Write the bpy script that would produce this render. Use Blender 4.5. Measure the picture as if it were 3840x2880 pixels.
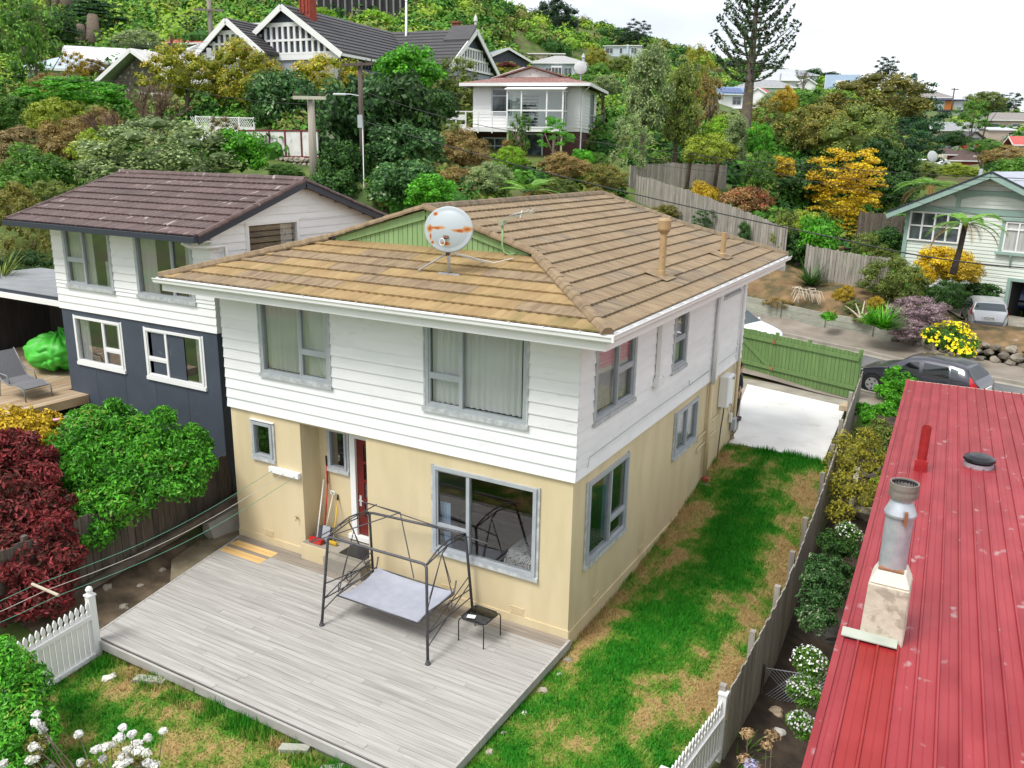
import bpy, bmesh, math, random
import numpy as np
from mathutils import Vector, Matrix, Euler
for o in list(bpy.data.objects): bpy.data.objects.remove(o)
SC = bpy.context.scene
C = SC.collection
PI = math.pi
random.seed(7)
# ------------------------------------------------------------------ camera
F_PX = 3141.76; PIT = 0.26971; ROL = 0.0179816; YAW = -0.51012
CAM = np.array([5.6033, -12.2425, 8.4821])
FW = np.array([math.sin(YAW)*math.cos(PIT), math.cos(YAW)*math.cos(PIT), -math.sin(PIT)])
RT0 = np.array([math.cos(YAW), -math.sin(YAW), 0.0]); UP0 = np.cross(RT0, FW)
RT = RT0*math.cos(ROL)+UP0*math.sin(ROL); UP = -RT0*math.sin(ROL)+UP0*math.cos(ROL)
cd = bpy.data.cameras.new('camera'); cam = bpy.data.objects.new('camera', cd); C.objects.link(cam)
cd.sensor_width = 36; cd.lens = F_PX/3840*36; cd.clip_start = .1; cd.clip_end = 3000
m = Matrix(((RT[0], UP[0], -FW[0], CAM[0]), (RT[1], UP[1], -FW[1], CAM[1]), (RT[2], UP[2], -FW[2], CAM[2]), (0, 0, 0, 1)))
cam.matrix_world = m
SC.camera = cam
# ------------------------------------------------------------------ sky, sun, exposure
W = bpy.data.worlds.new('World'); SC.world = W; W.use_nodes = True
nt = W.node_tree; N = nt.nodes; L = nt.links
bg = N['Background']; bg.inputs[1].default_value = .1
SUN_EL, SUN_AZ = math.radians(58), math.radians(205)      # azimuth from +Y clockwise: behind the camera, to its left
sk = N.new('ShaderNodeTexSky'); sk.sky_type = 'NISHITA'; sk.sun_disc = False
sk.sun_elevation = SUN_EL; sk.sun_rotation = SUN_AZ; sk.altitude = 50
tc = N.new('ShaderNodeTexCoord'); mp = N.new('ShaderNodeMapping'); mp.inputs['Scale'].default_value = (1.3, 1.3, 3.4)
mp.inputs['Location'].default_value = (.3, .8, .1)
no = N.new('ShaderNodeTexNoise'); no.inputs['Scale'].default_value = 1.5; no.inputs['Detail'].default_value = 5; no.inputs['Roughness'].default_value = .5
cr = N.new('ShaderNodeValToRGB'); cr.color_ramp.elements[0].position = .36; cr.color_ramp.elements[1].position = .6
cr.color_ramp.elements[0].color = (3.8, 4.0, 4.45, 1); cr.color_ramp.elements[1].color = (6.3, 6.4, 6.5, 1)
mx = N.new('ShaderNodeMix'); mx.data_type = 'RGBA'; mx.inputs[0].default_value = .93
L.new(tc.outputs['Generated'], mp.inputs[0]); L.new(mp.outputs[0], no.inputs[0]); L.new(no.outputs[0], cr.inputs[0])
L.new(sk.outputs[0], mx.inputs[6]); L.new(cr.outputs[0], mx.inputs[7]); L.new(mx.outputs[2], bg.inputs[0])
sd = bpy.data.lights.new('sun', 'SUN'); sun = bpy.data.objects.new('sun', sd); C.objects.link(sun)
sd.energy = 1.5; sd.angle = math.radians(22); sd.color = (1, .97, .92)
dv = Vector((math.sin(SUN_AZ)*math.cos(SUN_EL), math.cos(SUN_AZ)*math.cos(SUN_EL), math.sin(SUN_EL)))
sun.rotation_euler = dv.to_track_quat('Z', 'Y').to_euler(); sun.location = (0, 0, 60)
vs = SC.view_settings; vs.view_transform = 'Standard'; vs.look = 'None'; vs.exposure = 1.22; vs.gamma = 1; vs.use_curve_mapping = False
SC.cycles.max_bounces = 6; SC.cycles.diffuse_bounces = 3; SC.cycles.glossy_bounces = 3; SC.cycles.transmission_bounces = 4
SC.cycles.transparent_max_bounces = 10; SC.cycles.use_denoising = True; SC.cycles.caustics_reflective = False; SC.cycles.caustics_refractive = False

# ------------------------------------------------------------------ helpers
def Q(u, v, d):
 "point seen at photo pixel (u, v) of the 2212-wide view, d metres in front of the camera"
 return CAM + d*(FW+RT*(u*1.736-1920)/F_PX-UP*(v*1.736-1440)/F_PX)
def D(u, d):
 "the far hillside right of the villa lies deeper than the near one"
 s = min(1, max(0, (u-900)/300)); return d+s*s*(3-2*s)*max(0, d-66)*1.15
def px(n, d): return n*1.736*d/F_PX
_sm = {}
def tag(o, label=None, cat=None, group=None, kind=None):
 if label: o['label'] = label
 if cat: o['category'] = cat
 if group: o['group'] = group
 if kind: o['kind'] = kind
 return o
def thing(name, label, cat, loc=(0, 0, 0), rz=0.0, group=None):
 o = bpy.data.objects.new(name, None); C.objects.link(o); o.location = loc; o.rotation_euler = (0, 0, rz)
 o.empty_display_size = .1
 return tag(o, label, cat, group)
def woff(o):
 v = Vector((0, 0, 0))
 while o is not None: v += o.location; o = o.parent
 return v
class MB:
 def __init__(s): s.v = []; s.f = []
 def add(s, vs, fs):
  n = len(s.v); s.v += [tuple(float(c) for c in p) for p in vs]; s.f += [tuple(n+i for i in f) for f in fs]; return s
 def hexa(s, p): return s.add(p, [(0, 3, 2, 1), (4, 5, 6, 7), (0, 1, 5, 4), (1, 2, 6, 5), (2, 3, 7, 6), (3, 0, 4, 7)])
 def box(s, a, b):
  (x0, y0, z0), (x1, y1, z1) = a, b
  return s.hexa([(x0, y0, z0), (x1, y0, z0), (x1, y1, z0), (x0, y1, z0), (x0, y0, z1), (x1, y0, z1), (x1, y1, z1), (x0, y1, z1)])
 def obox(s, c, ax, ay, az):
  c, ax, ay, az = map(Vector, (c, ax, ay, az))
  return s.hexa([c-ax-ay-az, c+ax-ay-az, c+ax+ay-az, c-ax+ay-az, c-ax-ay+az, c+ax-ay+az, c+ax+ay+az, c-ax+ay+az])
 def beam(s, p, q, w, h, up=(0, 0, 1)):
  p, q, up = Vector(p), Vector(q), Vector(up); d = q-p; l = d.length; d.normalize()
  sd_ = d.cross(up)
  if sd_.length < 1e-4: sd_ = d.cross(Vector((1, 0, 0)))
  sd_.normalize(); u2 = sd_.cross(d)
  return s.obox((p+q)/2, d*l/2, sd_*w/2, u2*h/2)
 def tube(s, pts, r, n=8, cap=True):
  pts = [Vector(p) for p in pts]; rs = r if isinstance(r, (list, tuple)) else [r]*len(pts)
  n0 = len(s.v); prev = None
  for i, p in enumerate(pts):
   d = (pts[min(i+1, len(pts)-1)]-pts[max(i-1, 0)]).normalized()
   if prev is None:
    a = d.cross(Vector((0, 0, 1)))
    if a.length < .05: a = d.cross(Vector((1, 0, 0)))
   else: a = prev-d*prev.dot(d)
   a.normalize(); prev = a; b = d.cross(a)
   for k in range(n):
    t = 2*PI*k/n; s.v.append(tuple(p+(a*math.cos(t)+b*math.sin(t))*rs[i]))
  for i in range(len(pts)-1):
   for k in range(n):
    k2 = (k+1) % n
    s.f.append((n0+i*n+k, n0+i*n+k2, n0+(i+1)*n+k2, n0+(i+1)*n+k))
  if cap:
   s.f.append(tuple(n0+k for k in range(n))[::-1]); s.f.append(tuple(n0+(len(pts)-1)*n+k for k in range(n)))
  return s
 def lathe(s, prof, c=(0, 0, 0), n=16, axis='z', cap=True):
  n0 = len(s.v); c = Vector(c)
  for r, z in prof:
   for k in range(n):
    t = 2*PI*k/n; a, b = r*math.cos(t), r*math.sin(t)
    p = (a, b, z) if axis == 'z' else ((z, a, b) if axis == 'x' else (b, z, a))
    s.v.append(tuple(c+Vector(p)))
  for i in range(len(prof)-1):
   for k in range(n):
    k2 = (k+1) % n; s.f.append((n0+i*n+k, n0+i*n+k2, n0+(i+1)*n+k2, n0+(i+1)*n+k))
  if cap and prof[0][0] > 1e-4: s.f.append(tuple(n0+k for k in range(n))[::-1])
  if cap and prof[-1][0] > 1e-4: s.f.append(tuple(n0+(len(prof)-1)*n+k for k in range(n)))
  return s
 def poly(s, pts): return s.add(pts, [tuple(range(len(pts)))])
 def prism(s, pts, vec):
  n = len(pts); vec = Vector(vec); a = [Vector(p) for p in pts]; b = [p+vec for p in a]
  return s.add(a+b, [tuple(range(n))[::-1], tuple(range(n, 2*n))]+[(i, (i+1) % n, n+(i+1) % n, n+i) for i in range(n)])
 def grid(s, fn, nu, nv):
  n0 = len(s.v)
  for i in range(nu+1):
   for j in range(nv+1): s.v.append(tuple(fn(i/nu, j/nv)))
  for i in range(nu):
   for j in range(nv):
    a = n0+i*(nv+1)+j; s.f.append((a, a+nv+1, a+nv+2, a+1))
  return s
 def xf(s, mat, i0=0):
  for i in range(i0, len(s.v)): s.v[i] = tuple(mat @ Vector(s.v[i]))
  return s
 def build(s, name, mat, parent=None, local=False, smooth=False, kind=None, label=None, fix=True, bevel=0):
  o_ = Vector((0, 0, 0)) if (local or parent is None) else woff(parent)
  me = bpy.data.meshes.new(name)
  me.from_pydata([(a-o_.x, b-o_.y, c-o_.z) for a, b, c in s.v], [], s.f)
  if fix or bevel:
   bm = bmesh.new(); bm.from_mesh(me)
   if bevel:
    bmesh.ops.remove_doubles(bm, verts=bm.verts, dist=1e-5)
    bmesh.ops.bevel(bm, geom=bm.edges[:], offset=bevel, segments=1, affect='EDGES', clamp_overlap=True)
   bmesh.ops.recalc_face_normals(bm, faces=bm.faces); bm.to_mesh(me); bm.free()
  if smooth: me.polygons.foreach_set('use_smooth', [True]*len(me.polygons))
  if mat: me.materials.append(mat)
  o = bpy.data.objects.new(name, me); C.objects.link(o)
  if parent is not None: o.parent = parent
  if kind: o['kind'] = kind
  if label: o['label'] = label
  return o
def inst(o, name, parent=None, loc=None, rot=None, scale=None, mat=None, mw=None):
 c = o.copy(); C.objects.link(c); c.parent = parent
 if loc is not None: c.location = loc
 if rot is not None: c.rotation_euler = rot
 if scale is not None: c.scale = scale
 if mw is not None: c.matrix_local = mw
 if mat is not None: setmat(c, mat)
 return c
def setmat(o, mat):
 o.material_slots[0].link = 'OBJECT'; o.material_slots[0].material = mat
def copy_tree(o, parent=None):
 c = o.copy(); C.objects.link(c); c.parent = parent
 for ch in list(o.children): copy_tree(ch, c)
 return c

# ------------------------------------------------------------------ materials
MATS = {}
def M(name, c1, c2=None, scale=4.0, rough=.6, metal=0.0, bump=0.0, bscale=60.0, stretch=(1, 1, 1), rnd=0.0, detail=5.0,
      ramp=(.35, .65), spec=.4, c3=None, s3=1.0, r3=(.6, .7), coat=0.0, rndhue=None):
 if name in MATS: return MATS[name]
 m = bpy.data.materials.new(name); m.use_nodes = True; MATS[name] = m
 N = m.node_tree.nodes; L = m.node_tree.links; b = N['Principled BSDF']
 b.inputs['Roughness'].default_value = rough; b.inputs['Metallic'].default_value = metal
 b.inputs['Specular IOR Level'].default_value = spec; b.inputs['Coat Weight'].default_value = coat
 col = None
 tc = N.new('ShaderNodeTexCoord'); mp = N.new('ShaderNodeMapping'); mp.inputs['Scale'].default_value = stretch
 L.new(tc.outputs['Object'], mp.inputs[0]); vec = mp.outputs[0]
 if rnd or rndhue:
  oi = N.new('ShaderNodeObjectInfo')
  va = N.new('ShaderNodeVectorMath'); va.operation = 'ADD'
  sc_ = N.new('ShaderNodeMath'); sc_.operation = 'MULTIPLY'; sc_.inputs[1].default_value = 37.0
  L.new(oi.outputs['Random'], sc_.inputs[0]); L.new(vec, va.inputs[0]); L.new(sc_.outputs[0], va.inputs[1]); vec = va.outputs[0]
 def noise(s, lo, hi, ca, cb, d=detail):
  n = N.new('ShaderNodeTexNoise'); n.inputs['Scale'].default_value = s; n.inputs['Detail'].default_value = d
  r = N.new('ShaderNodeValToRGB'); r.color_ramp.elements[0].position = lo; r.color_ramp.elements[1].position = hi
  L.new(vec, n.inputs[0]); L.new(n.outputs[0], r.inputs[0])
  x = N.new('ShaderNodeMix'); x.data_type = 'RGBA'; L.new(r.outputs[0], x.inputs[0])
  for k, c in ((6, ca), (7, cb)):
   if isinstance(c, tuple): x.inputs[k].default_value = (*c, 1)
   else: L.new(c, x.inputs[k])
  return x.outputs[2]
 if c2 is None: col = None; b.inputs['Base Color'].default_value = (*c1, 1)
 else: col = noise(scale, ramp[0], ramp[1], c1, c2)
 if c3 is not None: col = noise(s3, r3[0], r3[1], col if col else c1, c3)
 if rnd:
  hs = N.new('ShaderNodeHueSaturation'); mr = N.new('ShaderNodeMapRange')
  mr.inputs[3].default_value = 1-rnd; mr.inputs[4].default_value = 1+rnd
  L.new(oi.outputs['Random'], mr.inputs[0]); L.new(mr.outputs[0], hs.inputs['Value'])
  if col: L.new(col, hs.inputs['Color'])
  else: hs.inputs['Color'].default_value = (*c1, 1)
  col = hs.outputs[0]
 if col: L.new(col, b.inputs['Base Color'])
 if bump:
  n = N.new('ShaderNodeTexNoise'); n.inputs['Scale'].default_value = bscale; n.inputs['Detail'].default_value = 4
  L.new(vec, n.inputs[0]); bp = N.new('ShaderNodeBump'); bp.inputs['Strength'].default_value = bump; bp.inputs['Distance'].default_value = .02
  L.new(n.outputs[0], bp.inputs['Height']); L.new(bp.outputs[0], b.inputs['Normal'])
 return m
def foliage(name, dark, light, trans=.25, rough=.55, accent=None, ap=.93):
 "leaf colour: each leaf and each bush takes its own tone between dark and light"
 if name in MATS: return MATS[name]
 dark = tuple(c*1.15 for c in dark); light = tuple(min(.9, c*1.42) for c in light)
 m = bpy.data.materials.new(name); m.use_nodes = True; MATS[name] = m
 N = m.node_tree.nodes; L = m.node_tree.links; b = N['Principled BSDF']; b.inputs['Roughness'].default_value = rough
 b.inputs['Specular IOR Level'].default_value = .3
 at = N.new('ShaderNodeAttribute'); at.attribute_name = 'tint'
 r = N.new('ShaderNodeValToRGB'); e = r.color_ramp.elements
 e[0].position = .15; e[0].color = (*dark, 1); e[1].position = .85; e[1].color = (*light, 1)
 if accent:
  x = e.new(ap); x.color = (*light, 1); y = e.new(min(ap+.02, 1)); y.color = (*accent, 1)
  e[1].position = .8
 L.new(at.outputs['Fac'], r.inputs[0])
 oi = N.new('ShaderNodeObjectInfo'); mr = N.new('ShaderNodeMapRange'); mr.inputs[3].default_value = .8; mr.inputs[4].default_value = 1.22
 L.new(oi.outputs['Random'], mr.inputs[0]); hs = N.new('ShaderNodeHueSaturation'); L.new(mr.outputs[0], hs.inputs['Value'])
 L.new(r.outputs[0], hs.inputs['Color']); L.new(hs.outputs[0], b.inputs['Base Color'])
 if trans:
  t = N.new('ShaderNodeBsdfTranslucent'); L.new(hs.outputs[0], t.inputs[0]); x = N.new('ShaderNodeMixShader'); x.inputs[0].default_value = trans
  L.new(b.outputs[0], x.inputs[1]); L.new(t.outputs[0], x.inputs[2]); L.new(x.outputs[0], N['Material Output'].inputs[0])
 return m
def glass(name, tint=(.9, .95, .95), refl=.09):
 if name in MATS: return MATS[name]
 m = bpy.data.materials.new(name); m.use_nodes = True; MATS[name] = m
 N = m.node_tree.nodes; L = m.node_tree.links; N.remove(N['Principled BSDF'])
 t = N.new('ShaderNodeBsdfTransparent'); t.inputs[0].default_value = (*tint, 1)
 g = N.new('ShaderNodeBsdfGlossy'); g.inputs['Roughness'].default_value = .02
 lw = N.new('ShaderNodeLayerWeight'); lw.inputs[0].default_value = .3
 ma = N.new('ShaderNodeMath'); ma.operation = 'MULTIPLY_ADD'; ma.inputs[1].default_value = .5; ma.inputs[2].default_value = refl
 L.new(lw.outputs['Fresnel'], ma.inputs[0])
 x = N.new('ShaderNodeMixShader'); L.new(ma.outputs[0], x.inputs[0]); L.new(t.outputs[0], x.inputs[1]); L.new(g.outputs[0], x.inputs[2])
 L.new(x.outputs[0], N['Material Output'].inputs[0])
 return m
def sheer(name, col=(.8, .8, .78), alpha=.75):
 if name in MATS: return MATS[name]
 m = bpy.data.materials.new(name); m.use_nodes = True; MATS[name] = m
 N = m.node_tree.nodes; L = m.node_tree.links; b = N['Principled BSDF']; b.inputs['Base Color'].default_value = (*col, 1)
 b.inputs['Roughness'].default_value = .9
 t = N.new('ShaderNodeBsdfTranslucent'); t.inputs[0].default_value = (*col, 1); tr = N.new('ShaderNodeBsdfTransparent')
 x = N.new('ShaderNodeMixShader'); x.inputs[0].default_value = .12; L.new(b.outputs[0], x.inputs[1]); L.new(t.outputs[0], x.inputs[2])
 y = N.new('ShaderNodeMixShader'); y.inputs[0].default_value = alpha; L.new(tr.outputs[0], y.inputs[1]); L.new(x.outputs[0], y.inputs[2])
 L.new(y.outputs[0], N['Material Output'].inputs[0])
 return m
WHITE = M('white_paint', (.78, .78, .77), (.82, .82, .81), 1.5, .55, bump=.03, bscale=20)
BOARD = M('white_weatherboard', (.78, .785, .785), (.84, .84, .835), 1.2, .5, rnd=.04, bump=.06, bscale=30, stretch=(1, 1, 3), c3=(.66, .66, .65), s3=2.5, r3=(.6, .8))
CREAM = M('cream_render', (.6, .495, .3), (.66, .55, .35), 1.1, .8, bump=.15, bscale=70, c3=(.54, .44, .265), s3=1.6, r3=(.52, .85), stretch=(1.3, 1.3, .35))
ALU = M('grey_aluminium', (.42, .45, .48), (.47, .5, .53), 6, .45, metal=.25)
SILLM = M('weathered_sill', (.36, .38, .39), (.55, .57, .57), 8, .6)
TILE = M('brown_roof_tile', (.205, .145, .085), (.285, .21, .128), 2.6, .85, rnd=.05, bump=.25, bscale=55, stretch=(3.2, .8, 1), c3=(.17, .12, .075), s3=1.7, r3=(.53, .74))
TILEE = M('weathered_roof_tile', (.19, .14, .09), (.27, .205, .13), 2.6, .85, rnd=.05, bump=.25, bscale=55, stretch=(3.2, .8, 1), c3=(.13, .105, .08), s3=1.5, r3=(.47, .7))
DTILE = M('dark_brown_tile', (.075, .045, .042), (.12, .078, .07), 2.2, .6, rnd=.14, bump=.2, bscale=50, stretch=(3, .8, 1), c3=(.36, .31, .3), s3=2.5, r3=(.63, .72))
DECKM = M('weathered_deck', (.315, .3, .28), (.42, .405, .385), 3, .75, rnd=.07, bump=.12, bscale=40, stretch=(.35, 7, 1), c3=(.22, .205, .185), s3=1.1, r3=(.58, .8))
DECKB = M('brown_deck_boards', (.22, .185, .15), (.3, .26, .22), 3, .75, rnd=.12, bump=.12, bscale=40, stretch=(.35, 7, 1))
PINE = M('new_pine', (.62, .4, .16), (.68, .46, .2), 3, .7, rnd=.06, stretch=(.4, 6, 1), bump=.05)
PALE = M('grey_paling', (.25, .225, .19), (.36, .33, .29), 4, .85, rnd=.2, bump=.2, bscale=30, stretch=(5, 5, .5), c3=(.17, .15, .13), s3=2.0, r3=(.55, .75))
DPALE = M('dark_paling', (.075, .06, .048), (.13, .105, .085), 4, .85, rnd=.25, bump=.2, bscale=30, stretch=(5, 5, .5))
GREENW = M('green_painted_wood', (.115, .2, .065), (.145, .24, .085), 3, .6, rnd=.05, bump=.08, bscale=30, stretch=(4, 4, .6))
GREENG = M('pale_green_boards', (.23, .36, .15), (.27, .41, .18), 3, .65, rnd=.04, stretch=(4, 4, .6))
STEEL = M('dark_steel', (.075, .075, .085), (.105, .1, .11), 15, .5, metal=.4)
BLACK = M('black_plastic', (.015, .015, .016), None, rough=.4)
GLASS = glass('window_glass', (.97, .98, .98), .045)
DGLASS = glass('dark_car_glass', (.25, .33, .33), .12)
SHEER = sheer('sheer_curtain', (.95, .95, .94), .95)
DRAPE = sheer('heavy_curtain', (.93, .92, .89), .98)
BLUED = sheer('blue_curtain', (.35, .5, .68), .97)
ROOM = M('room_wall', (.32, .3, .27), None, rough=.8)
CARPET = M('carpet', (.2, .18, .16), (.24, .215, .19), 20, .95)
CONC = M('pale_concrete', (.66, .65, .62), (.74, .73, .7), 1.2, .85, bump=.08, bscale=40, c3=(.5, .48, .44), s3=1.1, r3=(.56, .8))
OLDC = M('old_concrete', (.25, .23, .19), (.34, .31, .26), 2, .9, bump=.15, bscale=50)
ASPH = M('asphalt', (.1, .1, .105), (.135, .135, .135), 3, .9, bump=.1, bscale=90, c3=(.17, .165, .16), s3=.5, r3=(.5, .7))
PATHM = M('footpath', (.2, .17, .135), (.27, .235, .195), 1.2, .9, bump=.1, bscale=60, c3=(.14, .12, .1), s3=.6, r3=(.55, .75))
GRAV = M('gravel_drive', (.25, .22, .17), (.33, .3, .25), 1.6, .95, bump=.3, bscale=40, c3=(.4, .42, .36), s3=2.4, r3=(.55, .65))
DIRT = M('garden_soil', (.07, .05, .033), (.15, .11, .07), 3, .95, bump=.35, bscale=15, c3=(.045, .06, .02), s3=1.2, r3=(.55, .7))
STONE = M('garden_stone', (.24, .21, .165), (.38, .34, .28), 4, .9, rnd=.25, bump=.3, bscale=20)
BRICKM = M('dark_brick', (.075, .035, .03), (.11, .05, .042), 9, .85, bump=.2, bscale=40)
TIMB = M('treated_timber', (.3, .31, .25), (.4, .4, .33), 3, .8, rnd=.12, bump=.1, bscale=30, stretch=(.5, 5, 5))
POLEM = M('pole_wood', (.17, .15, .125), (.27, .245, .21), 3, .9, stretch=(4, 4, .3), bump=.2, bscale=20)
DPOLE = M('dark_pole_wood', (.07, .055, .045), (.13, .1, .085), 3, .9, stretch=(4, 4, .3), bump=.2, bscale=20)
BARK = M('bark', (.1, .075, .055), (.17, .135, .1), 4, .95, stretch=(3, 3, .5), bump=.4, bscale=12)
TWIG = M('bare_twig', (.15, .105, .085), (.23, .17, .14), 4, .95)
GALV = M('galvanised_steel', (.42, .45, .5), (.52, .55, .59), 8, .45, metal=.45)
# ------------------------------------------------------------------ terrain (one sheet through surveyed points)
def lawn_z(y): return -.24+.0088*min(max(y, 0), 10.3)**2
ctrl = []
for y in (-14, -9, -5, -2, 0, 2.5, 5, 7.5, 10):
 z = lawn_z(y) if y > -6 else -.3
 for x in (-9, -6, -3, 0, 2.7): ctrl.append((x, y, z-(0.1 if y < 10 and x < -.5 and y > 0 else 0)))
 ctrl.append((3.7, y, z-.55)); ctrl.append((6, y, z-.5)); ctrl.append((11, y, -.5+.03*y))
 ctrl.append((-10.2, y, .5+.06*y if y > -3 else .1)); ctrl.append((-13, y, 1.3 if y > -2 else .7)); ctrl.append((-20, y, 1.5+.04*y)); ctrl.append((-30, y, 2+.05*y))
for x in (-6, -2, 1, 2.4): ctrl += [(x, 11.2, .5), (x, 13, .5), (x, 15, .5), (x, 16.3, .52)]
ctrl += [(4, 13.5, .35), (8, 14, .3)]
def street(t, w): return (2.4+.955*t-.29*(16.7-16.7)+.29*(w-16.7), 16.75-.29*t+.955*(w-16.7))
def st_z(t): return .62+(.035*-t if t < 0 else -.012*t)          # climbs gently to the left
for t in (-15, -12, -9, -6, -3, 0, 3, 6, 9, 13, 18, 26):
 for w in (17, 19, 21.5, 24, 26.2): ctrl.append((*street(t, w), st_z(t)))
 if t < 8: ctrl.append((*street(t, 27.3), st_z(t)+(1.05 if t < -1 else .6)))
for (u, v, d) in [(2090, 722, 35.4), (2175, 714, 35.8), (2190, 690, 38.8), (2190, 672, 42), (2030, 690, 38.5),
 (1910, 640, 40), (1750, 607, 41.8), (1640, 552, 43.8),
 (50, 560, 36), (50, 450, 47), (50, 330, 62), (50, 230, 78), (50, 140, 98), (50, 40, 125), (50, -60, 155),
 (260, 500, 40), (260, 380, 48), (300, 300, 58), (330, 215, 70), (330, 150, 86), (330, 90, 105), (330, 20, 130), (330, -60, 160),
 (480, 330, 50), (480, 260, 58), (520, 200, 70), (520, 150, 84), (520, 80, 105), (520, 20, 130), (520, -60, 165),
 (670, 395, 42), (650, 350, 46), (620, 285, 50), (650, 240, 60), (700, 180, 74), (760, 110, 100), (760, 60, 122), (760, 42, 138), (760, 36, 160), (660, 36, 160), (870, 36, 160), (760, -20, 175),
 (930, 440, 40), (930, 360, 48), (930, 280, 58), (930, 200, 74), (930, 120, 100), (930, 70, 125), (960, 15, 160), (980, -8, 190),
 (1150, 425, 44), (1150, 375, 51), (1180, 340, 58), (1330, 350, 57), (1020, 345, 57), (1150, 250, 72), (1150, 185, 95), (1150, 150, 115), (1150, 100, 145), (1130, 45, 180),
 (1400, 425, 50.5), (1400, 360, 58), (1420, 270, 72), (1420, 210, 95), (1420, 160, 125), (1420, 118, 160),
 (1570, 523, 45), (1480, 487, 47.5), (1600, 420, 52), (1600, 330, 64), (1600, 275, 98), (1600, 243, 124), (1660, 220, 133), (1680, 196, 148), (1600, 176, 185),
 (1800, 550, 46), (1800, 460, 55), (1800, 350, 66), (1800, 300, 88), (1800, 255, 118), (1800, 215, 140), (1800, 188, 165),
 (1950, 545, 48), (1990, 440, 62), (2000, 395, 85), (1900, 425, 60), (1900, 375, 76), (1900, 335, 95), (2080, 440, 70), (2080, 408, 88), (2150, 425, 76), (2150, 385, 95), (1970, 405, 75), (2000, 378, 108), (1950, 350, 105), (1980, 340, 120), (2060, 378, 103), (2080, 336, 118), (2060, 293, 127), (2050, 256, 152), (2060, 228, 190),
 (2210, 640, 48), (2210, 460, 64), (2190, 400, 85), (2190, 352, 100), (2190, 312, 114), (2190, 272, 136), (2190, 250, 200)]:
 ctrl.append(tuple(Q(u, v, D(u, d))))
for (u, d, z) in [(-150, 60, 13), (-150, 110, 30), (-150, 160, 45), (0, 215, 52), (350, 220, 52), (760, 225, 46), (1000, 240, 38), (1150, 235, 24), (1420, 220, 16), (1600, 240, 9), (1800, 230, 6), (2060, 240, 1),
 (2300, 60, -2), (2350, 100, -1), (2350, 160, 4), (2300, 260, -4), (0, 330, 30), (600, 330, 26), (1100, 330, 12), (1700, 330, -4), (2300, 340, -12)]:
 p = Q(u, 300, D(u, d)); ctrl.append((p[0], p[1], z))
ctrl = np.array(ctrl, float)
_c = ctrl[:, :2]/50
def _tps(r2): return np.where(r2 > 1e-12, .5*r2*np.log(np.maximum(r2, 1e-12)), 0)
_n = len(_c); _A = np.zeros((_n+3, _n+3)); _d2 = ((_c[:, None]-_c[None])**2).sum(-1)
_A[:_n, :_n] = _tps(_d2)+np.eye(_n)*2e-4; _A[:_n, _n] = 1; _A[:_n, _n+1:] = _c; _A[_n:, :_n] = _A[:_n, _n:].T
_wt = np.linalg.solve(_A, np.concatenate([ctrl[:, 2], np.zeros(3)]))
def H(x, y):
 p = np.stack([np.ravel(x), np.ravel(y)], -1).astype(float)/50
 out = np.zeros(len(p))
 for i in range(0, len(p), 4000):
  q = p[i:i+4000]; r2 = ((q[:, None]-_c[None])**2).sum(-1)
  out[i:i+4000] = _tps(r2)@_wt[:_n]+_wt[_n]+q@_wt[_n+1:]
 return out.reshape(np.shape(x))
def Hs(x, y): return float(H(np.array([x]), np.array([y]))[0])
def npmesh(name, V, Fq, mat=None, parent=None, smooth=False, tint=None, kind=None):
 "fast mesh from arrays: V (n,3), Fq (m,3|4)"
 me = bpy.data.meshes.new(name); k = Fq.shape[1]
 me.vertices.add(len(V)); me.vertices.foreach_set('co', V.astype('f4').ravel())
 me.loops.add(Fq.size); me.loops.foreach_set('vertex_index', Fq.astype('i4').ravel())
 me.polygons.add(len(Fq)); me.polygons.foreach_set('loop_start', np.arange(0, Fq.size, k, dtype='i4'))
 me.polygons.foreach_set('use_smooth', np.full(len(Fq), smooth))
 if tint is not None:
  a = me.attributes.new('tint', 'FLOAT', 'FACE'); a.data.foreach_set('value', tint.astype('f4'))
 me.update(calc_edges=True)
 if mat: me.materials.append(mat)
 if name is None: return me
 o = bpy.data.objects.new(name, me); C.objects.link(o)
 if parent is not None: o.parent = parent
 if kind: o['kind'] = kind
 return o
xs = np.unique(np.concatenate([np.arange(-330, -40, 6.), np.arange(-40, -16, 1.5), np.arange(-16, 14, .5), np.arange(14, 40, 1.5), np.arange(40, 330, 6.)]))
ys = np.unique(np.concatenate([np.arange(-40, -16, 4.), np.arange(-16, 36, .5), np.arange(36, 80, 1.5), np.arange(80, 480, 5.)]))
X, Y = np.meshgrid(xs, ys, indexing='ij'); Z = H(X, Y)
V = np.stack([X, Y, Z], -1).reshape(-1, 3); nx, ny = len(xs), len(ys)
i, j = np.meshgrid(np.arange(nx-1), np.arange(ny-1), indexing='ij'); a = (i*ny+j).ravel()
GROUNDM = M('hill_ground', (.05, .085, .018), (.11, .16, .03), .6, .95, c3=(.11, .09, .045), s3=.35, r3=(.5, .65), bump=.3, bscale=3)
ground = npmesh('ground', V, np.stack([a, a+ny, a+ny+1, a+1], -1), GROUNDM, smooth=True, kind='structure')
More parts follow.
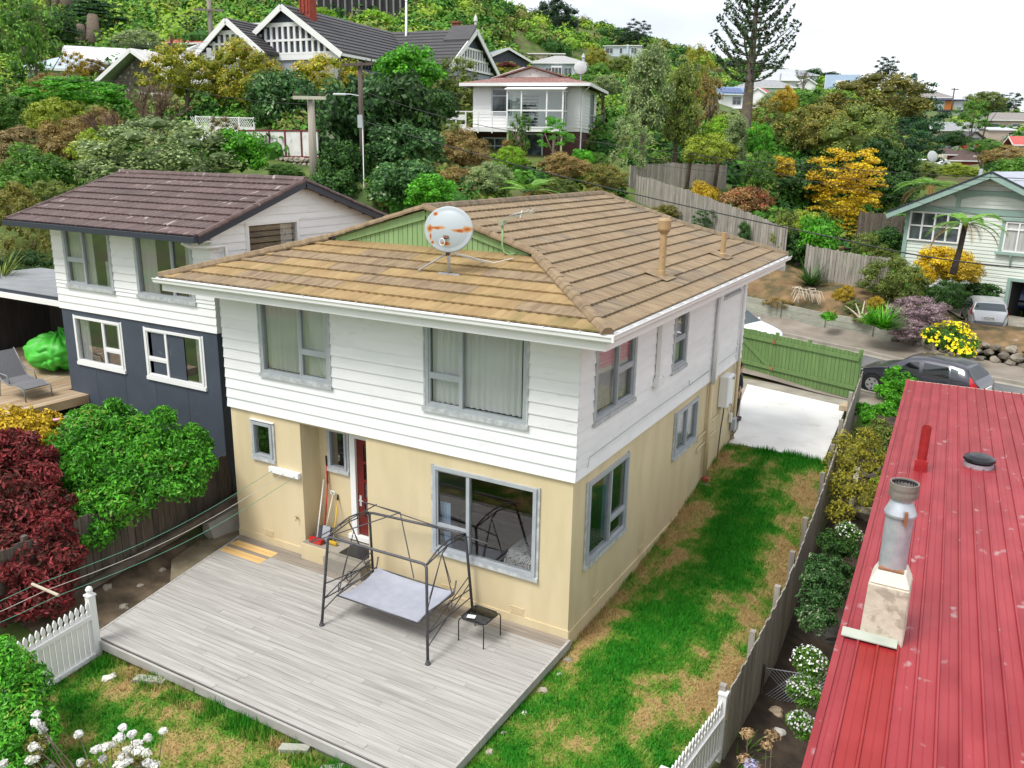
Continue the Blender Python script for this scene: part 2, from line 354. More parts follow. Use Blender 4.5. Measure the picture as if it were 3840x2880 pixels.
# flat country to the horizon
mb = MB(); mb.box((-2500, -2500, -18), (2500, 2500, -17)); mb.build('plain', GROUNDM, kind='structure')
def sheet(name, fn, nu, nv, mat, lift=.05, kind='structure', thick=0.0):
 "a sheet that follows the ground: fn(s,t) -> (x,y)"
 P = np.array([fn(i/nu, j/nv) for i in range(nu+1) for j in range(nv+1)], float)
 z = H(P[:, 0], P[:, 1])+lift
 V = np.column_stack([P, z]); i, j = np.meshgrid(np.arange(nu), np.arange(nv), indexing='ij'); a = (i*(nv+1)+j).ravel()
 return npmesh(name, V, np.stack([a, a+nv+1, a+nv+2, a+1], -1), mat, smooth=True, kind=kind)
def lerp(a, b, t): return a+(b-a)*t
road = sheet('road', lambda s, t: street(lerp(-17, 30, s), lerp(17.9, 23.6, t)), 90, 10, ASPH, .06)
sheet('footpath', lambda s, t: street(lerp(-17, 30, s), lerp(23.75, 26.1, t)), 90, 5, PATHM, .16)
sheet('verge', lambda s, t: street(lerp(-17, 30, s), lerp(16.6, 17.75, t)), 90, 3, PATHM, .14)
def kerb(name, w):
 mb = MB(); ts = np.linspace(-17, 30, 48)
 for a, b in zip(ts[:-1], ts[1:]):
  p = [street(a, w-.07), street(b, w-.07), street(b, w+.07), street(a, w+.07)]
  za, zb = Hs(*street(a, w)), Hs(*street(b, w)); zz = [za, zb, zb, za]
  mb.hexa([(x, y, z-.1) for (x, y), z in zip(p, zz)]+[(x, y, z+.19) for (x, y), z in zip(p, zz)])
 mb.build(name, OLDC, kind='structure')
kerb('kerb', 23.67); kerb('kerb', 17.82)
# gutter channel of paler concrete along the far kerb
sheet('gutter_channel', lambda s, t: street(lerp(-17, 30, s), lerp(23.2, 23.59, t)), 90, 2, OLDC, .068)
# gravel driveway up to the garage on the right
dA, dB, dC, dD = np.array(street(3.0, 26.1)), np.array(street(9.5, 26.1)), np.array((10.2, 32.4)), np.array((3.6, 34.0))
def drv(s, t):
 p = (1-s)*(1-t)*dA+s*(1-t)*dB+s*t*dC+(1-s)*t*dD; return (p[0], p[1])
sheet('driveway', drv, 16, 20, GRAV, .1)
# concrete pad behind the gate
PADZ = .72
mb = MB(); mb.prism([(-1.1, 16.8, .3), (2.35, 15.8, .3), (2.62, 10.15, .3), (.05, 10.25, .3), (-.05, 11.6, .3), (-.75, 14.6, .3)], (0, 0, PADZ-.3)); mb.build('concrete_pad', CONC, kind='structure')
mb = MB(); mb.prism([(-6, 20.3, .2), (2.6, 16.75, .2), (2.5, 15.7, .2), (.0, 12, .2), (-.05, 10.9, .2), (-6, 10.9, .2)], (0, 0, PADZ-.23)); mb.build('old_concrete_path', OLDC, kind='structure')
# ------------------------------------------------------------------ lawn: soil sheet + grass blades in green and straw patches
from mathutils import noise as NZ
def patch(x, y):
 "1 = green grass, 0 = dry straw: a green band down the middle of the side lawn, tufts elsewhere"
 n = NZ.noise((x*.9, y*.9, 1.3))*.6+NZ.noise((x*2.3, y*2.3, 7.1))*.55+NZ.noise((x*6, y*6, 3))*.3
 v = .6+.85*n
 if y > -1.5:
  cxx = 1.35+.12*y if y < 2.5 else 1.65-.03*(y-2.5)
  wd = .75+.15*math.sin(y*.9)
  v += .4*math.exp(-((x-cxx)/wd)**4)*min(1, max(0, (y+1.5)/2.0))*(1 if y < 8 else .5)
  if y > 9.3: v += .5*(y-9.3)
  if x < .35: v -= .1
  if x > 2.4: v -= .15
 else:
  v += .08
 return v
lawn_poly = [(-7.0, -9.5), (3.0, -9.5), (3.02, -1), (3.1, 2), (3.05, 5), (2.95, 7.3), (2.7, 10.2), (.02, 10.2), (.02, -4.5), (-7.0, -4.2)]
def inpoly(x, y, P):
 c = False; j = len(P)-1
 for i in range(len(P)):
  if (P[i][1] > y) != (P[j][1] > y) and x < (P[j][0]-P[i][0])*(y-P[i][1])/(P[j][1]-P[i][1])+P[i][0]: c = not c
  j = i
 return c
GX = np.arange(-7.2, 3.4, .12); GY = np.arange(-9.6, 10.5, .12)
V = []; FL = []; TT = []
idx = {}
for ix, x in enumerate(GX):
 for iy, y in enumerate(GY): idx[ix, iy] = len(V); V.append((x, y, 0))
V = np.array(V); V[:, 2] = H(V[:, 0], V[:, 1])+.025
for ix in range(len(GX)-1):
 for iy in range(len(GY)-1):
  x, y = GX[ix]+.06, GY[iy]+.06
  if inpoly(x, y, lawn_poly) and not (-.5 < x < -.1 and y > 0):
   FL.append((idx[ix, iy], idx[ix+1, iy], idx[ix+1, iy+1], idx[ix, iy+1])); TT.append(patch(x, y))
def grassmat(name, straw, green, soil=None):
 m = bpy.data.materials.new(name); m.use_nodes = True; N = m.node_tree.nodes; L = m.node_tree.links; b = N['Principled BSDF']
 b.inputs['Roughness'].default_value = .8; b.inputs['Specular IOR Level'].default_value = .15
 at = N.new('ShaderNodeAttribute'); at.attribute_name = 'tint'; r = N.new('ShaderNodeValToRGB'); e = r.color_ramp.elements
 e[0].position = .2; e[0].color = (*straw[0], 1); e[1].position = .95; e[1].color = (*green[1], 1)
 for p, c in ((.36, straw[1]), (.5, green[2]), (.66, green[0])): x = e.new(p); x.color = (*c, 1)
 tc = N.new('ShaderNodeTexCoord'); no = N.new('ShaderNodeTexNoise'); no.inputs['Scale'].default_value = 26; no.inputs['Detail'].default_value = 4
 ad = N.new('ShaderNodeMath'); ad.operation = 'MULTIPLY_ADD'; ad.inputs[1].default_value = .5; sb = N.new('ShaderNodeMath'); sb.operation = 'SUBTRACT'; sb.inputs[1].default_value = .25
 L.new(tc.outputs['Object'], no.inputs[0]); L.new(no.outputs[0], ad.inputs[0]); L.new(at.outputs['Fac'], ad.inputs[2]); L.new(ad.outputs[0], sb.inputs[0])
 L.new(sb.outputs[0], r.inputs[0]); L.new(r.outputs[0], b.inputs['Base Color'])
 return m
GSOIL = grassmat('lawn_thatch', ((.3, .2, .08), (.36, .255, .105)), ((.09, .2, .02), (.022, .15, .01), (.21, .215, .05)))
lawn = npmesh('lawn', V, np.array(FL), GSOIL, smooth=True, tint=np.array(TT), kind='structure')
rng = np.random.default_rng(3)
def blades(name, n, x0, x1, y0, y1, test, mat, lo=.03, hi=.075):
 P = []; T = []
 while len(P) < n:
  x, y = rng.uniform(x0, x1), rng.uniform(y0, y1)
  if not test(x, y): continue
  t = patch(x, y)
  if rng.random() > .4+.6*min(1, max(0, t)): continue
  P.append((x, y)); T.append(t)
 P = np.array(P); T = np.array(T); n = len(P); z = H(P[:, 0], P[:, 1])+.02
 ang = rng.uniform(0, 2*PI, n); hgt = rng.uniform(lo, hi, n)*(1+.9*np.clip(T-.5, 0, .6)); w = rng.uniform(.006, .013, n)
 lean = rng.uniform(-.06, .06, (n, 2)); ca, sa = np.cos(ang)*w, np.sin(ang)*w
 V = np.zeros((n, 3, 3)); V[:, 0] = np.column_stack([P[:, 0]-ca, P[:, 1]-sa, z]); V[:, 1] = np.column_stack([P[:, 0]+ca, P[:, 1]+sa, z])
 V[:, 2] = np.column_stack([P+lean, z+hgt])
 return npmesh(name, V.reshape(-1, 3), np.arange(3*n).reshape(n, 3), mat, tint=T+rng.uniform(-.18, .18, n), kind='stuff')
GBL = grassmat('grass_blade', ((.4, .28, .12), (.45, .34, .14)), ((.12, .28, .028), (.03, .23, .012), (.27, .3, .07)))
tag(blades('grass', 110000, -7, 3.1, -7.4, 10.4, lambda x, y: inpoly(x, y, lawn_poly), GBL), 'short patchy grass of the lawn, green tufts among dry straw', 'grass')
# earth and old concrete between the deck and the left fence
sheet('garden_bed', lambda s, t: (lerp(-9.25, -6.4-.5*(1-t) if t > .5 else -7.0, s), lerp(-4.6, 1.5, t)), 12, 24, DIRT, .03)
mb = MB(); mb.prism([(-8.75, -1.5, -.3), (-7.35, -2.7, -.3), (-7.3, .9, -.3), (-8.4, .9, -.3), (-9.0, -.6, -.3)], (0, 0, .17)); mb.build('old_concrete_slab', M('mossy_concrete', (.17, .14, .09), (.27, .23, .16), 2.2, .95, bump=.2, bscale=40, c3=(.08, .07, .04), s3=1.2), kind='structure')
sheet('side_bed', lambda s, t: (lerp(3.2, 4.75, s), lerp(-6, 16, t)), 6, 44, M('dark_soil', (.03, .022, .016), (.07, .05, .035), 4, .95, bump=.4, bscale=14), .03)

tag(blades('long_grass', 9000, -7, 3.1, -7.4, 10.4, lambda x, y: inpoly(x, y, lawn_poly) and ((x < .16 + .12*NZ.noise((y*2, 0, 4)) and y > .1) or x > 2.82+.1*NZ.noise((y*2, 3, 4)) or y > 9.95 or (-4.75 < y < -4.3 and x < .1)) and NZ.noise((x*3, y*3, 9)) > -.15, GBL, .07, .16), 'longer grass and weeds along the house wall, fence and deck edge', 'grass')
# ------------------------------------------------------------------ windows and walls
class Wall:
 "a wall plane: origin o, unit direction u along it, n outwards"
 def __init__(s, o, u, n): s.o, s.u, s.n = Vector(o), Vector(u), Vector(n)
 def p(s, a, z, d=0.0): return s.o+s.u*a+Vector((0, 0, z))+s.n*d
 def slab(s, mb, a0, a1, z0, z1, d0, d1):
  return mb.hexa([s.p(a0, z0, d0), s.p(a1, z0, d0), s.p(a1, z0, d1), s.p(a0, z0, d1), s.p(a0, z1, d0), s.p(a1, z1, d0), s.p(a1, z1, d1), s.p(a0, z1, d1)])
def pieces(a0, a1, z0, z1, holes):
 "solid spans of a strip a0..a1, z0..z1 left by window holes (a0,a1,z0,z1); splits in z as needed"
 out = []; zs = sorted({z0, z1, *[h[2] for h in holes if z0 < h[2] < z1], *[h[3] for h in holes if z0 < h[3] < z1]})
 for za, zb in zip(zs[:-1], zs[1:]):
  cuts = sorted([(h[0], h[1]) for h in holes if h[2] < zb-1e-4 and h[3] > za+1e-4]); x = a0
  for c0, c1 in cuts:
   if c0 > x+1e-4: out.append((x, min(c0, a1), za, zb))
   x = max(x, c1)
  if x < a1-1e-4: out.append((x, a1, za, zb))
 return out
def window(wall, parent, a0, a1, z0, z1, mull=(), trans={}, fw=.07, frame=ALU, depth=(-.05, .06), sash=True, facing=True, sill=True, pane=GLASS, fd=.03):
 "mull: fractions of vertical bars; trans: {light index: fraction height of a horizontal bar}"
 mb = MB(); d0, d1 = depth; sl = wall.slab
 sl(mb, a0, a0+fw, z0, z1, d0, d1); sl(mb, a1-fw, a1, z0, z1, d0, d1); sl(mb, a0+fw, a1-fw, z0, z0+fw, d0, d1); sl(mb, a0+fw, a1-fw, z1-fw, z1, d0, d1)
 xs = [a0+fw]+[lerp(a0, a1, f) for f in mull]+[a1-fw]
 for f in mull: x = lerp(a0, a1, f); sl(mb, x-.025, x+.025, z0+fw, z1-fw, d0+.01, d1-.012)
 wo = mb.build('window', frame, parent)
 for i in range(len(xs)-1):
  xa = xs[i]+(.025 if i else 0); xb = xs[i+1]-(.025 if i < len(xs)-2 else 0)
  spans = [(z0+fw, z1-fw)]
  if i in trans:
   zt = lerp(z0, z1, trans[i]); b = MB(); sl(b, xa, xb, zt-.028, zt+.028, d0+.012, d1-.015); b.build('transom', frame, wo)
   spans = [(z0+fw, zt-.028), (zt+.028, z1-fw)]
  for k, (za, zb) in enumerate(spans):
   b = MB(); sl(b, xa, xb, za, zb, -.006, .0); b.build('pane', pane, wo)
   if sash and len(spans) == 2:
    b = MB(); t = .03
    sl(b, xa, xa+t, za, zb, .002, .035); sl(b, xb-t, xb, za, zb, .002, .035); sl(b, xa+t, xb-t, za, za+t, .002, .035); sl(b, xa+t, xb-t, zb-t, zb, .002, .035); b.build('sash', frame, wo)
 if facing:
  g = .055 if fd < .05 else .035
  for xa, xb in ((a0-g, a0-.001), (a1+.001, a1+g)): b = MB(); sl(b, xa, xb, z0-g, z1+.02, .004, fd); b.build('facing', SILLM if frame is ALU else frame, wo)
 if sill:
  b = MB(); sl(b, a0-.056, a1+.056, z0-.085, z0-.002, .006, fd+.03); b.build('sill', SILLM if frame is ALU else frame, wo)
 return wo
def curtain(name, wall, a0, a1, z0, z1, mat, label, depth=-.1, waves=9, amp=.03, gather=0.0, parent=None, group=None):
 mb = MB()
 def fn(s, t):
  f = s-.5; sp = 1-gather*math.sin(PI*min(1, t*1.1))*.5; a = lerp(a0, a1, .5+f*sp if gather < 0 else s)
  if gather: a = a0+(a-a0)*(1-gather*(1-t))
  return wall.p(a, lerp(z0, z1, t), depth+amp*math.sin(s*waves*2*PI+2*t)*(.6+.4*math.sin(s*17)))
 mb.grid(fn, int(waves*8), 6); o = mb.build(name, mat, parent, smooth=True, fix=False)
 if label: tag(o, label, 'curtain', group)
 return o
# ------------------------------------------------------------------ roof tiles
def tile_mesh(length, course, n=7, gap=.0):
 "one pressed tile sheet: wavy pans, a thick drip edge at the bottom"
 m_ = MB(); nu = n*4; V = []
 def w(s):
  k = (s*n) % 1.0; return .017*(1-(2*abs(k-.5))**2.2)
 rows = [(0.0, 0.004), (0.0, .036), (.045, .034), (course+.02, .006)]
 for r_, (sv, h) in enumerate(rows):
  for i in range(nu+1):
   s = i/nu; x = s*length; hh = h+w(s)*(1 if r_ in (1, 2) else (.45 if r_ == 3 else 1)); scal = -.011*(1-abs(((s*n) % 1.0)*2-1)) if r_ < 2 else 0
   m_.v.append((x, sv+scal, hh))
 for r_ in range(3):
  for i in range(nu): a = r_*(nu+1)+i; m_.f.append((a, a+1, a+nu+2, a+nu+1))
 return m_
def tiled_plane(parent, o, e, s, nrm, rows, course, lo, hi, length, mats, seed=0, name='roof_tile', n=7):
 "lo(r), hi(r): pairs ((x0,slope)) giving the clip lines x = x0 + slope*sv within row r"
 rnd = random.Random(seed); base = tile_mesh(length, course, n)
 full = None; o, e, s, nrm = Vector(o), Vector(e), Vector(s), Vector(nrm)
 R = Matrix((e, s, nrm)).transposed().to_4x4(); off = woff(parent)
 for r in range(rows):
  x = -rnd.uniform(0, length); sv = r*course
  (l0, ls), (h0, hs) = lo(r), hi(r)
  x0 = min(l0+ls*sv, l0+ls*(sv+course)); x1 = max(h0+hs*sv, h0+hs*(sv+course))
  x = x0-rnd.uniform(0, .9*length)
  while x < x1:
   xa = max(l0+ls*sv, l0+ls*(sv+course)); xb = min(h0+hs*sv, h0+hs*(sv+course))
   clipped = x < xa-1e-6 or x+length > xb+1e-6
   mt = mats[0] if rnd.random() < .8 else mats[-1]
   M4 = Matrix.Translation(o+e*x+s*sv-off+nrm*rnd.uniform(0, .003)) @ R @ Matrix.Rotation(rnd.uniform(-.004, .004), 4, 'Z')
   if not clipped:
    if full is None:
     full = base.build(name, mats[0], parent, local=True, fix=True); full.matrix_local = M4; ob = full
    else: ob = inst(full, name, parent, mw=M4)
    setmat(ob, mt)
   else:
    bm = bmesh.new(); vs_ = [bm.verts.new(v) for v in base.v]
    for f in base.f: bm.faces.new([vs_[i] for i in f])
    for (c0, cs, sg) in ((l0, ls, -1), (h0, hs, 1)):
     # line: X = c0+cs*S ; X = x+lx, S = sv+ly ; normal (1,-cs)
     d = c0+cs*sv-x
     bmesh.ops.bisect_plane(bm, geom=bm.verts[:]+bm.edges[:]+bm.faces[:], plane_co=(d, 0, 0), plane_no=(sg, -sg*cs, 0), clear_outer=True)
    if len(bm.faces):
     bmesh.ops.recalc_face_normals(bm, faces=bm.faces)
     me = bpy.data.meshes.new(name); bm.to_mesh(me); me.materials.append(mt)
     ob = bpy.data.objects.new(name, me); C.objects.link(ob); ob.parent = parent; ob.matrix_local = M4
     setmat(ob, mt)
    bm.free()
   x += length+.004
def caps(parent, p, q, mat, step=.4, w=.2, h=.06, name='ridge_cap'):
 p, q = Vector(p), Vector(q); d = q-p; n = max(1, round(d.length/step)); d /= n
 off = woff(parent); u = d.normalized(); sd_ = u.cross(Vector((0, 0, 1))).normalized(); up = sd_.cross(u); L_ = d.length
 mb = MB(); prof = [(-w/2, -.055), (-w/2, -.02), (-w*.28, h*.8), (0, h), (w*.28, h*.8), (w/2, -.02), (w/2, -.055)]
 for k, (x, e) in enumerate(((0, .012), (L_*1.04, 0))):
  for a, b in prof: mb.v.append((x, a*(1+e*3), b+e))
 for i in range(6): mb.f.append((i, i+1, i+8, i+7))
 mb.f += [tuple(range(7)), tuple(range(7, 14))[::-1]]
 R = Matrix((u, sd_, up)).transposed().to_4x4(); o0 = None
 for k in range(n):
  M4 = Matrix.Translation(p+d*k-off) @ R
  if o0 is None: o0 = mb.build(name, mat, parent, local=True); o0.matrix_local = M4
  else: inst(o0, name, parent, mw=M4)
# ================================================================== the main house
WX, DY, ZB, ZS = 8.27, 10.77, 3.06, 5.58          # width, depth, boundary of render and boards, soffit
E_, ZG, PT = .84, 5.88, .302                       # eave overhang, gutter top, roof pitch
house = thing('house', 'two-storey house with cream render below, white weatherboards above and a mossy brown tiled hip roof', 'house', (-4.13, 5.4, 0))
FRONT = Wall((0, 0, 0), (-1, 0, 0), (0, -1, 0))      # a runs to the left from the near corner
SIDE = Wall((0, 0, 0), (0, 1, 0), (1, 0, 0))         # a runs away from the near corner
LEFTW = Wall((-WX, 0, 0), (0, 1, 0), (-1, 0, 0))
BACK = Wall((0, DY, 0), (-1, 0, 0), (0, 1, 0))
fw_up = [(5.35, 7.2, 3.97, 5.56), (.93, 3.05, 3.92, 5.56)]
fw_lo = [(.68, 2.9, 1.05, 2.78), (7.05, 7.62, 2.05, 2.83)]
rec = (4.53, 6.27, 0.0, 3.0)
sw_up = [(.66, 2.52, 3.95, 5.5), (4.78, 5.66, 3.98, 5.42), (8.35, 9.92, 5.1, 5.5)]
sw_lo = [(.6, 2.5, 1.2, 2.82), (5.36, 6.97, 1.8, 2.86)]
def shell(wall, a0, a1, z0, z1, holes, mat, name, d0=-.12, d1=0.0):
 mb = MB()
 for (x0, x1, za, zb) in pieces(a0, a1, z0, z1, holes): wall.slab(mb, x0, x1, za, zb, d0, d1)
 return mb.build(name, mat, house)
# lower walls
shell(FRONT, 0, WX, -.35, ZB-.02, fw_lo+[rec], CREAM, 'lower_wall'); shell(SIDE, .12, DY, -.45, ZB-.02, sw_lo, CREAM, 'lower_wall', -.12, .0)
shell(LEFTW, .12, DY, -.3, ZB-.02, [], CREAM, 'lower_wall'); shell(BACK, .12, WX-.12, -.3, ZB-.02, [], CREAM, 'lower_wall')
mb = MB()     # plinth line: thicker footing
FRONT.slab(mb, -.02, 4.5, -.35, .16, .0, .022); FRONT.slab(mb, 6.3, WX, -.35, .16, .0, .022); SIDE.slab(mb, -.02, DY, -.45, .12, .0, .025); mb.build('plinth', CREAM, house)
for wall, ax in ((FRONT, (1.05, 2.6, 7.35)), (SIDE, (1.2, 3.6))):
 for a in ax:
  b = MB()
  for k in range(3): wall.slab(b, a-.13, a+.13, .0+k*.035+.2, .02+k*.035+.2, .001, .012)
  wall.slab(b, a-.15, a+.15, .185, .19, .001, .016); wall.slab(b, a-.15, a+.15, .315, .32, .001, .016); b.build('vent', CREAM, house)
# porch recess
RD = .56
mb = MB(); FRONT.slab(mb, 6.27, 6.39, 0, ZB-.02, -RD, -.121); FRONT.slab(mb, 4.41, 4.53, 0, ZB-.02, -RD, -.121)
holes = [(5.36, 6.0, 1.9, 2.8), (4.3, 5.36, .5, 2.82)]
for (x0, x1, za, zb) in pieces(4.53, 6.27, .3, ZB-.02, [(5.5, 5.98, 1.92, 2.8), (4.53, 5.42, .48, 2.84)]): FRONT.slab(mb, x0, x1, za, zb, -RD-.1, -RD)
mb.build('porch_wall', CREAM, house)
b = MB(); FRONT.slab(b, 4.53, 6.27, -.1, .36, -RD, .12); FRONT.slab(b, 4.53, 5.52, -.1, .3, .12, .3); b.build('porch_step', OLDC, house)
b = MB(); FRONT.slab(b, 5.53, 6.27, -.1, .355, .121, .15); b.build('porch_kerb', CREAM, house)
b = MB(); FRONT.slab(b, 4.41, 6.39, ZB-.02, ZB+.02, -RD, .0); b.build('porch_ceiling', CREAM, house)
PW = Wall((0, RD, 0), (-1, 0, 0), (0, -1, 0))
window(PW, house, 5.5, 5.98, 1.92, 2.8, fw=.05, sash=False)
DOORM = M('maroon_door', (.13, .012, .01), (.16, .018, .014), 4, .4)
mb = MB()
PW.slab(mb, 5.28, 5.42, .5, 2.84, -.1, .03); PW.slab(mb, 4.531, 5.28, 2.7, 2.84, -.1, .03); PW.slab(mb, 4.531, 5.5, .4, .5, -.1, .07); mb.build('door_frame', WHITE, house)
mb = MB(); a0, a1 = 4.45, 5.275
for x0, x1, za, zb in pieces(a0, a1, .52, 2.69, [(4.6, 5.1, .95+.42*k, 1.31+.42*k) for k in range(4)]): PW.slab(mb, x0, x1, za, zb, -.07, -.03)
door = mb.build('door', DOORM, house)
for k in range(4):
 b = MB(); PW.slab(b, 4.6, 5.1, .95+.42*k, 1.31+.42*k, -.055, -.045); b.build('pane', GLASS, door)
b = MB(); PW.slab(b, 5.17, 5.225, 1.18, 1.42, -.03, -.015); b.tube([PW.p(5.2, 1.33, -.015), PW.p(5.2, 1.33, .03), PW.p(5.09, 1.33, .03)], .012); b.build('handle', M('bright_metal', (.75, .76, .78), None, rough=.3, metal=.6), door)
# weatherboards: one object per board, cut round the windows
NB = 12; bh = (ZS+.12-ZB)/NB
def boards(wall, a0, a1, holes, mitre=0.0):
 for k in range(NB):
  z0 = ZB+k*bh
  for (x0, x1, za, zb) in pieces(a0, a1, z0, z0+bh, holes):
   mb = MB()
   f0 = .052-.028*(za-z0)/bh; f1 = .052-.028*(zb-z0)/bh
   mb.hexa([wall.p(x0, za-(.012 if za == z0 else 0), 0), wall.p(x1, za-(.012 if za == z0 else 0), 0), wall.p(x1, za-(.012 if za == z0 else 0), f0), wall.p(x0, za-(.012 if za == z0 else 0), f0),
                     wall.p(x0, zb, 0), wall.p(x1, zb, 0), wall.p(x1, zb, f1), wall.p(x0, zb, f1)])
   mb.build('weatherboard', BOARD, house)
boards(FRONT, -.05, WX+.05, fw_up); boards(SIDE, .001, DY+.05, sw_up); boards(LEFTW, .001, DY+.05, []); boards(BACK, .0, WX, [])
for wall, hs, a1 in ((FRONT, fw_up, WX), (SIDE, sw_up, DY), (LEFTW, [], DY), (BACK, [], WX)):
 shell(wall, .12 if wall is not FRONT else 0, a1-(.12 if wall is BACK else 0), ZB-.02, ZS+.12, hs, ROOM, 'inner_wall', -.12, -.003)
# windows
for (a0, a1, z0, z1), mu, tr in zip(fw_up, [(.42,), (.63,)], [{0: .37}, {1: .37}]): window(FRONT, house, a0, a1, z0, z1, mu, tr, depth=(-.06, .055), fd=.062)
window(FRONT, house, *fw_lo[0], (.645,), {1: .3}); window(FRONT, house, *fw_lo[1], fw=.06, sash=False)
window(SIDE, house, *sw_up[0], fd=.062, mull=(.55,), trans={1: .45}); window(SIDE, house, *sw_up[1], fd=.062, mull=(), trans={0: .45}); window(SIDE, house, *sw_up[2], fd=.062, mull=(.5,), sash=False)
window(SIDE, house, *sw_lo[0], (.55,), {1: .3}); window(SIDE, house, *sw_lo[1], (.5,), sash=False)
b = MB(); FRONT.slab(b, 7.0, 7.68, 2.86, 2.875, .0, .05); b.build('flashing', WHITE, house)
# rooms
for z in (.08, ZB-.06):
 b = MB(); b.box((-WX+.13, .13 if z > 1 else .7, z), (-.13, DY-.13, z+.06)); b.build('room_floor', CARPET, house)
b = MB(); b.box((-4.35, .67, .14), (-.13, .69, .15));
b = MB(); b.box((-4.45, .7, .14), (-4.4, 4.2, ZB-.07)); b.box((-4.4, 4.2, .14), (-.13, 4.25, ZB-.07)); b.box((-4.4, .7, ZB), (-4.35, 3.6, ZS)); b.box((-WX+.13, 3.6, ZB), (-.13, 3.65, ZS)); b.box((-WX+.13, 1.4, .14), (-4.45, 1.45, ZB-.07))
b.build('partition', ROOM, house)
b = MB(); b.box((-WX+.1, .1, ZS+.1), (-.1, DY-.1, ZS+.12)); b.build('ceiling', WHITE, house)
b = MB(); b.box((-4.4, .12, .08), (-.13, .7, .14)); b.build('room_floor', CARPET, house)
# curtains
curtain('curtain', FRONT, 5.42, 7.14, 4.05, 5.52, SHEER, 'long sheer net curtain behind the upstairs front window beside the blue house', waves=13)
curtain('curtain', FRONT, 1.1, 2.98, 4.0, 5.52, SHEER, 'sheer net curtain behind the upstairs front window nearest the house corner', waves=15)
curtain('curtain', FRONT, 2.62, 3.0, 4.0, 5.52, DRAPE, 'cream drape gathered at the left edge of the upstairs front corner window', -.2, waves=4, gather=.45)
curtain('curtain', FRONT, 6.72, 7.15, 4.05, 5.52, DRAPE, 'cream drape gathered at the left edge of the upstairs window by the blue house', -.2, waves=4, gather=.4)
curtain('curtain', SIDE, .7, 2.48, 4.02, 5.46, SHEER, 'sheer net curtain in the upstairs side window next to the house corner', waves=14)
curtain('curtain', SIDE, 4.82, 5.6, 4.05, 5.4, SHEER, 'sheer net curtain in the narrow upstairs window on the side wall', waves=7)
curtain('curtain', SIDE, 8.4, 9.88, 5.12, 5.48, SHEER, 'net curtain in the small high window under the far eave', waves=10)
curtain('curtain', FRONT, 2.6, 2.85, 1.1, 2.0, BLUED, 'pale blue curtain end at the left of the big downstairs window', -.12, waves=3, gather=.5)
curtain('curtain', SIDE, 1.65, 2.0, 1.25, 2.75, BLUED, 'pale blue curtain hanging in the downstairs side window near the corner', -.14, waves=4, gather=.3)
curtain('curtain', SIDE, 5.45, 6.9, 1.86, 2.8, SHEER, 'white net curtain in the downstairs window in the middle of the side wall', waves=11)
# bed behind the downstairs windows
bed = thing('bed', 'bed under a white cover patterned with grey rings, seen through the downstairs window', 'bed', (-1.05, 1.6, .14))
DUV = bpy.data.materials.new('patterned_cover'); DUV.use_nodes = True
n_ = DUV.node_tree.nodes; l_ = DUV.node_tree.links; tc = n_.new('ShaderNodeTexCoord'); vo = n_.new('ShaderNodeTexVoronoi'); vo.inputs['Scale'].default_value = 3.2
wv = n_.new('ShaderNodeMath'); wv.operation = 'MULTIPLY'; wv.inputs[1].default_value = 70; sn = n_.new('ShaderNodeMath'); sn.operation = 'SINE'
vo2 = n_.new('ShaderNodeTexVoronoi'); vo2.inputs['Scale'].default_value = 22; rp2 = n_.new('ShaderNodeValToRGB'); rp2.color_ramp.elements[0].position = .3; rp2.color_ramp.elements[1].position = .36
rp = n_.new('ShaderNodeValToRGB'); rp.color_ramp.elements[0].position = .2; rp.color_ramp.elements[1].position = .4
mu = n_.new('ShaderNodeMix'); mu.data_type = 'RGBA'; mu.blend_type = 'MULTIPLY'; mu.inputs[0].default_value = .8
rp.color_ramp.elements[0].color = (.22, .22, .24, 1); rp.color_ramp.elements[1].color = (.8, .8, .8, 1); rp2.color_ramp.elements[0].color = (.15, .15, .17, 1); rp2.color_ramp.elements[1].color = (.95, .95, .95, 1)
l_.new(tc.outputs['Object'], vo.inputs[0]); l_.new(vo.outputs['Distance'], wv.inputs[0]); l_.new(wv.outputs[0], sn.inputs[0]); l_.new(sn.outputs[0], rp.inputs[0])
l_.new(tc.outputs['Object'], vo2.inputs[0]); l_.new(vo2.outputs['Distance'], rp2.inputs[0]); l_.new(rp.outputs[0], mu.inputs[6]); l_.new(rp2.outputs[0], mu.inputs[7]); l_.new(mu.outputs[2], n_['Principled BSDF'].inputs['Base Color'])
mb = MB(); mb.grid(lambda s, t: (-1.85+1.6*s, .55+2.0*t, .98+.05*math.sin(s*9)*math.sin(t*7)-.75*max(0, (abs(s-.5)-.42)/.08)**.7*.8-(.5*max(0, (.1-t)/.1))), 30, 30); mb.build('cover', DUV, bed, smooth=True)
mb = MB(); mb.box((-1.75, .7, .35), (-.35, 2.5, .82)); mb.build('mattress', WHITE, bed); mb = MB()
for x in (-1.7, -.45):
 for y in (.75, 2.4): mb.box((x, y, .14), (x+.06, y+.06, .35))
mb.build('leg', BLACK, bed)
cab = MB(); cab.box((-4.2, 3.5, .15), (-2.9, 4.15, 1.9)); tag(cab.build('cabinet', M('dark_red_wood', (.1, .03, .02), (.14, .045, .03), 3, .4, stretch=(1, 1, 6))), 'dark reddish wardrobe at the back of the downstairs room', 'wardrobe')
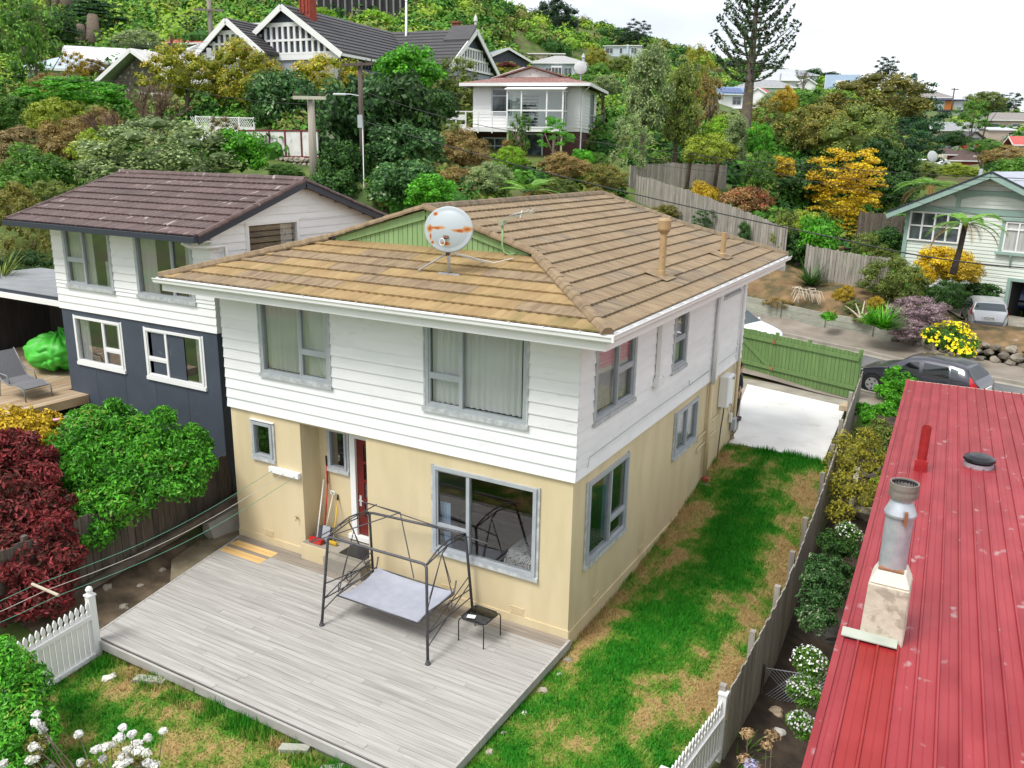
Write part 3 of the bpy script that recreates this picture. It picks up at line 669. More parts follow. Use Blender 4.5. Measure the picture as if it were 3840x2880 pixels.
# ------------------------------------------------------------------ roof
roof = MB()
cz = lambda x: ZG+PT*(E_-x)
XM = -WX/2; yg, yr, yk = 1.52, 10.2, 10.2
xk = -1.65; xkl = 2*XM-xk; zk = cz(xk); zr = cz(XM)
xl = 2*XM-E_; YF = DY+E_
RS_ = [(E_, -E_, ZG), (xk, yg, zk), (XM, yg, zr), (XM, yr, zr), (xk, yk, zk), (E_, YF, ZG)]
LS_ = [(2*XM-x, y, z) for x, y, z in RS_][::-1]
for P_ in (RS_, LS_): roof.poly([(x, y, z-.012) for x, y, z in P_])
roof.poly([(xl, -E_, ZG-.012), (E_, -E_, ZG-.012), (xk, yg+.1, zk-.012), (xkl, yg+.1, zk-.012)]); roof.poly([(E_, YF, ZG-.012), (xl, YF, ZG-.012), (xkl, yk, zk-.012), (xk, yk, zk-.012)])
roof.poly([(xkl, yr, zk), (xk, yr, zk), (XM, yr, zr)])
roofo = roof.build('roof', TILEE, house, fix=False)
cs = 1/math.sqrt(1+PT*PT); course = .362; nrm_r = Vector((PT*cs, 0, cs)); s_r = Vector((-cs, 0, PT*cs))
k_lo = (yg+E_)/((E_-xk)/cs); k_hi = (YF-yk)/((E_-xk)/cs); rk = 7
rows = 15
# right slope: along = +y from the near corner (x measured from y=0)
tiled_plane(roofo, (E_, 0, ZG), (0, 1, 0), s_r, nrm_r, 14, ((E_-XM)/cs-.02)/14, lambda r: ((-E_, k_lo) if r < rk else (yg, 0)), lambda r: ((YF, -k_hi) if r < rk else (yr, 0)), 1.27, [TILE, TILEE], 3)
# front hip
pf = (zk-ZG)/(yg+.1+E_); cf = 1/math.sqrt(1+pf*pf); s_f = Vector((0, cf, pf*cf)); n_f = Vector((0, -pf*cf, cf)); slen = (yg+.1+E_)/cf
kx = (E_-xk)/slen
MOSS = M('mossy_roof_tile', (.26, .172, .078), (.345, .24, .112), 2.4, .85, rnd=.05, bump=.25, bscale=55, stretch=(1, .5, 1), c3=(.17, .135, .045), s3=1.4, r3=(.52, .72))
tiled_plane(roofo, (0, -E_, ZG), (1, 0, 0), s_f, n_f, 7, slen/7, lambda r: (xl, kx), lambda r: (E_, -kx), 1.27, [MOSS, MOSS, TILE], 5)
# left slope
nl = Vector((-PT*cs, 0, cs)); s_l = Vector((cs, 0, PT*cs))
tiled_plane(roofo, (xl, 0, ZG), (0, -1, 0), s_l, nl, 14, ((E_-XM)/cs-.02)/14, lambda r: ((-YF, k_hi) if r < rk else (-yr, 0)), lambda r: ((E_, -k_lo) if r < rk else (-yg, 0)), 1.27, [TILE, TILEE], 9)
caps(roofo, (E_+.01, -E_-.01, ZG+.045), (xk+.04, yg-.02, zk+.05), TILE, .45); caps(roofo, (xl-.01, -E_-.01, ZG+.045), (xkl-.04, yg-.02, zk+.05), TILE, .45)
caps(roofo, (XM, yg, zr+.04), (XM, yr, zr+.04), TILEE, .42); caps(roofo, (E_, YF, ZG+.045), (xk, yk, zk+.05), TILEE, .45); caps(roofo, (xk, yk, zk+.04), (XM, yr, zr+.04), TILEE, .45)
# gablet: barge caps, green barge boards, vertical green boards
caps(roofo, (xk+.02, yg+.03, zk+.07), (XM, yg+.03, zr+.06), TILE, .5, w=.17, h=.04, name='barge_cap'); caps(roofo, (xkl-.02, yg+.03, zk+.07), (XM, yg+.03, zr+.06), TILE, .5, w=.17, h=.04, name='barge_cap')
gabl = MB(); gabl.prism([(xkl+.1, 1.63, zk-.02), (xk-.1, 1.63, zk-.02), (XM, 1.63, zr-.06)], (0, .1, 0)); gablo = gabl.build('gablet', GREENG, house)
nbd = 36
for k in range(nbd):
 x0 = lerp(xkl+.35, xk-.35, k/nbd)+.006; x1 = lerp(xkl+.35, xk-.35, (k+1)/nbd)-.006
 hgt = lambda x: zr-.13-PT*abs(x-XM)
 b = MB(); b.hexa([(x0, 1.595, zk-.03), (x1, 1.595, zk-.03), (x1, 1.632, zk-.03), (x0, 1.632, zk-.03), (x0, 1.595, hgt(x0)), (x1, 1.595, hgt(x1)), (x1, 1.632, hgt(x1)), (x0, 1.632, hgt(x0))])
 b.build('board', GREENG, gablo)
for sg in (-1, 1):
 b = MB(); b.beam((XM, 1.575, zr-.11), (XM+sg*(XM-xkl-.15), 1.575, zk+.0), .045, .17); b.build('barge_board', GREENG, gablo)
# fascia, soffit, gutters
sof = MB(); sof.box((xl+.06, -E_+.06, ZS+.05), (E_-.06, -.06, ZS+.08)); sof.box((.06, -.06, ZS+.05), (E_-.06, DY+.06, ZS+.08)); sof.box((xl+.06, -.06, ZS+.05), (-WX-.06, DY+.06, ZS+.08)); sof.box((xl+.06, DY+.06, ZS+.05), (E_-.06, YF-.06, ZS+.08)); sof.build('soffit', WHITE, house)
fa = MB(); fa.box((xl+.02, -E_+.02, ZS+.03), (E_-.02, -E_+.05, ZG-.03)); fa.box((E_-.05, -E_+.05, ZS+.03), (E_-.02, YF-.02, ZG-.03)); fa.box((xl+.02, -E_+.05, ZS+.03), (xl+.05, YF-.02, ZG-.03)); fa.box((xl+.05, YF-.05, ZS+.03), (E_-.05, YF-.02, ZG-.03)); fa.build('fascia', WHITE, house)
def gutter(p, q, out):
 p, q, out = Vector(p), Vector(q), Vector(out); b = MB()
 prof = [(0, .0), (0, -.115), (.035, -.125), (.075, -.115), (.095, -.09), (.1, -.04), (.118, -.02), (.118, .0), (.108, .0), (.092, -.03), (.085, -.08), (.07, -.1), (.012, -.1), (.012, 0)]
 n = len(prof)
 for pt in (p, q):
  for a, z in prof: b.v.append(tuple(pt+out*a+Vector((0, 0, z))))
 b.f += [(i, (i+1) % n, n+(i+1) % n, n+i) for i in range(n)]+[tuple(range(n)), tuple(range(n, 2*n))[::-1]]
 g = b.build('gutter', WHITE, house, smooth=False); k = MB(); ln = (q-p).length
 for i in range(int(ln/.62)):
  c = p+(q-p)*((i+.5)*.62/ln); k.beam(c-out*.03+Vector((0, 0, .004)), c+out*.112+Vector((0, 0, .004)), .03, .006)
 k.build('bracket', WHITE, g)
gutter((xl-.11, -E_-.0, ZG), (E_+.11, -E_-.0, ZG), (0, -1, 0)); gutter((E_, -E_, ZG), (E_, YF+.1, ZG), (1, 0, 0)); gutter((xl, -E_, ZG), (xl, YF, ZG), (-1, 0, 0))
b = MB(); b.beam((E_-.4, YF-.02, ZS+.0), (E_-.02, YF-.02, ZS-.05), .03, .16); b.build('eave_bracket', WHITE, house)
# downpipes, cables, waste pipes
def pipe(pts, r, mat, name='downpipe', n=10): b = MB(); b.tube(pts, r, n); return b.build(name, mat, house, smooth=True)
b = MB(); b.box((.055, 3.68, 4.08), (.145, 3.84, 5.56)); b.box((.05, 3.6, 3.9), (.17, 3.92, 4.08)); b.build('downpipe', WHITE, house)
pipe([(.12, 7.85, 5.6), (.12, 7.85, 3.0)], .05, WHITE); pipe([(.09, 7.85, 3.0), (.09, 7.85, .55)], .055, CREAM)
b = MB(); b.box((.056, 7.95, 3.05), (.12, 8.2, 5.58)); b.build('pipe_cover', WHITE, house)
pipe([(.1, 10.3, 5.6), (.1, 10.3, 3.06)], .032, WHITE); pipe([(.06, 10.55, 3.1), (.06, 10.55, .5)], .045, CREAM)
pipe([(.04, 10.2, 3.6), (.04, 10.2, 1.4)], .012, GALV, 'conduit', 6)
pipe([(.065, .5, 3.35), (.065, 3.5, 3.38), (.065, 7.7, 3.36), (.065, 10.15, 3.38)], .006, GALV, 'cable', 5)
pipe([(.065, .5, 3.35), (.065, .42, 3.18)], .006, GALV, 'cable', 5); pipe([(.065, 6.0, 3.5), (.065, 6.05, 3.36), (.065, 7.6, 3.38)], .008, GALV, 'cable', 5)
for (z, y0, y1) in ((1.75, 7.1, 7.8), (1.45, 7.15, 7.8), (1.9, 7.95, 8.9), (1.5, 8.0, 8.8)): pipe([(.05, y0, z-.1), (.05, y0+.1, z), (.05, y1, z)], .02, CREAM, 'waste_pipe', 8)
pipe([(.05, 8.9, 1.9), (.05, 9.05, 2.1), (.05, 9.5, 2.15)], .02, CREAM, 'waste_pipe', 8)
b = MB(); b.lathe([(.085, .36), (.09, .48), (.07, .5)], (.12, 7.85, 0), 12); b.build('gully_trap', M('red_clay', (.3, .05, .03), (.36, .08, .05), 8, .7), house)
b = MB(); b.box((.03, 7.65, .1), (.32, 8.05, .37)); b.build('gully_kerb', OLDC, house)
b = MB(); b.box((0, 9.9, 1.75), (.03, 10.5, 2.65)); b.build('wall_panel', CREAM, house)
# roof vents: flue with cowl, short pipe
FLUE = M('tan_flue', (.36, .24, .12), (.43, .3, .15), 5, .6, c3=(.24, .07, .04), s3=5, r3=(.62, .72))
zv = cz(.02)
b = MB(); b.lathe([(.085, zv-.05), (.075, zv+.14), (.07, zv+.16), (.068, zv+.85), (.07, zv+.86), (.125, zv+.94), (.13, zv+.96), (.13, zv+1.12), (.1, zv+1.16), (0, zv+1.17)], (.02, 3.75, 0), 16); b.build('flue', FLUE, roofo, smooth=False)
b = MB(); b.prism([(.24, 3.45, cz(.24)+.05), (.24, 4.05, cz(.24)+.05), (-.24, 4.05, cz(-.24)+.05), (-.24, 3.45, cz(-.24)+.05)], (0, 0, .008)); b.build('flashing', TILE, roofo)
zv = cz(.05)
b = MB(); b.lathe([(.09, zv-.05), (.085, zv+.1), (.065, zv+.12), (.063, zv+.6), (.055, zv+.6), (.0, zv+.56)], (.05, 7.98, 0), 14); b.build('vent_pipe', FLUE, roofo)
b = MB(); b.prism([(.24, 7.7, cz(.24)+.05), (.24, 8.3, cz(.24)+.05), (-.22, 8.3, cz(-.22)+.05), (-.22, 7.7, cz(-.22)+.05)], (0, 0, .008)); b.build('flashing', TILE, roofo)
# ================================================================== deck
deck = thing('deck', 'low weathered grey timber deck in front of the cream wall', 'deck', (-4, -2.2, -.3))
rd = random.Random(11)
BW, DT = .112, 0.0
dl = lambda y: -8.2+(y-0.0)*(-.2)      # slanted left edge
DECKY0, DECKY1 = -4.33, -.03
nrow = int((DECKY1-DECKY0)/BW)
for r in range(nrow):
 y1 = DECKY1-r*BW; y0 = y1-BW+.006
 xl_, xr_ = dl((y0+y1)/2), .03
 cuts = [xl_]; x = xl_
 while True:
  x += rd.uniform(1.6, 3.6)
  if x > xr_-.7: break
  cuts.append(x)
 cuts.append(xr_)
 for a, b_ in zip(cuts[:-1], cuts[1:]):
  yel = None
  if r in (2, 3, 5, 6) and a < -7.2 and False: pass
  dz = rd.uniform(-.003, .003)
  def brd(xa, xb, mat):
   mb = MB(); mb.box((xa+.002, y0, -.032+dz), (xb-.002, y1, dz)); mb.build('deck_board', mat, deck)
  mat = DECKB if r < 4 and a < -3.2 else (DECKB if r < 2 else DECKM)
  if 2 <= r <= 6 and a < -8.0:
   if r == 4: brd(-8.08, -6.85, DECKB)
   else: brd(-8.08+rd.uniform(-.02, .02), -6.85, PINE)
   if b_ > -6.85: brd(-6.85, max(b_, -6.2), mat)
  else: brd(max(a, -6.2) if (2 <= r <= 6 and a < -6.2) else a, b_, mat)
mb = MB(); mb.box((.03, DECKY0-.02, -.15), (.075, -.02, .004)); mb.box((dl(DECKY0)-.01, DECKY0-.045, -.15), (.075, DECKY0-.0, .004)); mb.build('edge_board', DECKM, deck)
mb = MB(); mb.beam((dl(-.03)-.02, -.03, -.07), (dl(DECKY0)-.02, DECKY0, -.07), .04, .15); mb.build('edge_board', DECKM, deck)
mb = MB(); mb.box((-6.8, DECKY0+.02, -.3), (-.9, DECKY0+.08, -.16)); mb.build('bearer', DECKM, deck)
mb = MB()
for x in np.arange(-7, 0, .55): mb.box((x, DECKY0+.1, -.16), (x+.045, -.1, -.035))
mb.build('joist', DECKM, deck)
for x in (-7.1, -5.4, -3.6, -1.9, -.35):
 for y in (DECKY0+.15, -2.2): mb = MB(); mb.box((x, y, -.75), (x+.12, y+.12, -.16)); mb.build('pile', TIMB, deck)
# offcuts and stones along the deck edge
for i, (x, y, l, w, lab) in enumerate(((-5.6, -4.5, .5, .16, 'timber offcut on the grass under the middle of the deck front'), (-2.35, -4.5, .4, .14, 'timber offcut under the right part of the deck front'), (-1.6, -4.55, .25, .13, 'short timber block under the deck front near the corner'))):
 z = Hs(x, y); mb = MB(); mb.obox((x, y, z+.05), (l/2, .1, 0), (-.02, w/2, 0), (0, 0, .04)); tag(mb.build('timber_offcut', TIMB), lab, 'offcut')
def rock(x, y, r, label, mat=STONE, z=None, seed=0, cat='stone', group=None, sq=.6, name='stone'):
 bm = bmesh.new(); bmesh.ops.create_icosphere(bm, subdivisions=2, radius=1)
 for v in bm.verts:
  n = NZ.noise(Vector(v.co)*1.3+Vector((seed, seed*2, 0)))*.5; v.co *= (1+n)
  v.co.x *= r; v.co.y *= r*.8; v.co.z *= r*sq
 me = bpy.data.meshes.new(name); bm.to_mesh(me); bm.free(); me.materials.append(mat)
 o = bpy.data.objects.new(name, me); C.objects.link(o); o.location = (x, y, (Hs(x, y) if z is None else z)+r*sq*.35); o.rotation_euler = (0, 0, seed)
 return tag(o, label, cat, group) if label else o
PSTONE = M('white_stone', (.55, .53, .48), (.66, .64, .6), 6, .8)
for i, (x, y) in enumerate([(.2, -.35), (.24, -.8), (.2, -1.35), (.22, -2.0), (.18, -2.6), (.22, -3.1), (.2, -3.7)]):
 rock(x, y, random.Random(i).uniform(.05, .1), 'small stone lying beside the right edge of the deck', PSTONE if i in (1, 3) else STONE, seed=i*1.7, group='stones along the right deck edge')
rock(-6.3, -4.75, .13, 'pale rock at the foot of the left end of the deck front', PSTONE, seed=4.2)
for i, (x, y) in enumerate([(-8.6, -2.4), (-8.9, -3.4), (-8.2, -3.1), (-8.75, -1.75), (-8.4, -3.8), (-7.9, -2.6), (-8.95, -2.9)]):
 rock(x, y, random.Random(i+50).uniform(.05, .11), 'loose stone on the bare earth between the deck and the dark fence', STONE, seed=i*2.3+1, group='stones on the earth by the dark fence')
# ================================================================== swing seat frame
sw = thing('swing_seat', 'dark steel garden swing frame without its canopy, hanging grey fabric seat', 'swing seat', (-3.1, -1.0, 0))
LF, RF, LB, RB = Vector((-4.09, -1.95, 0)), Vector((-1.71, -1.95, 0)), Vector((-4.19, -.3, 0)), Vector((-1.95, -.12, 0))
def top(p, dy, z): return Vector((p.x*.985-.05, p.y+dy, z))
zt = 1.63
TL, TR, BL_, BR_ = Vector((-4.16, -1.6, zt)), Vector((-2.0, -1.55, zt)), Vector((-4.2, -.36, zt)), Vector((-2.08, -.18, zt))
for nm, a, b2 in (('leg', LF, TL), ('leg', RF, TR), ('leg', LB, BL_), ('leg', RB, BR_)):
 mb = MB(); d = (b2-a); mb.tube([a, a+d*.97, b2+Vector((.03*(1 if a.x < -3 else -1), 0, .0))], .026, 10); l_o = mb.build('leg', STEEL, sw, smooth=True)
 mb = MB(); mb.lathe([(.05, .0), (.05, .02), (.032, .05), (.028, .09)], tuple(a), 12); mb.build('foot', STEEL, l_o)
for a, b2, n_ in ((TL, TR, 'front_rail'), (BL_, BR_, 'rear_rail')):
 mb = MB(); u = (b2-a).normalized(); mb.tube([a+Vector((0, 0, -.06)), a+u*.03+Vector((0, 0, -.012)), a+u*.09, b2-u*.09, b2-u*.03+Vector((0, 0, -.012)), b2+Vector((0, 0, -.06))], .026, 10); mb.build(n_, STEEL, sw, smooth=True)
for a, b2 in ((TL, BL_), (TR, BR_)):
 mb = MB(); mid = (a+b2)/2+Vector((0, 0, .14)); mb.tube([a, lerp(a, mid, .5)+Vector((0, 0, .035)), mid, lerp(b2, mid, .5)+Vector((0, 0, .035)), b2], .016, 8)
 mb.tube([a+Vector((0, 0, -.02)), lerp(a, b2, .5)+Vector((0, 0, .05)), b2+Vector((0, 0, -.02))], .012, 8)
 for f in (.3, .5, .7): p = lerp(a, b2, f); mb.tube([p+Vector((0, 0, .01)), p+Vector((0, 0, .09 if f != .5 else .14))], .008, 6)
 mb.build('side_rail', STEEL, sw, smooth=True)
# thin canopy rods left bare
rods = [((-4.45, -1.75, 1.5), (-3.15, -.75, 2.02)), ((-4.45, -.25, 1.75), (-3.15, -.75, 2.02)), ((-3.15, -.75, 2.02), (-2.05, -1.85, 1.5)), ((-4.2, -.36, 1.82), (-1.6, -.18, 1.55)), ((-4.45, -1.75, 1.52), (-4.1, -.25, 1.78))]
for a, b2 in rods: mb = MB(); mb.tube([a, b2], .011, 6); mb.build('canopy_rod', STEEL, sw)
# side lattices
for s_, (f_, b_) in (('l', (LF, LB)), ('r', (RF, RB))):
 t_f, t_b = (TL, BL_) if s_ == 'l' else (TR, BR_)
 P_ = lambda p, q, h: lerp(p, q, h)
 for h0, h1, h2, h3 in ((.3, .47, .47, .3), (.17, .38, .3, .2)):
  mb = MB(); mb.tube([P_(f_, t_f, h0), P_(b_, t_b, h1)], .012, 6); mb.tube([P_(f_, t_f, h2), P_(b_, t_b, h3)], .012, 6); mb.build('cross_brace', STEEL, sw)
 mb = MB(); c = (P_(f_, t_f, .36)+P_(b_, t_b, .36))/2; ring = [c+Vector((0, .07*math.cos(t), .1*math.sin(t))) for t in np.linspace(0, 2*PI, 17)]; mb.tube(ring, .009, 6, cap=False); mb.build('ring', STEEL, sw, smooth=True)
 apex = (t_f+t_b)/2+Vector((.0, 0, .02)); side = 1 if s_ == 'l' else -1
 mb = MB(); zs_ = .52
 ax = apex+Vector((.1*side, 0, -.14))
 for dy in (-.48, .35): mb.tube([ax, (ax.x+.02*side, apex.y+dy, zs_)], .010, 6)
 for dy in (-.15, .12): mb.tube([ax, (ax.x+.02*side, apex.y+dy*2.6, zs_+.25), ], .008, 6)
 mb.tube([apex, ax], .014, 6); mb.build('hanger', STEEL, sw)
# seat: slung fabric on a tube frame
FAB = M('grey_sling_fabric', (.34, .36, .43), (.39, .41, .48), 5, .7, bump=.06, bscale=120)
sx0, sx1, sy0, sy1 = -3.98, -2.2, -1.58, -.42
def seatz(s, t): return .47+.05*t-.07*math.sin(PI*s)*.5-.06*math.sin(PI*t)
mb = MB(); mb.grid(lambda s, t: (lerp(sx0+.03*math.sin(t*PI), sx1-.03*math.sin(t*PI), s), lerp(sy0+.03*math.sin(PI*s), sy1-.02*math.sin(PI*s), t), seatz(s, t)), 20, 12); seat = mb.build('seat', FAB, sw, smooth=True, fix=False)
mb = MB(); mb.tube([(sx0-.03, sy0-.02, .47), (sx0-.03, sy1, .52), (sx0-.03, sy1+.06, .72)], .016, 8); mb.tube([(sx1+.03, sy0-.02, .47), (sx1+.03, sy1, .52), (sx1+.03, sy1+.06, .72)], .016, 8)
mb.tube([(sx0-.03, sy1, .5), (sx1+.03, sy1, .5)], .015, 8); mb.tube([(sx0-.03, sy0, .455), (sx1+.03, sy0, .455)], .015, 8)
mb.tube([(sx1+.05, sy1-.05, .52), (sx1+.16, sy1-.2, .6), (sx1+.12, sy0+.15, .62), (sx1+.05, sy0+.05, .5)], .013, 8); mb.tube([(sx0-.05, sy1-.05, .52), (sx0-.14, sy1-.2, .6), (sx0-.12, sy0+.15, .62), (sx0-.05, sy0+.05, .5)], .013, 8)
mb.build('seat_frame', STEEL, sw, smooth=True)
# ================================================================== side table
tb = thing('side_table', 'small black metal side table with a glass top beside the swing', 'table', (-1.4, -.8, 0))
tcs = [Vector((-1.66, -1.06, 0)), Vector((-1.13, -1.07, 0)), Vector((-1.1, -.53, 0)), Vector((-1.66, -.5, 0))]; th = .45
cen = sum(tcs, Vector())/4
for p in tcs:
 mb = MB(); i_ = (cen-p).normalized(); mb.tube([p, p+Vector((0, 0, th-.06)), p+i_*.02+Vector((0, 0, th-.015)), p+i_*.07+Vector((0, 0, th))], .011, 8); mb.build('leg', BLACK, tb, smooth=True)
ring = []
for k, p in enumerate(tcs):
 for q in (tcs[k-1], tcs[(k+1) % 4]): ring.append(p+(q-p).normalized()*.07+(cen-p).normalized()*.02+Vector((0, 0, th)))
mb = MB(); mb.tube(ring+ring[:1], .013, 8, cap=False); mb.build('rim', BLACK, tb, smooth=True)
mb = MB(); mb.prism([p+Vector((0, 0, -.002)) for p in ring], (0, 0, .005)); mb.build('glass_top', glass('smoked_glass', (.35, .36, .36), .1), tb)
mb = MB(); mb.obox((-1.48, -.92, th+.016), (.075, .02, 0), (-.015, .05, 0), (0, 0, .006)); tag(mb.build('paper_pad', WHITE, bevel=.003), 'small white pad lying on the glass side table', 'pad')
# ================================================================== porch things
mb = MB(); mb.box((-5.25, -.1, .362), (-4.6, .33, .378)); mb.build('x', BLACK); o = bpy.data.objects[-1] if False else C.objects[-1]; o.name = 'doormat'; tag(o, 'black rubber doormat on the porch step', 'doormat')
RED = M('red_plastic', (.5, .015, .015), None, rough=.4); YEL = M('yellow_handle', (.6, .38, .04), None, rough=.5)
def tool(name, label, cat, parts):
 t = thing(name, label, cat, parts[0][1][0])
 for nm, pts, r, mat in parts: mb = MB(); mb.tube(pts, r, 8); mb.build(nm, mat, t, smooth=True)
 return t
bx, by = -6.05, .1
t = tool('broom', 'broom with a white handle and red head leaning in the porch corner', 'broom', [('handle', [(-5.97, .02, .42), (-6.12, .48, 1.62)], .014, WHITE)])
mb = MB(); mb.box((-6.14, -.04, .42), (-5.8, .05, .47)); mb.build('head', RED, t); mb = MB(); mb.box((-6.13, -.05, .362), (-5.81, .06, .42)); mb.build('bristle', M('bristles', (.45, .05, .03), None, rough=.9), t)
t = tool('dustpan_broom', 'long red and black handled scoop leaning in the porch corner behind the broom', 'scoop', [('handle', [(-5.92, .2, .5), (-6.03, .5, 1.55)], .016, RED), ('grip', [(-6.03, .5, 1.55), (-6.06, .53, 1.95)], .02, RED), ('grip_end', [(-6.06, .53, 1.95), (-6.075, .54, 2.15)], .022, BLACK), ('collar', [(-5.97, .33, .9), (-5.99, .38, 1.1)], .02, BLACK)])
mb = MB(); mb.hexa([(-6.12, .08, .37), (-5.8, .08, .37), (-5.8, .34, .37), (-6.12, .34, .37), (-6.1, .2, .62), (-5.82, .2, .62), (-5.82, .36, .62), (-6.1, .36, .62)]); mb.build('pan', M('dark_grey_plastic', (.06, .06, .065), None, rough=.5), t)
t = tool('spade', 'garden spade with a pale D handle leaning in the porch corner', 'spade', [('shaft', [(-5.82, .18, .72), (-5.9, .5, 1.28)], .017, M('pale_wood', (.55, .48, .36), (.62, .55, .43), 5, .6))])
mb = MB(); ring = [Vector((-5.9, .5, 1.28))+Vector((x, x*.0, z)) for x, z in ((0, 0), (-.05, .06), (-.055, .11), (.055, .11), (.05, .06), (0, 0))]; mb.tube(ring, .013, 8); mb.build('handle', WHITE, t, smooth=True)
mb = MB(); mb.hexa([(-5.92, .1, .39), (-5.72, .1, .39), (-5.72, .115, .37), (-5.92, .115, .37), (-5.92, .18, .72), (-5.72, .18, .72), (-5.72, .195, .72), (-5.92, .195, .72)]); mb.build('blade', GALV, t)
t = tool('rake', 'yellow handled rake leaning against the porch wall', 'rake', [('handle', [(-5.62, .14, .42), (-5.78, .52, 1.2)], .016, YEL), ('grip', [(-5.78, .52, 1.2), (-5.8, .54, 1.32)], .018, BLACK)])
mb = MB(); mb.box((-5.72, .08, .4), (-5.5, .14, .44))
for k in range(9): mb.box((-5.715+k*.025, .09, .362), (-5.705+k*.025, .11, .4))
mb.build('head', YEL, t)
mb = MB(); mb.tube([(-6.45, 0, .83), (-6.45, -.06, .83), (-6.45, -.09, .79)], .012, 8); mb.tube([(-6.45, -.05, .83), (-6.45, -.05, .87)], .008, 6); mb.box((-6.49, -.055, .868), (-6.41, -.045, .88)); tag(mb.build('tap', M('brass', (.35, .25, .1), None, rough=.4, metal=.7)), 'brass garden tap on the cream wall left of the porch', 'tap')
# ================================================================== clothesline
cl = thing('clothesline', 'white wall bracket with green clothes lines running to a wooden spreader stick', 'clothesline', (-6.7, -.05, 1.8))
mb = MB(); mb.box((-7.15, -.1, 1.77), (-6.3, -.001, 1.9)); mb.build('bracket', WHITE, cl, bevel=.01)
LINE = M('green_line', (.1, .3, .2), None, rough=.6); WL_ = M('pale_line', (.5, .48, .42), None, rough=.7)
st0, st1 = Vector((-7.54, -5.11, 1.32)), Vector((-6.92, -5.09, 1.3))
for k, (x, e, mt) in enumerate(((-7.05, st0, LINE), (-6.72, lerp(st0, st1, .5), WL_), (-6.4, st1, LINE))):
 p = Vector((x, -.12, 1.81)); mb = MB()
 mb.tube([p+(e-p)*f-Vector((0, 0, .2*math.sin(PI*f))) for f in np.linspace(0, 1, 14)], .005, 5); mb.build('line', mt, cl)
 q = Vector((-7.6+.3*k, -8.2, 1.5)); mb = MB(); mb.tube([e+(q-e)*f-Vector((0, 0, .1*math.sin(PI*f))) for f in np.linspace(0, 1, 6)], .005, 5); mb.build('line', mt, cl)
 mb = MB(); mb.tube([p, (x, -.001, 1.83)], .01, 6); mb.build('hook', GALV, cl)
mb = MB(); mb.tube([st0+Vector((-.03, 0, .02)), st1+Vector((.03, 0, .02))], .026, 8); mb.build('spreader', M('driftwood', (.42, .36, .27), (.5, .44, .34), 5, .8), cl)
# ================================================================== dish, antenna, water heater, meter
ds = thing('satellite_dish', 'large round satellite dish with rust patches on the front roof slope', 'satellite dish', (-2.9, .52, 6.3))
DISHM = bpy.data.materials.new('rusty_dish'); DISHM.use_nodes = True; n_ = DISHM.node_tree.nodes; l_ = DISHM.node_tree.links; b = n_['Principled BSDF']; b.inputs['Roughness'].default_value = .45
tc = n_.new('ShaderNodeTexCoord'); no = n_.new('ShaderNodeTexNoise'); no.inputs['Scale'].default_value = 9; no.inputs['Detail'].default_value = 6; l_.new(tc.outputs['Object'], no.inputs[0]); prev = None
for (x, z, rx, rz) in ((-.36, .0, .07, .09), (-.24, .02, .2, .045), (.37, .02, .1, .08), (.22, -.02, .15, .045), (-.34, -.16, .03, .1), (-.26, .3, .05, .04), (-.3, -.28, .035, .04), (-.04, -.29, .1, .05)):
 mp = n_.new('ShaderNodeMapping'); mp.inputs['Location'].default_value = (-x/rx, 0, -z/rz); mp.inputs['Scale'].default_value = (1/rx, 0, 1/rz); l_.new(tc.outputs['Object'], mp.inputs[0])
 le = n_.new('ShaderNodeVectorMath'); le.operation = 'LENGTH'; l_.new(mp.outputs[0], le.inputs[0])
 if prev is None: prev = le.outputs['Value']
 else: mi = n_.new('ShaderNodeMath'); mi.operation = 'MINIMUM'; l_.new(prev, mi.inputs[0]); l_.new(le.outputs['Value'], mi.inputs[1]); prev = mi.outputs[0]
ad = n_.new('ShaderNodeMath'); ad.operation = 'MULTIPLY_ADD'; ad.inputs[1].default_value = 1.5; l_.new(no.outputs[0], ad.inputs[0]); l_.new(prev, ad.inputs[2])
rp = n_.new('ShaderNodeValToRGB'); e = rp.color_ramp.elements; e[0].position = .55; e[0].color = (.33, .06, .012, 1); e[1].position = 1.0; e[1].color = (.42, .46, .49, 1); x = e.new(.82); x.color = (.5, .26, .08, 1)
ma = n_.new('ShaderNodeMath'); ma.operation = 'MULTIPLY'; ma.inputs[1].default_value = .55; l_.new(ad.outputs[0], ma.inputs[0]); l_.new(ma.outputs[0], rp.inputs[0]); l_.new(rp.outputs[0], b.inputs['Base Color'])
dc = Vector((-2.79, .3, 7.15)); mb = MB(); R_ = .46
prof = [(0, .0)]+[(R_*f, -.085*f*f) for f in np.linspace(.1, 1, 10)]+[(R_+.012, -.09), (R_+.012, -.065), (R_-.01, -.06)]
mb.lathe(prof, (0, 0, 0), 40); mb.xf(Matrix.Rotation(PI/2, 4, 'X'))      # bowl back faces -y
o = mb.build('dish', DISHM, ds, local=True, smooth=True); o.location = dc-Vector(ds.location); o.rotation_euler = (math.radians(-8), 0, math.radians(12)); o.scale = (.98, 1, .86)
mb = MB(); mb.tube([(-2.9, .52, 6.3), (-2.85, .44, 6.82)], .028, 10); mb.build('mast', GALV, ds, smooth=True)
mb = MB(); mb.beam((-2.85, .42, 6.68), (-2.83, .34, 7.0), .06, .07); mb.beam((-2.83, .33, 6.98), (-2.79, .27, 7.02), .1, .05); mb.build('mount', M('rusty_bracket', (.1, .07, .05), (.2, .08, .03), 6, .8), ds)
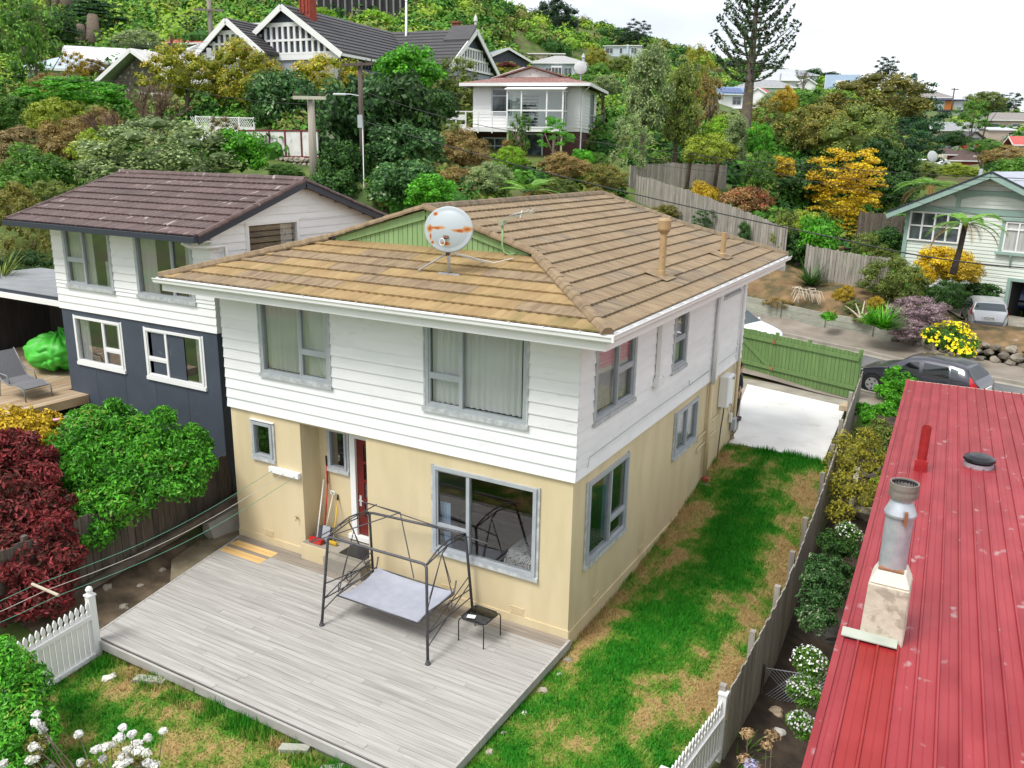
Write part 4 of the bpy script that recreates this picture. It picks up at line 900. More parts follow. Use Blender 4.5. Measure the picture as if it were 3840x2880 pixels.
mb = MB(); rg = [Vector((-2.83, .2, 6.93))+Vector((.055*math.cos(t), 0, .06*math.sin(t))) for t in np.linspace(0, 2*PI, 15)]; mb.tube(rg, .008, 6); mb.tube([(-2.8, .4, 6.75), (-2.5, .5, 6.68), (-2.35, .75, 6.6), (-2.15, .85, 6.55), (-2.0, 1.3, 6.6)], .008, 5); mb.build('cable', WHITE, ds)
mb = MB(); mb.tube([(-2.86, .45, 6.72), (-3.57, .5, 6.33)], .015, 6); mb.tube([(-2.86, .46, 6.72), (-2.45, 1.1, 6.5)], .012, 6); mb.build('strut', GALV, ds)
mb = MB(); mb.box((-3.12, .49, 6.3), (-2.66, .55, 6.335)); mb.build('foot_bar', GALV, ds)
an = thing('tv_antenna', 'small yagi aerial on a bent pole fixed to the green gablet', 'antenna', (-2.33, 1.58, 6.72))
mb = MB(); mb.tube([(-2.05, 1.56, 6.66), (-2.2, 1.5, 6.63), (-2.3, 1.47, 6.68), (-2.33, 1.47, 6.8), (-2.33, 1.47, 7.24)], .02, 8); mb.build('pole', GREENG, an, smooth=True)
mb = MB(); mb.beam((-2.43, 1.44, 7.25), (-1.75, 1.6, 7.43), .03, .03); mb.box((-2.39, 1.41, 7.17), (-2.28, 1.53, 7.26)); mb.build('boom', M('olive_metal', (.33, .34, .24), None, rough=.6), an)
mb = MB()
for k, f in enumerate((.42, .5, .58, .66, .8, .95)):
 c = lerp(Vector((-2.43, 1.44, 7.26)), Vector((-1.75, 1.6, 7.44)), f); h = .16-.015*k; mb.tube([c+Vector((.1*h, -h, .02+.0*k)), c+Vector((-.1*h, h, .06))], .004, 5)
mb.tube([(-2.05, 1.52, 7.3), (-2.02, 1.4, 7.42), (-1.98, 1.5, 7.32), (-1.97, 1.56, 7.46)], .006, 5); mb.build('element', M('bright_alu', (.7, .72, .74), None, rough=.35, metal=.5), an)
hw = thing('water_heater', 'white box gas water heater mounted on the far end of the side wall', 'water heater', (.1, 9.1, 2.1))
mb = MB(); mb.box((.002, 8.85, 2.1), (.26, 9.4, 2.95)); mb.build('case', WHITE, hw, bevel=.025)
mb = MB(); mb.box((.262, 9.2, 2.82), (.275, 9.36, 2.87)); mb.box((.262, 9.05, 2.14), (.272, 9.2, 2.17)); mb.build('exhaust', M('mid_grey', (.2, .2, .21), None), hw)
mb = MB(); mb.tube([(.12, 9.1, 2.1), (.12, 9.1, 1.9), (.1, 9.05, 1.5), (.08, 9.0, .6)], .018, 8); mb.build('pipe', M('dark_hose', (.12, .1, .08), None), hw)
gm = thing('meter_box', 'small grey meter with a coiled hose at the foot of the far side wall', 'meter', (.1, 10.35, .6))
mb = MB(); mb.box((.03, 10.3, 1.05), (.16, 10.48, 1.4)); mb.build('case', M('light_grey', (.42, .44, .46), None), gm, bevel=.01)
mb = MB(); mb.box((.03, 10.1, 1.35), (.1, 10.2, 1.6)); mb.build('cover', WHITE, gm)
mb = MB(); mb.tube([Vector((.12, 10.35, .95))+Vector((.04*math.sin(3*t), .14*math.cos(t), .12*math.sin(t))) for t in np.linspace(0, 6*PI, 40)], .012, 6); mb.build('hose', M('dark_hose', (.12, .1, .08), None), gm)
# ================================================================== fences
def paling_fence(name, label, pts, zb, zt, mat, post_every=2.4, pw=.15, gap=.012, rails=(.25, .8), posts=True, jitter=.04, side=1, cat='fence', cap=False, pmat=None, th=.02, over=False):
 "pts: ground line [(x,y)]; zb(x,y), zt(x,y): bottom and top heights; palings are separate boards on one side of the rails"
 f = thing(name, label, cat, (*pts[0], zb(*pts[0])))
 rr = random.Random(len(label)); first = {}
 for p, q in zip(pts[:-1], pts[1:]):
  p, q = Vector((*p, 0)), Vector((*q, 0)); d = q-p; ln = d.length; u = d/ln; nn = Vector((-u.y, u.x, 0))*side; n = max(1, int(ln/(pw+gap)))
  for k in range(n):
   a = k*ln/n; c = p+u*(a+pw/2); o_ = .0 if not over or k % 2 else .018
   z0, z1 = zb(c.x, c.y), zt(c.x, c.y)+rr.uniform(-jitter, jitter)
   mb = MB(); mb.obox(c+nn*(.04+o_)+Vector((0, 0, (z0+z1)/2)), u*pw/2*(1 if not over or k % 2 else 1.05), nn*th/2, (0, 0, (z1-z0)/2)); mb.build('paling', mat, f)
  for h in rails:
   mb = MB(); z0, z1 = zb(p.x, p.y), zt(p.x, p.y); z2, z3 = zb(q.x, q.y), zt(q.x, q.y); mb.beam(p+Vector((0, 0, lerp(z0, z1, h))), q+Vector((0, 0, lerp(z2, z3, h))), .05, .09); mb.build('rail', pmat or mat, f)
  if posts:
   m_ = max(1, round(ln/post_every))
   for k in range(m_+(1 if (q.x, q.y) == tuple(pts[-1]) else 0)):
    c = p+d*(k/m_)-nn*.07; mb = MB(); mb.box((c.x-.05, c.y-.05, zb(c.x, c.y)-.2), (c.x+.05, c.y+.05, zt(c.x, c.y)+.04)); mb.build('post', pmat or mat, f)
  if cap:
   mb = MB(); mb.beam(p+nn*.03+Vector((0, 0, zt(p.x, p.y)+.02)), q+nn*.03+Vector((0, 0, zt(q.x, q.y)+.02)), .12, .03); mb.build('capping', mat, f)
 return f
fz = lambda x, y: (lawn_z(y) if y > -1.5 else -.28)
paling_fence('paling_fence', 'weathered grey paling fence along the right of the side lawn, seen from above', [(3.16, -1.05), (3.27, 2.0), (3.17, 5), (3.08, 7.4), (2.9, 11.0), (2.68, 15.7)], lambda x, y: fz(x, y)-.5+(.2 if y > 8 else 0), lambda x, y: lerp(.76, 2.15, max(0, min(1, (y+1)/17.2)))+(.1 if y < 3 else 0)-.1, PALE, 1.9, side=-1)
paling_fence('dark_fence', 'dark stained paling fence behind the garden on the left of the deck', [(-9.25, -6.4), (-9.2, -2.0), (-9.7, 1.6)], lambda x, y: -.12 if y < 0 else .1, lambda x, y: 1.38, DPALE, 2.2, side=-1, jitter=.05)
mb = MB(); mb.beam((-9.05, -4.6, -.2), (-8.95, .9, .55), .1, .16); tag(mb.build('fallen_beam', M('dark_beam', (.09, .07, .055), (.15, .12, .095), 4, .9)), 'old dark timber beam lying along the foot of the dark fence', 'beam')
mb = MB(); mb.hexa([(-9.15, -.3, -.2), (-8.75, -.3, -.2), (-8.6, 1.3, -.2), (-9.4, 1.3, -.2), (-9.15, -.3, .2), (-8.95, -.3, .2), (-8.85, 1.3, .42), (-9.4, 1.3, .42)]); tag(mb.build('low_wall', OLDC), 'low mossy concrete wall at the foot of the dark fence beside the house', 'wall')
def picket(name, label, p, q, zb, zt, n, posts, knob=True):
 f = thing(name, label, 'picket fence', (*p, zb)); p, q = Vector((*p, 0)), Vector((*q, 0)); d = q-p; u = d.normalized(); nn = Vector((-u.y, u.x, 0)); pro = None
 w = .042
 for k in range(n):
  c = p+d*((k+.7)/(n+.4)); mb = MB()
  prof = [(-w, zb+.06), (w, zb+.06), (w, zt-.2), (w*.45, zt-.17), (w*.95, zt-.11), (w*.75, zt-.05), (0, zt), (-w*.75, zt-.05), (-w*.95, zt-.11), (-w*.45, zt-.17), (-w, zt-.2)]
  if pro is None:
   mb.prism([u*a+Vector((0, 0, z-zb))-nn*.012 for a, z in prof], nn*.024); pro = mb.build('picket', WHITE, f, local=True); pro.location = c-p
  else: inst(pro, 'picket', f, loc=c-p)
 for z in (zb+.12, zt-.3):
  mb = MB(); mb.beam(p+Vector((0, 0, z))+nn*.035, q+Vector((0, 0, z))+nn*.035, .045, .08); mb.build('rail', WHITE, f)
 for c in posts:
  c = p+d*c; mb = MB(); z1 = zt+.08; mb.box((c.x-.06, c.y-.06, zb-.1), (c.x+.06, c.y+.06, z1))
  if knob: mb.box((c.x-.075, c.y-.075, z1), (c.x+.075, c.y+.075, z1+.03)); mb.lathe([(.04, z1+.03), (.03, z1+.05), (.055, z1+.085), (.062, z1+.12), (.045, z1+.16), (0, z1+.19)], (c.x, c.y, 0), 14)
  else: mb.box((c.x-.07, c.y-.07, z1), (c.x+.07, c.y+.07, z1+.03))
  mb.build('post', WHITE, f)
 return f
picket('picket_fence', 'short white picket fence with a ball-topped post at the left end of the deck', (-7.15, -4.4), (-6.9, -6.3), -.35, .82, 17, (0,))
picket('picket_fence', 'white picket fence at the right of the front lawn, starting where the grey palings end', (3.12, -1.1), (2.7, -5.2), -.4, .6, 36, (0, .5, 1), knob=False)
# green gate and fence across the drive
gf = thing('gate', 'green board gate and fence with a Z brace closing the concrete drive', 'gate', (-1, 17.7, .7))
g0, g1 = Vector((-3.7, 19.25, 0)), Vector((2.5, 16.72, 0)); gd = g1-g0; gl = gd.length; gu = gd/gl; gn = Vector((gu.y, -gu.x, 0)); gb, gt = .76, 2.32
n = int(gl/.145)
for k in range(n):
 a = (k+.5)*gl/n; c = g0+gu*a; mb = MB(); zz = gt+.1*(1-a/gl)+random.uniform(-.015, .015); mb.obox(c+Vector((0, 0, (gb+zz)/2)), gu*(gl/n/2-.006), gn*.011, (0, 0, (zz-gb)/2)); mb.build('board', GREENW, gf)
gap_ = (3.55,)
for h in (gb+.38, gt-.2):
 for a0, a1 in ((0.05, 3.4), (3.48, gl-.02)):
  mb = MB(); mb.beam(g0+gu*a0+gn*.04+Vector((0, 0, h)), g0+gu*a1+gn*.04+Vector((0, 0, h)), .05, .12); mb.build('rail', GREENW, gf)
for a0, z0, a1, z1 in ((1.95, gt-.26, 3.3, gb+.42), (1.85, gt-.26, .5, gb+.42)):
 mb = MB(); mb.beam(g0+gu*a0+gn*.045+Vector((0, 0, z0)), g0+gu*a1+gn*.045+Vector((0, 0, z1)), .045, .13); mb.build('brace', GREENW, gf)
for a, zz in ((3.44, gt+.12), (4.75, gt+.1), (gl-.05, gt+.12)):
 c = g0+gu*a-gn*.07; mb = MB(); mb.box((c.x-.06, c.y-.06, gb-.1), (c.x+.06, c.y+.06, zz)); mb.build('post', GREENW, gf)
for h in (gb+.38, gt-.2):
 mb = MB(); c = g0+gu*3.42+gn*.075; mb.obox(c+Vector((0, 0, h)), gu*.05, gn*.008, (0, 0, .07)); mb.build('hinge', M('rust', (.25, .1, .05), (.33, .16, .08), 8, .9), gf)
for k, (x, y) in enumerate(((2.42, 15.5), (2.36, 15.3))):
 mb = MB(); mb.box((x-.16, y-.1, PADZ), (x+.16, y+.1, PADZ+.19)); tag(mb.build('block', M('tan_block', (.42, .33, .22), (.5, .4, .28), 5, .9), bevel=.02), 'tan concrete block on the drive at the fence corner by the gate' if k == 0 else 'second tan block beside the fence, nearer the lawn', 'block')
# wire netting in the side garden
nt_ = thing('wire_netting', 'sagging wire netting across the dark side garden between the fence and the red roof', 'netting', (3.3, .9, -.7))
mb = MB()
for k in range(22):
 for sg in (1, -1):
  x0 = 3.3+k*.06; x1 = x0+sg*.55
  P_ = [(x0+(x1-x0)*f, .95+.35*(x0+(x1-x0)*f-3.3), -.62+.62*f) for f in (0, 1)]
  if 3.25 < x1 < 4.75: mb.tube(P_, .0035, 3, cap=False)
mb.tube([(3.3, .95, .0), (3.9, 1.2, -.06), (4.6, 1.4, .03)], .006, 4); mb.build('mesh', GALV, nt_)
for k, x in enumerate((3.3, 4.55)): mb = MB(); mb.tube([(x, .95+.35*(x-3.3), -.75), (x, .95+.35*(x-3.3), .05)], .03, 8); mb.build('post', DPALE, nt_)
for k, (x, y, r, lb, mt) in enumerate(((3.62, .75, .13, 'tan block shaped stone by the agapanthus in the side garden', M('tan_block', (.42, .33, .22), None)), (3.75, .35, .12, 'pale rock in the side garden below the wire netting', PSTONE), (3.95, 3.6, .3, 'dark rock among the white flowers of the side garden', M('dark_rock', (.05, .045, .04), (.1, .09, .08), 4, .9)), (3.9, 8.7, .35, 'grey rock at the far end of the side garden', STONE), (3.85, 10.6, .45, 'mossy boulder behind the yellow shrub in the side garden', STONE))):
 rock(x, y, r, lb, mt, seed=k*3.1)
mb = MB(); mb.beam((3.6, 8.5, .2), (3.62, 8.6, 1.25), .12, .03); tag(mb.build('stake', M('pale_timber', (.55, .5, .4), (.62, .57, .47), 4, .8)), 'pale timber stake standing behind the yellow shrub', 'stake')
# ================================================================== blue-and-white neighbour
bh_ = thing('house', 'neighbouring house with dark blue-grey base, white boards above and a dark brown tiled gable roof', 'house', (-12.4, 3.7, 1.3))
BF = Wall((-9.55, .9, 0), (-1, 0, 0), (0, -1, 0)); BR = Wall((-9.55, .9, 0), (0, 1, 0), (1, 0, 0)); BLW = Wall((-15.35, .9, 0), (0, 1, 0), (-1, 0, 0)); BB = Wall((-9.55, 6.6, 0), (-1, 0, 0), (0, 1, 0))
NAVY = M('blue_grey_panel', (.05, .062, .085), (.06, .073, .098), 2, .6, rnd=.05, c3=(.1, .115, .14), s3=3, r3=(.68, .74)); ZBB, ZBT = 4.36, 6.62
bw_up = [(.62, 2.56, 5.02, 6.56), (3.52, 5.32, 5.02, 6.56)]; bw_lo = [(.52, 2.52, 2.98, 4.2), (3.45, 5.28, 2.98, 4.2)]; bgw = [(1.05, 2.75, 5.5, 6.78)]
DNAVY = M('dark_trim', (.035, .042, .058), None, rough=.45)
def boards2(parent, wall, a0, a1, z0, z1, n, holes, mat, name='weatherboard', th=(.045, .02), top=None):
 h = (z1-z0)/n
 for k in range(n):
  za = z0+k*h; lim = (lambda z: (a0, a1)) if top is None else top
  l0, l1 = lim(za+h*.5)
  if l1-l0 < .1: continue
  for (x0, x1, zc, zd) in pieces(max(a0, l0), min(a1, l1), za, za+h, holes):
   mb = MB()
   mb.hexa([wall.p(x0, zc-(.01 if zc == za else 0), -.02), wall.p(x1, zc-(.01 if zc == za else 0), -.02), wall.p(x1, zc-(.01 if zc == za else 0), th[0]), wall.p(x0, zc-(.01 if zc == za else 0), th[0]), wall.p(x0, zd, -.02), wall.p(x1, zd, -.02), wall.p(x1, zd, th[1]+.001), wall.p(x0, zd, th[1]+.001)])
   mb.build(name, mat, parent)
def walls2(parent, wall, a0, a1, z0, z1, holes, mat, name='wall', d=(-.12, 0)):
 mb = MB()
 for (x0, x1, za, zb) in pieces(a0, a1, z0, z1, holes): wall.slab(mb, x0, x1, za, zb, *d)
 return mb.build(name, mat, parent)
walls2(bh_, BF, 0, 5.8, 1.0, ZBB, bw_lo, NAVY, 'lower_wall', (-.12, -.002)); walls2(bh_, BF, 0, 5.8, ZBB, 6.75, bw_up, ROOM, 'inner_wall', (-.12, -.021))
walls2(bh_, BR, .12, 5.7, .4, ZBB, [], NAVY, 'lower_wall'); walls2(bh_, BR, .12, 5.7, ZBB, 6.7, bgw, ROOM, 'inner_wall', (-.12, -.021)); walls2(bh_, BLW, .12, 5.7, 1, ZBB, [], NAVY, 'lower_wall'); walls2(bh_, BB, .12, 5.68, 1, 6.7, [], NAVY, 'back_wall')
for k in range(5):       # base cladding sheets with open joints
 a0, a1 = k*1.16+.004, (k+1)*1.16-.004; mb = MB()
 for (x0, x1, za, zb) in pieces(a0, a1, 1.0, ZBB-.02, bw_lo): BF.slab(mb, x0, x1, za, zb, .0, .012)
 mb.build('cladding_sheet', NAVY, bh_)
boards2(bh_, BF, -.04, 5.84, ZBB, 6.62, 12, bw_up, BOARD); boards2(bh_, BLW, .0, 5.7, ZBB, 6.62, 12, [], BOARD)
YRB, ZRB, PB = 3.72, 7.73, (7.73-6.6)/(3.72-.3)
gtop = lambda z: (0, 5.7) if z < 6.6 else ((z-6.8)/PB+.0+(.9-.9), 5.64-(z-6.8)/PB) if z > 6.8 else (0, 5.7)
boards2(bh_, BR, .0, 5.7, ZBB, 7.68, 18, bgw, BOARD, top=lambda z: (0, 5.7) if z < 6.72 else (max(0, (z-6.72)/PB), min(5.7, 5.64-(z-6.72)/PB)))
b = MB(); b.prism([(-9.56, .9, 6.7), (-9.56, 6.55, 6.7), (-9.56, YRB, ZRB-.06)], (-.05, 0, 0)); b.build('gable_wall', WHITE, bh_)
for h, mu, tr, fr in ((bw_up[0], (.35,), {0: .42}, ALU), (bw_up[1], (.58,), {1: .42}, ALU), (bw_lo[0], (.62,), {1: .38}, WHITE), (bw_lo[1], (.38,), {0: .38}, WHITE)):
 window(BF, bh_, *h, mu, tr, frame=fr, fw=.06, depth=(-.05, .055), fd=.055 if h in bw_up else .03)
window(BR, bh_, *bgw[0], (), frame=WHITE, fw=.06, fd=.055)
b = MB(); b.box((-15.2, 1.05, 1.6), (-9.7, 6.45, 1.7)); b.box((-15.2, 1.05, 4.3), (-9.7, 6.45, 4.36)); b.build('room_floor', CARPET, bh_)
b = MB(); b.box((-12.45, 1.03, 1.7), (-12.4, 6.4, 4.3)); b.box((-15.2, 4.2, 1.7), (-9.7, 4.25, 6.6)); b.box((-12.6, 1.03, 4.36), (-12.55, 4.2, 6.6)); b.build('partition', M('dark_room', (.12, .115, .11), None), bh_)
b = MB(); b.box((-15.3, 1.0, 6.7), (-9.6, 6.5, 6.73)); b.build('ceiling', WHITE, bh_)
for a0, a1, z0, z1, lb, g in ((1.95, 2.5, 5.05, 6.5, 'drape at the left of the neighbour\'s upper right window', .3), (.66, .95, 5.05, 6.5, 'narrow drape at the right of the neighbour\'s upper right window', .2), (4.3, 5.26, 5.05, 6.5, 'wide white drape in the neighbour\'s upper left window', .12),
 (3.6, 3.9, 5.05, 5.7, 'drape end in the lower right pane of the neighbour\'s upper left window', .3), (4.85, 5.22, 3.02, 4.15, 'white drape at the left of the neighbour\'s lower left window', .25), (3.5, 3.75, 3.02, 4.15, 'white drape at the right of the neighbour\'s lower left window', .2), (2.1, 2.46, 3.02, 4.15, 'white drape at the left of the neighbour\'s lower right window', .25), (.58, .85, 3.02, 4.15, 'white drape at the right of the neighbour\'s lower right window', .2)):
 curtain('curtain', BF, a0, a1, z0, z1, DRAPE, lb, -.09, waves=5, gather=0)
curtain('curtain', BR, 2.3, 2.7, 5.55, 6.75, DRAPE, 'white drape in the neighbour\'s gable window', -.14, waves=4)
nb = MB(); nb.grid(lambda s, t: (-10.6-1.3*s, 1.5+1.6*t, 2.35+.06*math.sin(s*7)*math.sin(t*6)), 10, 10); nb2 = thing('bed', 'bed with rumpled white linen seen through the neighbour\'s lower right window', 'bed', (-11.2, 2.2, 1.7)); nb.build('linen', WHITE, nb2, smooth=True); nb = MB(); nb.box((-11.9, 1.5, 1.7), (-10.6, 3.1, 2.3)); nb.build('base', CARPET, nb2)
# roof
xr, xlf = -9.28, -16.25; csb = 1/math.sqrt(1+PB*PB)
b = MB(); P_ = [(.3, 6.6), (YRB, ZRB), (YRB*2-.3, 6.6), (YRB*2-.3, 6.5), (YRB, ZRB-.1), (.3, 6.5)]
b.prism([(xr, y, z-.012) for y, z in P_], (xlf-xr, 0, 0)); broof = b.build('roof', DTILE, bh_)
tiled_plane(broof, (0, .3, 6.6), (1, 0, 0), Vector((0, csb, PB*csb)), Vector((0, -PB*csb, csb)), 9, (3.42/csb)/9, lambda r: (xlf, 0), lambda r: (xr, 0), 1.27, [DTILE], 21)
tiled_plane(broof, (0, 2*YRB-.3, 6.6), (-1, 0, 0), Vector((0, -csb, PB*csb)), Vector((0, PB*csb, csb)), 9, (3.42/csb)/9, lambda r: (-xr, 0), lambda r: (-xlf, 0), 1.27, [DTILE], 22)
caps(broof, (xlf, YRB, ZRB+.04), (xr, YRB, ZRB+.04), DTILE, 1.0, w=.2, h=.05)
for x in (xr, xlf):
 b = MB(); sx = .03 if x == xr else -.03
 for sg, ye in ((1, .3), (-1, 2*YRB-.3)): b.beam((x+sx, ye, 6.6-.06), (x+sx, YRB, ZRB-.06), .04, .2)
 b.build('barge_board', DNAVY, bh_); caps(broof, (x+sx*.3, .3, 6.64), (x+sx*.3, YRB, ZRB+.03), DTILE, 1.0, w=.14, h=.025, name='barge_cap'); caps(broof, (x+sx*.3, 2*YRB-.3, 6.64), (x+sx*.3, YRB, ZRB+.03), DTILE, 1.0, w=.14, h=.025, name='barge_cap')
b = MB(); b.box((xlf+.05, .36, 6.46), (xr-.05, .88, 6.49)); b.hexa([(xr-.0, .36, 6.47), (xr-.24, .36, 6.47), (xr-.24, YRB, ZRB-.13), (xr, YRB, ZRB-.13), (xr, .36, 6.5), (xr-.24, .36, 6.5), (xr-.24, YRB, ZRB-.1), (xr, YRB, ZRB-.1)]); b.build('soffit', WHITE, bh_)
b = MB(); b.box((xlf-.02, .19, 6.48), (xr+.04, .295, 6.6)); b.build('gutter', DNAVY, bh_)
b = MB(); b.tube([(-9.75, .3, 6.45), (-9.72, .45, 6.36), (-9.5, .75, 6.33), (-9.4, .95, 6.33), (-9.42, 1.2, 6.33), (-9.42, 1.25, 5.6), (-9.42, 1.25, 4.4)], .04, 8); b.build('downpipe', WHITE, bh_, smooth=True)
# canopy over the side deck, deck, lounger, bean bag
cn = thing('canopy', 'flat pergola roof with a white edge over the neighbour\'s side deck', 'canopy', (-18, 3, 2.1))
b = MB(); b.box((-21.5, 1.1, 4.45), (-15.42, 4.2, 4.55)); b.build('roof', M('grey_membrane', (.2, .21, .22), (.25, .26, .27), 2, .7), cn); b = MB(); b.box((-21.5, .98, 4.33), (-15.4, 1.06, 4.47)); b.build('fascia', WHITE, cn); b = MB(); b.box((-21.5, 1.05, 4.46), (-15.42, 1.1, 4.56)); b.build('edge', DNAVY, cn)
for x in (-21.3,): b = MB(); b.box((x, 1.1, 2), (x+.1, 1.2, 4.45)); b.build('post', WHITE, cn)
b = MB(); b.box((-21.5, 4.3, 1.6), (-15.36, 4.4, 4.4)); b.box((-21.6, 1.5, 1.6), (-21.5, 4.4, 4.4)); tag(b.build('screen_wall', M('dark_boards', (.035, .03, .027), (.055, .047, .042), 3, .9, stretch=(5, 5, .5))), 'dark board screen behind the green bean bag', 'screen')
NDECK = M('brown_deck', (.3, .2, .115), (.42, .3, .18), 2.5, .75, rnd=.12, stretch=(6, .4, 1), bump=.1, c3=(.47, .4, .31), s3=.6, r3=(.45, .7))
nd = thing('deck', 'neighbour\'s brown timber side deck with a lounger on it', 'deck', (-17.5, .5, 1.9))
for k in range(56):
 x1 = -14.66-k*.12; b = MB(); b.box((x1-.112, -2.6, 2.05), (x1, .89 if x1 > -15.4 else 4.28, 2.09)); b.build('deck_board', NDECK, nd)
b = MB(); b.box((-14.66, -2.6, 1.86), (-14.62, .88, 2.088)); b.build('edge_board', NDECK, nd); b = MB(); b.box((-21.4, -2.65, 1.86), (-14.62, -2.605, 2.088)); b.build('edge_board', NDECK, nd)
for x in (-14.95, -17, -19):
 for y in (-2.3, .5): b = MB(); b.box((x, y, .3), (x+.12, y+.12, 2.04)); b.build('post', DPALE, nd)
lg = thing('sun_lounger', 'grey mesh sun lounger on the neighbour\'s brown deck', 'sun lounger', (-15.8, -.1, 2.09))
b = MB(); SLG = M('grey_mesh_fabric', (.15, .15, .16), (.18, .18, .19), 30, .8)
pts = [(-15.3, 2.42), (-15.6, 2.5), (-15.9, 2.47), (-16.25, 2.55), (-16.45, 2.85), (-16.7, 3.2)]
for nm, q in (('seat', pts[:4]), ('backrest', pts[3:])):
 b = MB(); n_ = len(q)
 for x, z in q:
  for y in (-.4, .25): b.v += [(x, y, z), (x, y, z-.02)]
 for i_ in range(n_-1): a = i_*4; b.f += [(a, a+4, a+6, a+2), (a+1, a+3, a+7, a+5), (a, a+1, a+5, a+4), (a+2, a+6, a+7, a+3)]
 b.build(nm, SLG, lg)
for y in (-.43, .28):
 b = MB(); b.tube([(-15.25, y, 2.1), (-15.28, y, 2.4), (-15.6, y, 2.49), (-15.9, y, 2.46), (-16.25, y, 2.54), (-16.45, y, 2.84), (-16.72, y, 3.22)], .02, 6); b.tube([(-15.85, y, 2.46), (-15.95, y, 2.7), (-16.3, y, 2.72), (-16.45, y, 2.84)], .016, 6); b.tube([(-16.3, y, 2.55), (-16.4, y, 2.1)], .02, 6); b.build('side_rail', M('grey_frame', (.2, .21, .22), None, rough=.4, metal=.3), lg, smooth=True)
BAGM = M('green_nylon', (.05, .42, .03), (.075, .5, .045), 2, .45, bump=.15, bscale=5)
b = MB()
def bag(s, t):
 a, p = s*2*PI, (t-.5)*PI; r = 1+.16*NZ.noise((2*math.cos(a), 2*math.sin(a), 3*t))-.12*max(0, .25-abs(NZ.noise((3*math.cos(a), 3*math.sin(a), 5*t+2))))/.25+.1*math.sin(3*a+4*t)*t
 x, y, z = .95*r*math.cos(a)*math.cos(p), .8*r*math.sin(a)*math.cos(p), .48*r*math.sin(p)
 z += .28*max(0, t-.55)*math.sin(a+1); return (-17.6+x+.3*max(0, z), 2.0+y, 2.6+max(z, -.45)+(.22*math.exp(-((x+.3)**2+y*y)*3) if z > 0 else 0))
b.grid(bag, 72, 44); tag(b.build('bean_bag', BAGM, smooth=True), 'large bright green bean bag on the neighbour\'s deck', 'bean bag')
for k in range(5): b = MB(); b.obox((-14.2+.02*(k % 2), .35, 1.22+k*.11), (.42, .05*(k % 2), 0), (0, .3, 0), (0, 0, .048)); tag(b.build('paving_slab', M('tan_slab', (.4, .36, .28), (.5, .46, .37), 4, .9, rnd=.15), bevel=.01), ('lowest', 'second lowest', 'middle', 'second highest', 'topmost')[k]+' slab of the paver stack by the neighbour\'s deck', 'paver', 'stacked pavers by the deck')
for k, (x, y) in enumerate(((-14.75, -.4), (-14.8, -1.0), (-15.0, -.1), (-14.6, -.8))): rock(x, y, .26, 'rough grey rock lying below the edge of the neighbour\'s deck', STONE, seed=k*2.1, group='rocks below the neighbour\'s deck', z=1.0)
b = MB(); b.beam((-13.55, .3, 1.3), (-13.5, .32, 1.95), .36, .02); tag(b.build('white_board', WHITE), 'white board leaning by the blue wall behind the green bush', 'board'); b = MB(); b.beam((-12.98, .35, 1.2), (-12.9, .36, 1.75), .34, .02); tag(b.build('white_board', WHITE), 'second white board, lower and half hidden in the green bush by the blue wall', 'board')
b = MB(); b.tube([(-13.95, .6, 1.3), (-13.95, .6, 1.85)], [.12, .13], 10); b.tube([(-13.9, .4, 1.6), (-13.8, .3, 1.7), (-13.85, .3, 1.85)], .03, 6); tag(b.build('hose_reel', M('navy_plastic', (.02, .03, .08), None)), 'dark blue hose reel by the blue wall next to the stacked pavers', 'hose reel')
b = MB();
for k in range(4): b.tube([(-14.6+.5*math.cos(t)*(1+.1*k), -1.2+.3*math.sin(t)-.05*k, 1.02+.03*k) for t in np.linspace(0, 5, 24)], .018, 5)
tag(b.build('garden_hose', M('blue_hose', (.08, .3, .5), None)), 'pale blue garden hose lying by the yellow bush below the deck', 'hose')
# ================================================================== red-roofed house on the right
rh = thing('house', 'low house with a faded red ribbed metal roof and a plastered chimney', 'house', (8, 5, -.9))
RDIR = Vector((-.036, 1, -.0316)).normalized(); VDIR = Vector((1, .036, 0)).normalized(); RO = Vector((4.84, -6.2, 2.5+.0316*4.6)); RN = VDIR.cross(RDIR).normalized()
rp = lambda a, v, h=0: RO+RDIR*a+VDIR*v+RN*h
REDR = M('faded_red_roof', (.25, .02, .026), (.32, .036, .044), 1.3, .48, rnd=.07, spec=.35, c3=(.36, .2, .2), s3=4.5, r3=(.65, .72), stretch=(1, .7, 1), bump=.03, bscale=25)
REDF = M('fresh_red_roof', (.26, .014, .014), (.31, .024, .024), 1.5, .45, rnd=.04)
RL = 21.6; RPI = .2325
rfo = MB(); rfo.hexa([rp(0, .05, -.16), rp(RL, .05, -.16), rp(RL, 9.4, -.16), rp(0, 9.4, -.16), rp(0, .05, -.03), rp(RL, .05, -.03), rp(RL, 9.4, -.03), rp(0, 9.4, -.03)]); rfo = rfo.build('roof', M('roof_frame', (.3, .25, .2), None), rh)
for k in range(40):
 v0 = k*RPI;
 for (a0, a1, h) in (((0, 4.55, .012), (5.2, 13.0, .008), (12.9, RL, .0)) if 1 <= k <= 2 else ((0, 13.0, .008), (12.9, RL, .0))):
  b = MB(); prof = [(v0, .0), (v0+.085, .0), (v0+.095, .006), (v0+.105, .0), (v0+.19, .0), (v0+.2, .034), (v0+.222, .034), (v0+.232, .0)]
  for a in (a0, a1):
   for v, hh in prof: b.v.append(tuple(rp(a, v, hh+h)))
  n_ = len(prof); b.f += [(i_, i_+1, n_+i_+1, n_+i_) for i_ in range(n_-1)]
  b.build('roof_sheet', REDF if (k in (1, 2) and a0 == 0) else REDR, rfo)
b = MB()
for k in range(0, 40):
 for a in np.arange(.5, RL, 1.45): p = rp(a, k*RPI+.211, .036); b.obox(p, RDIR*.014, VDIR*.009, RN*.006)
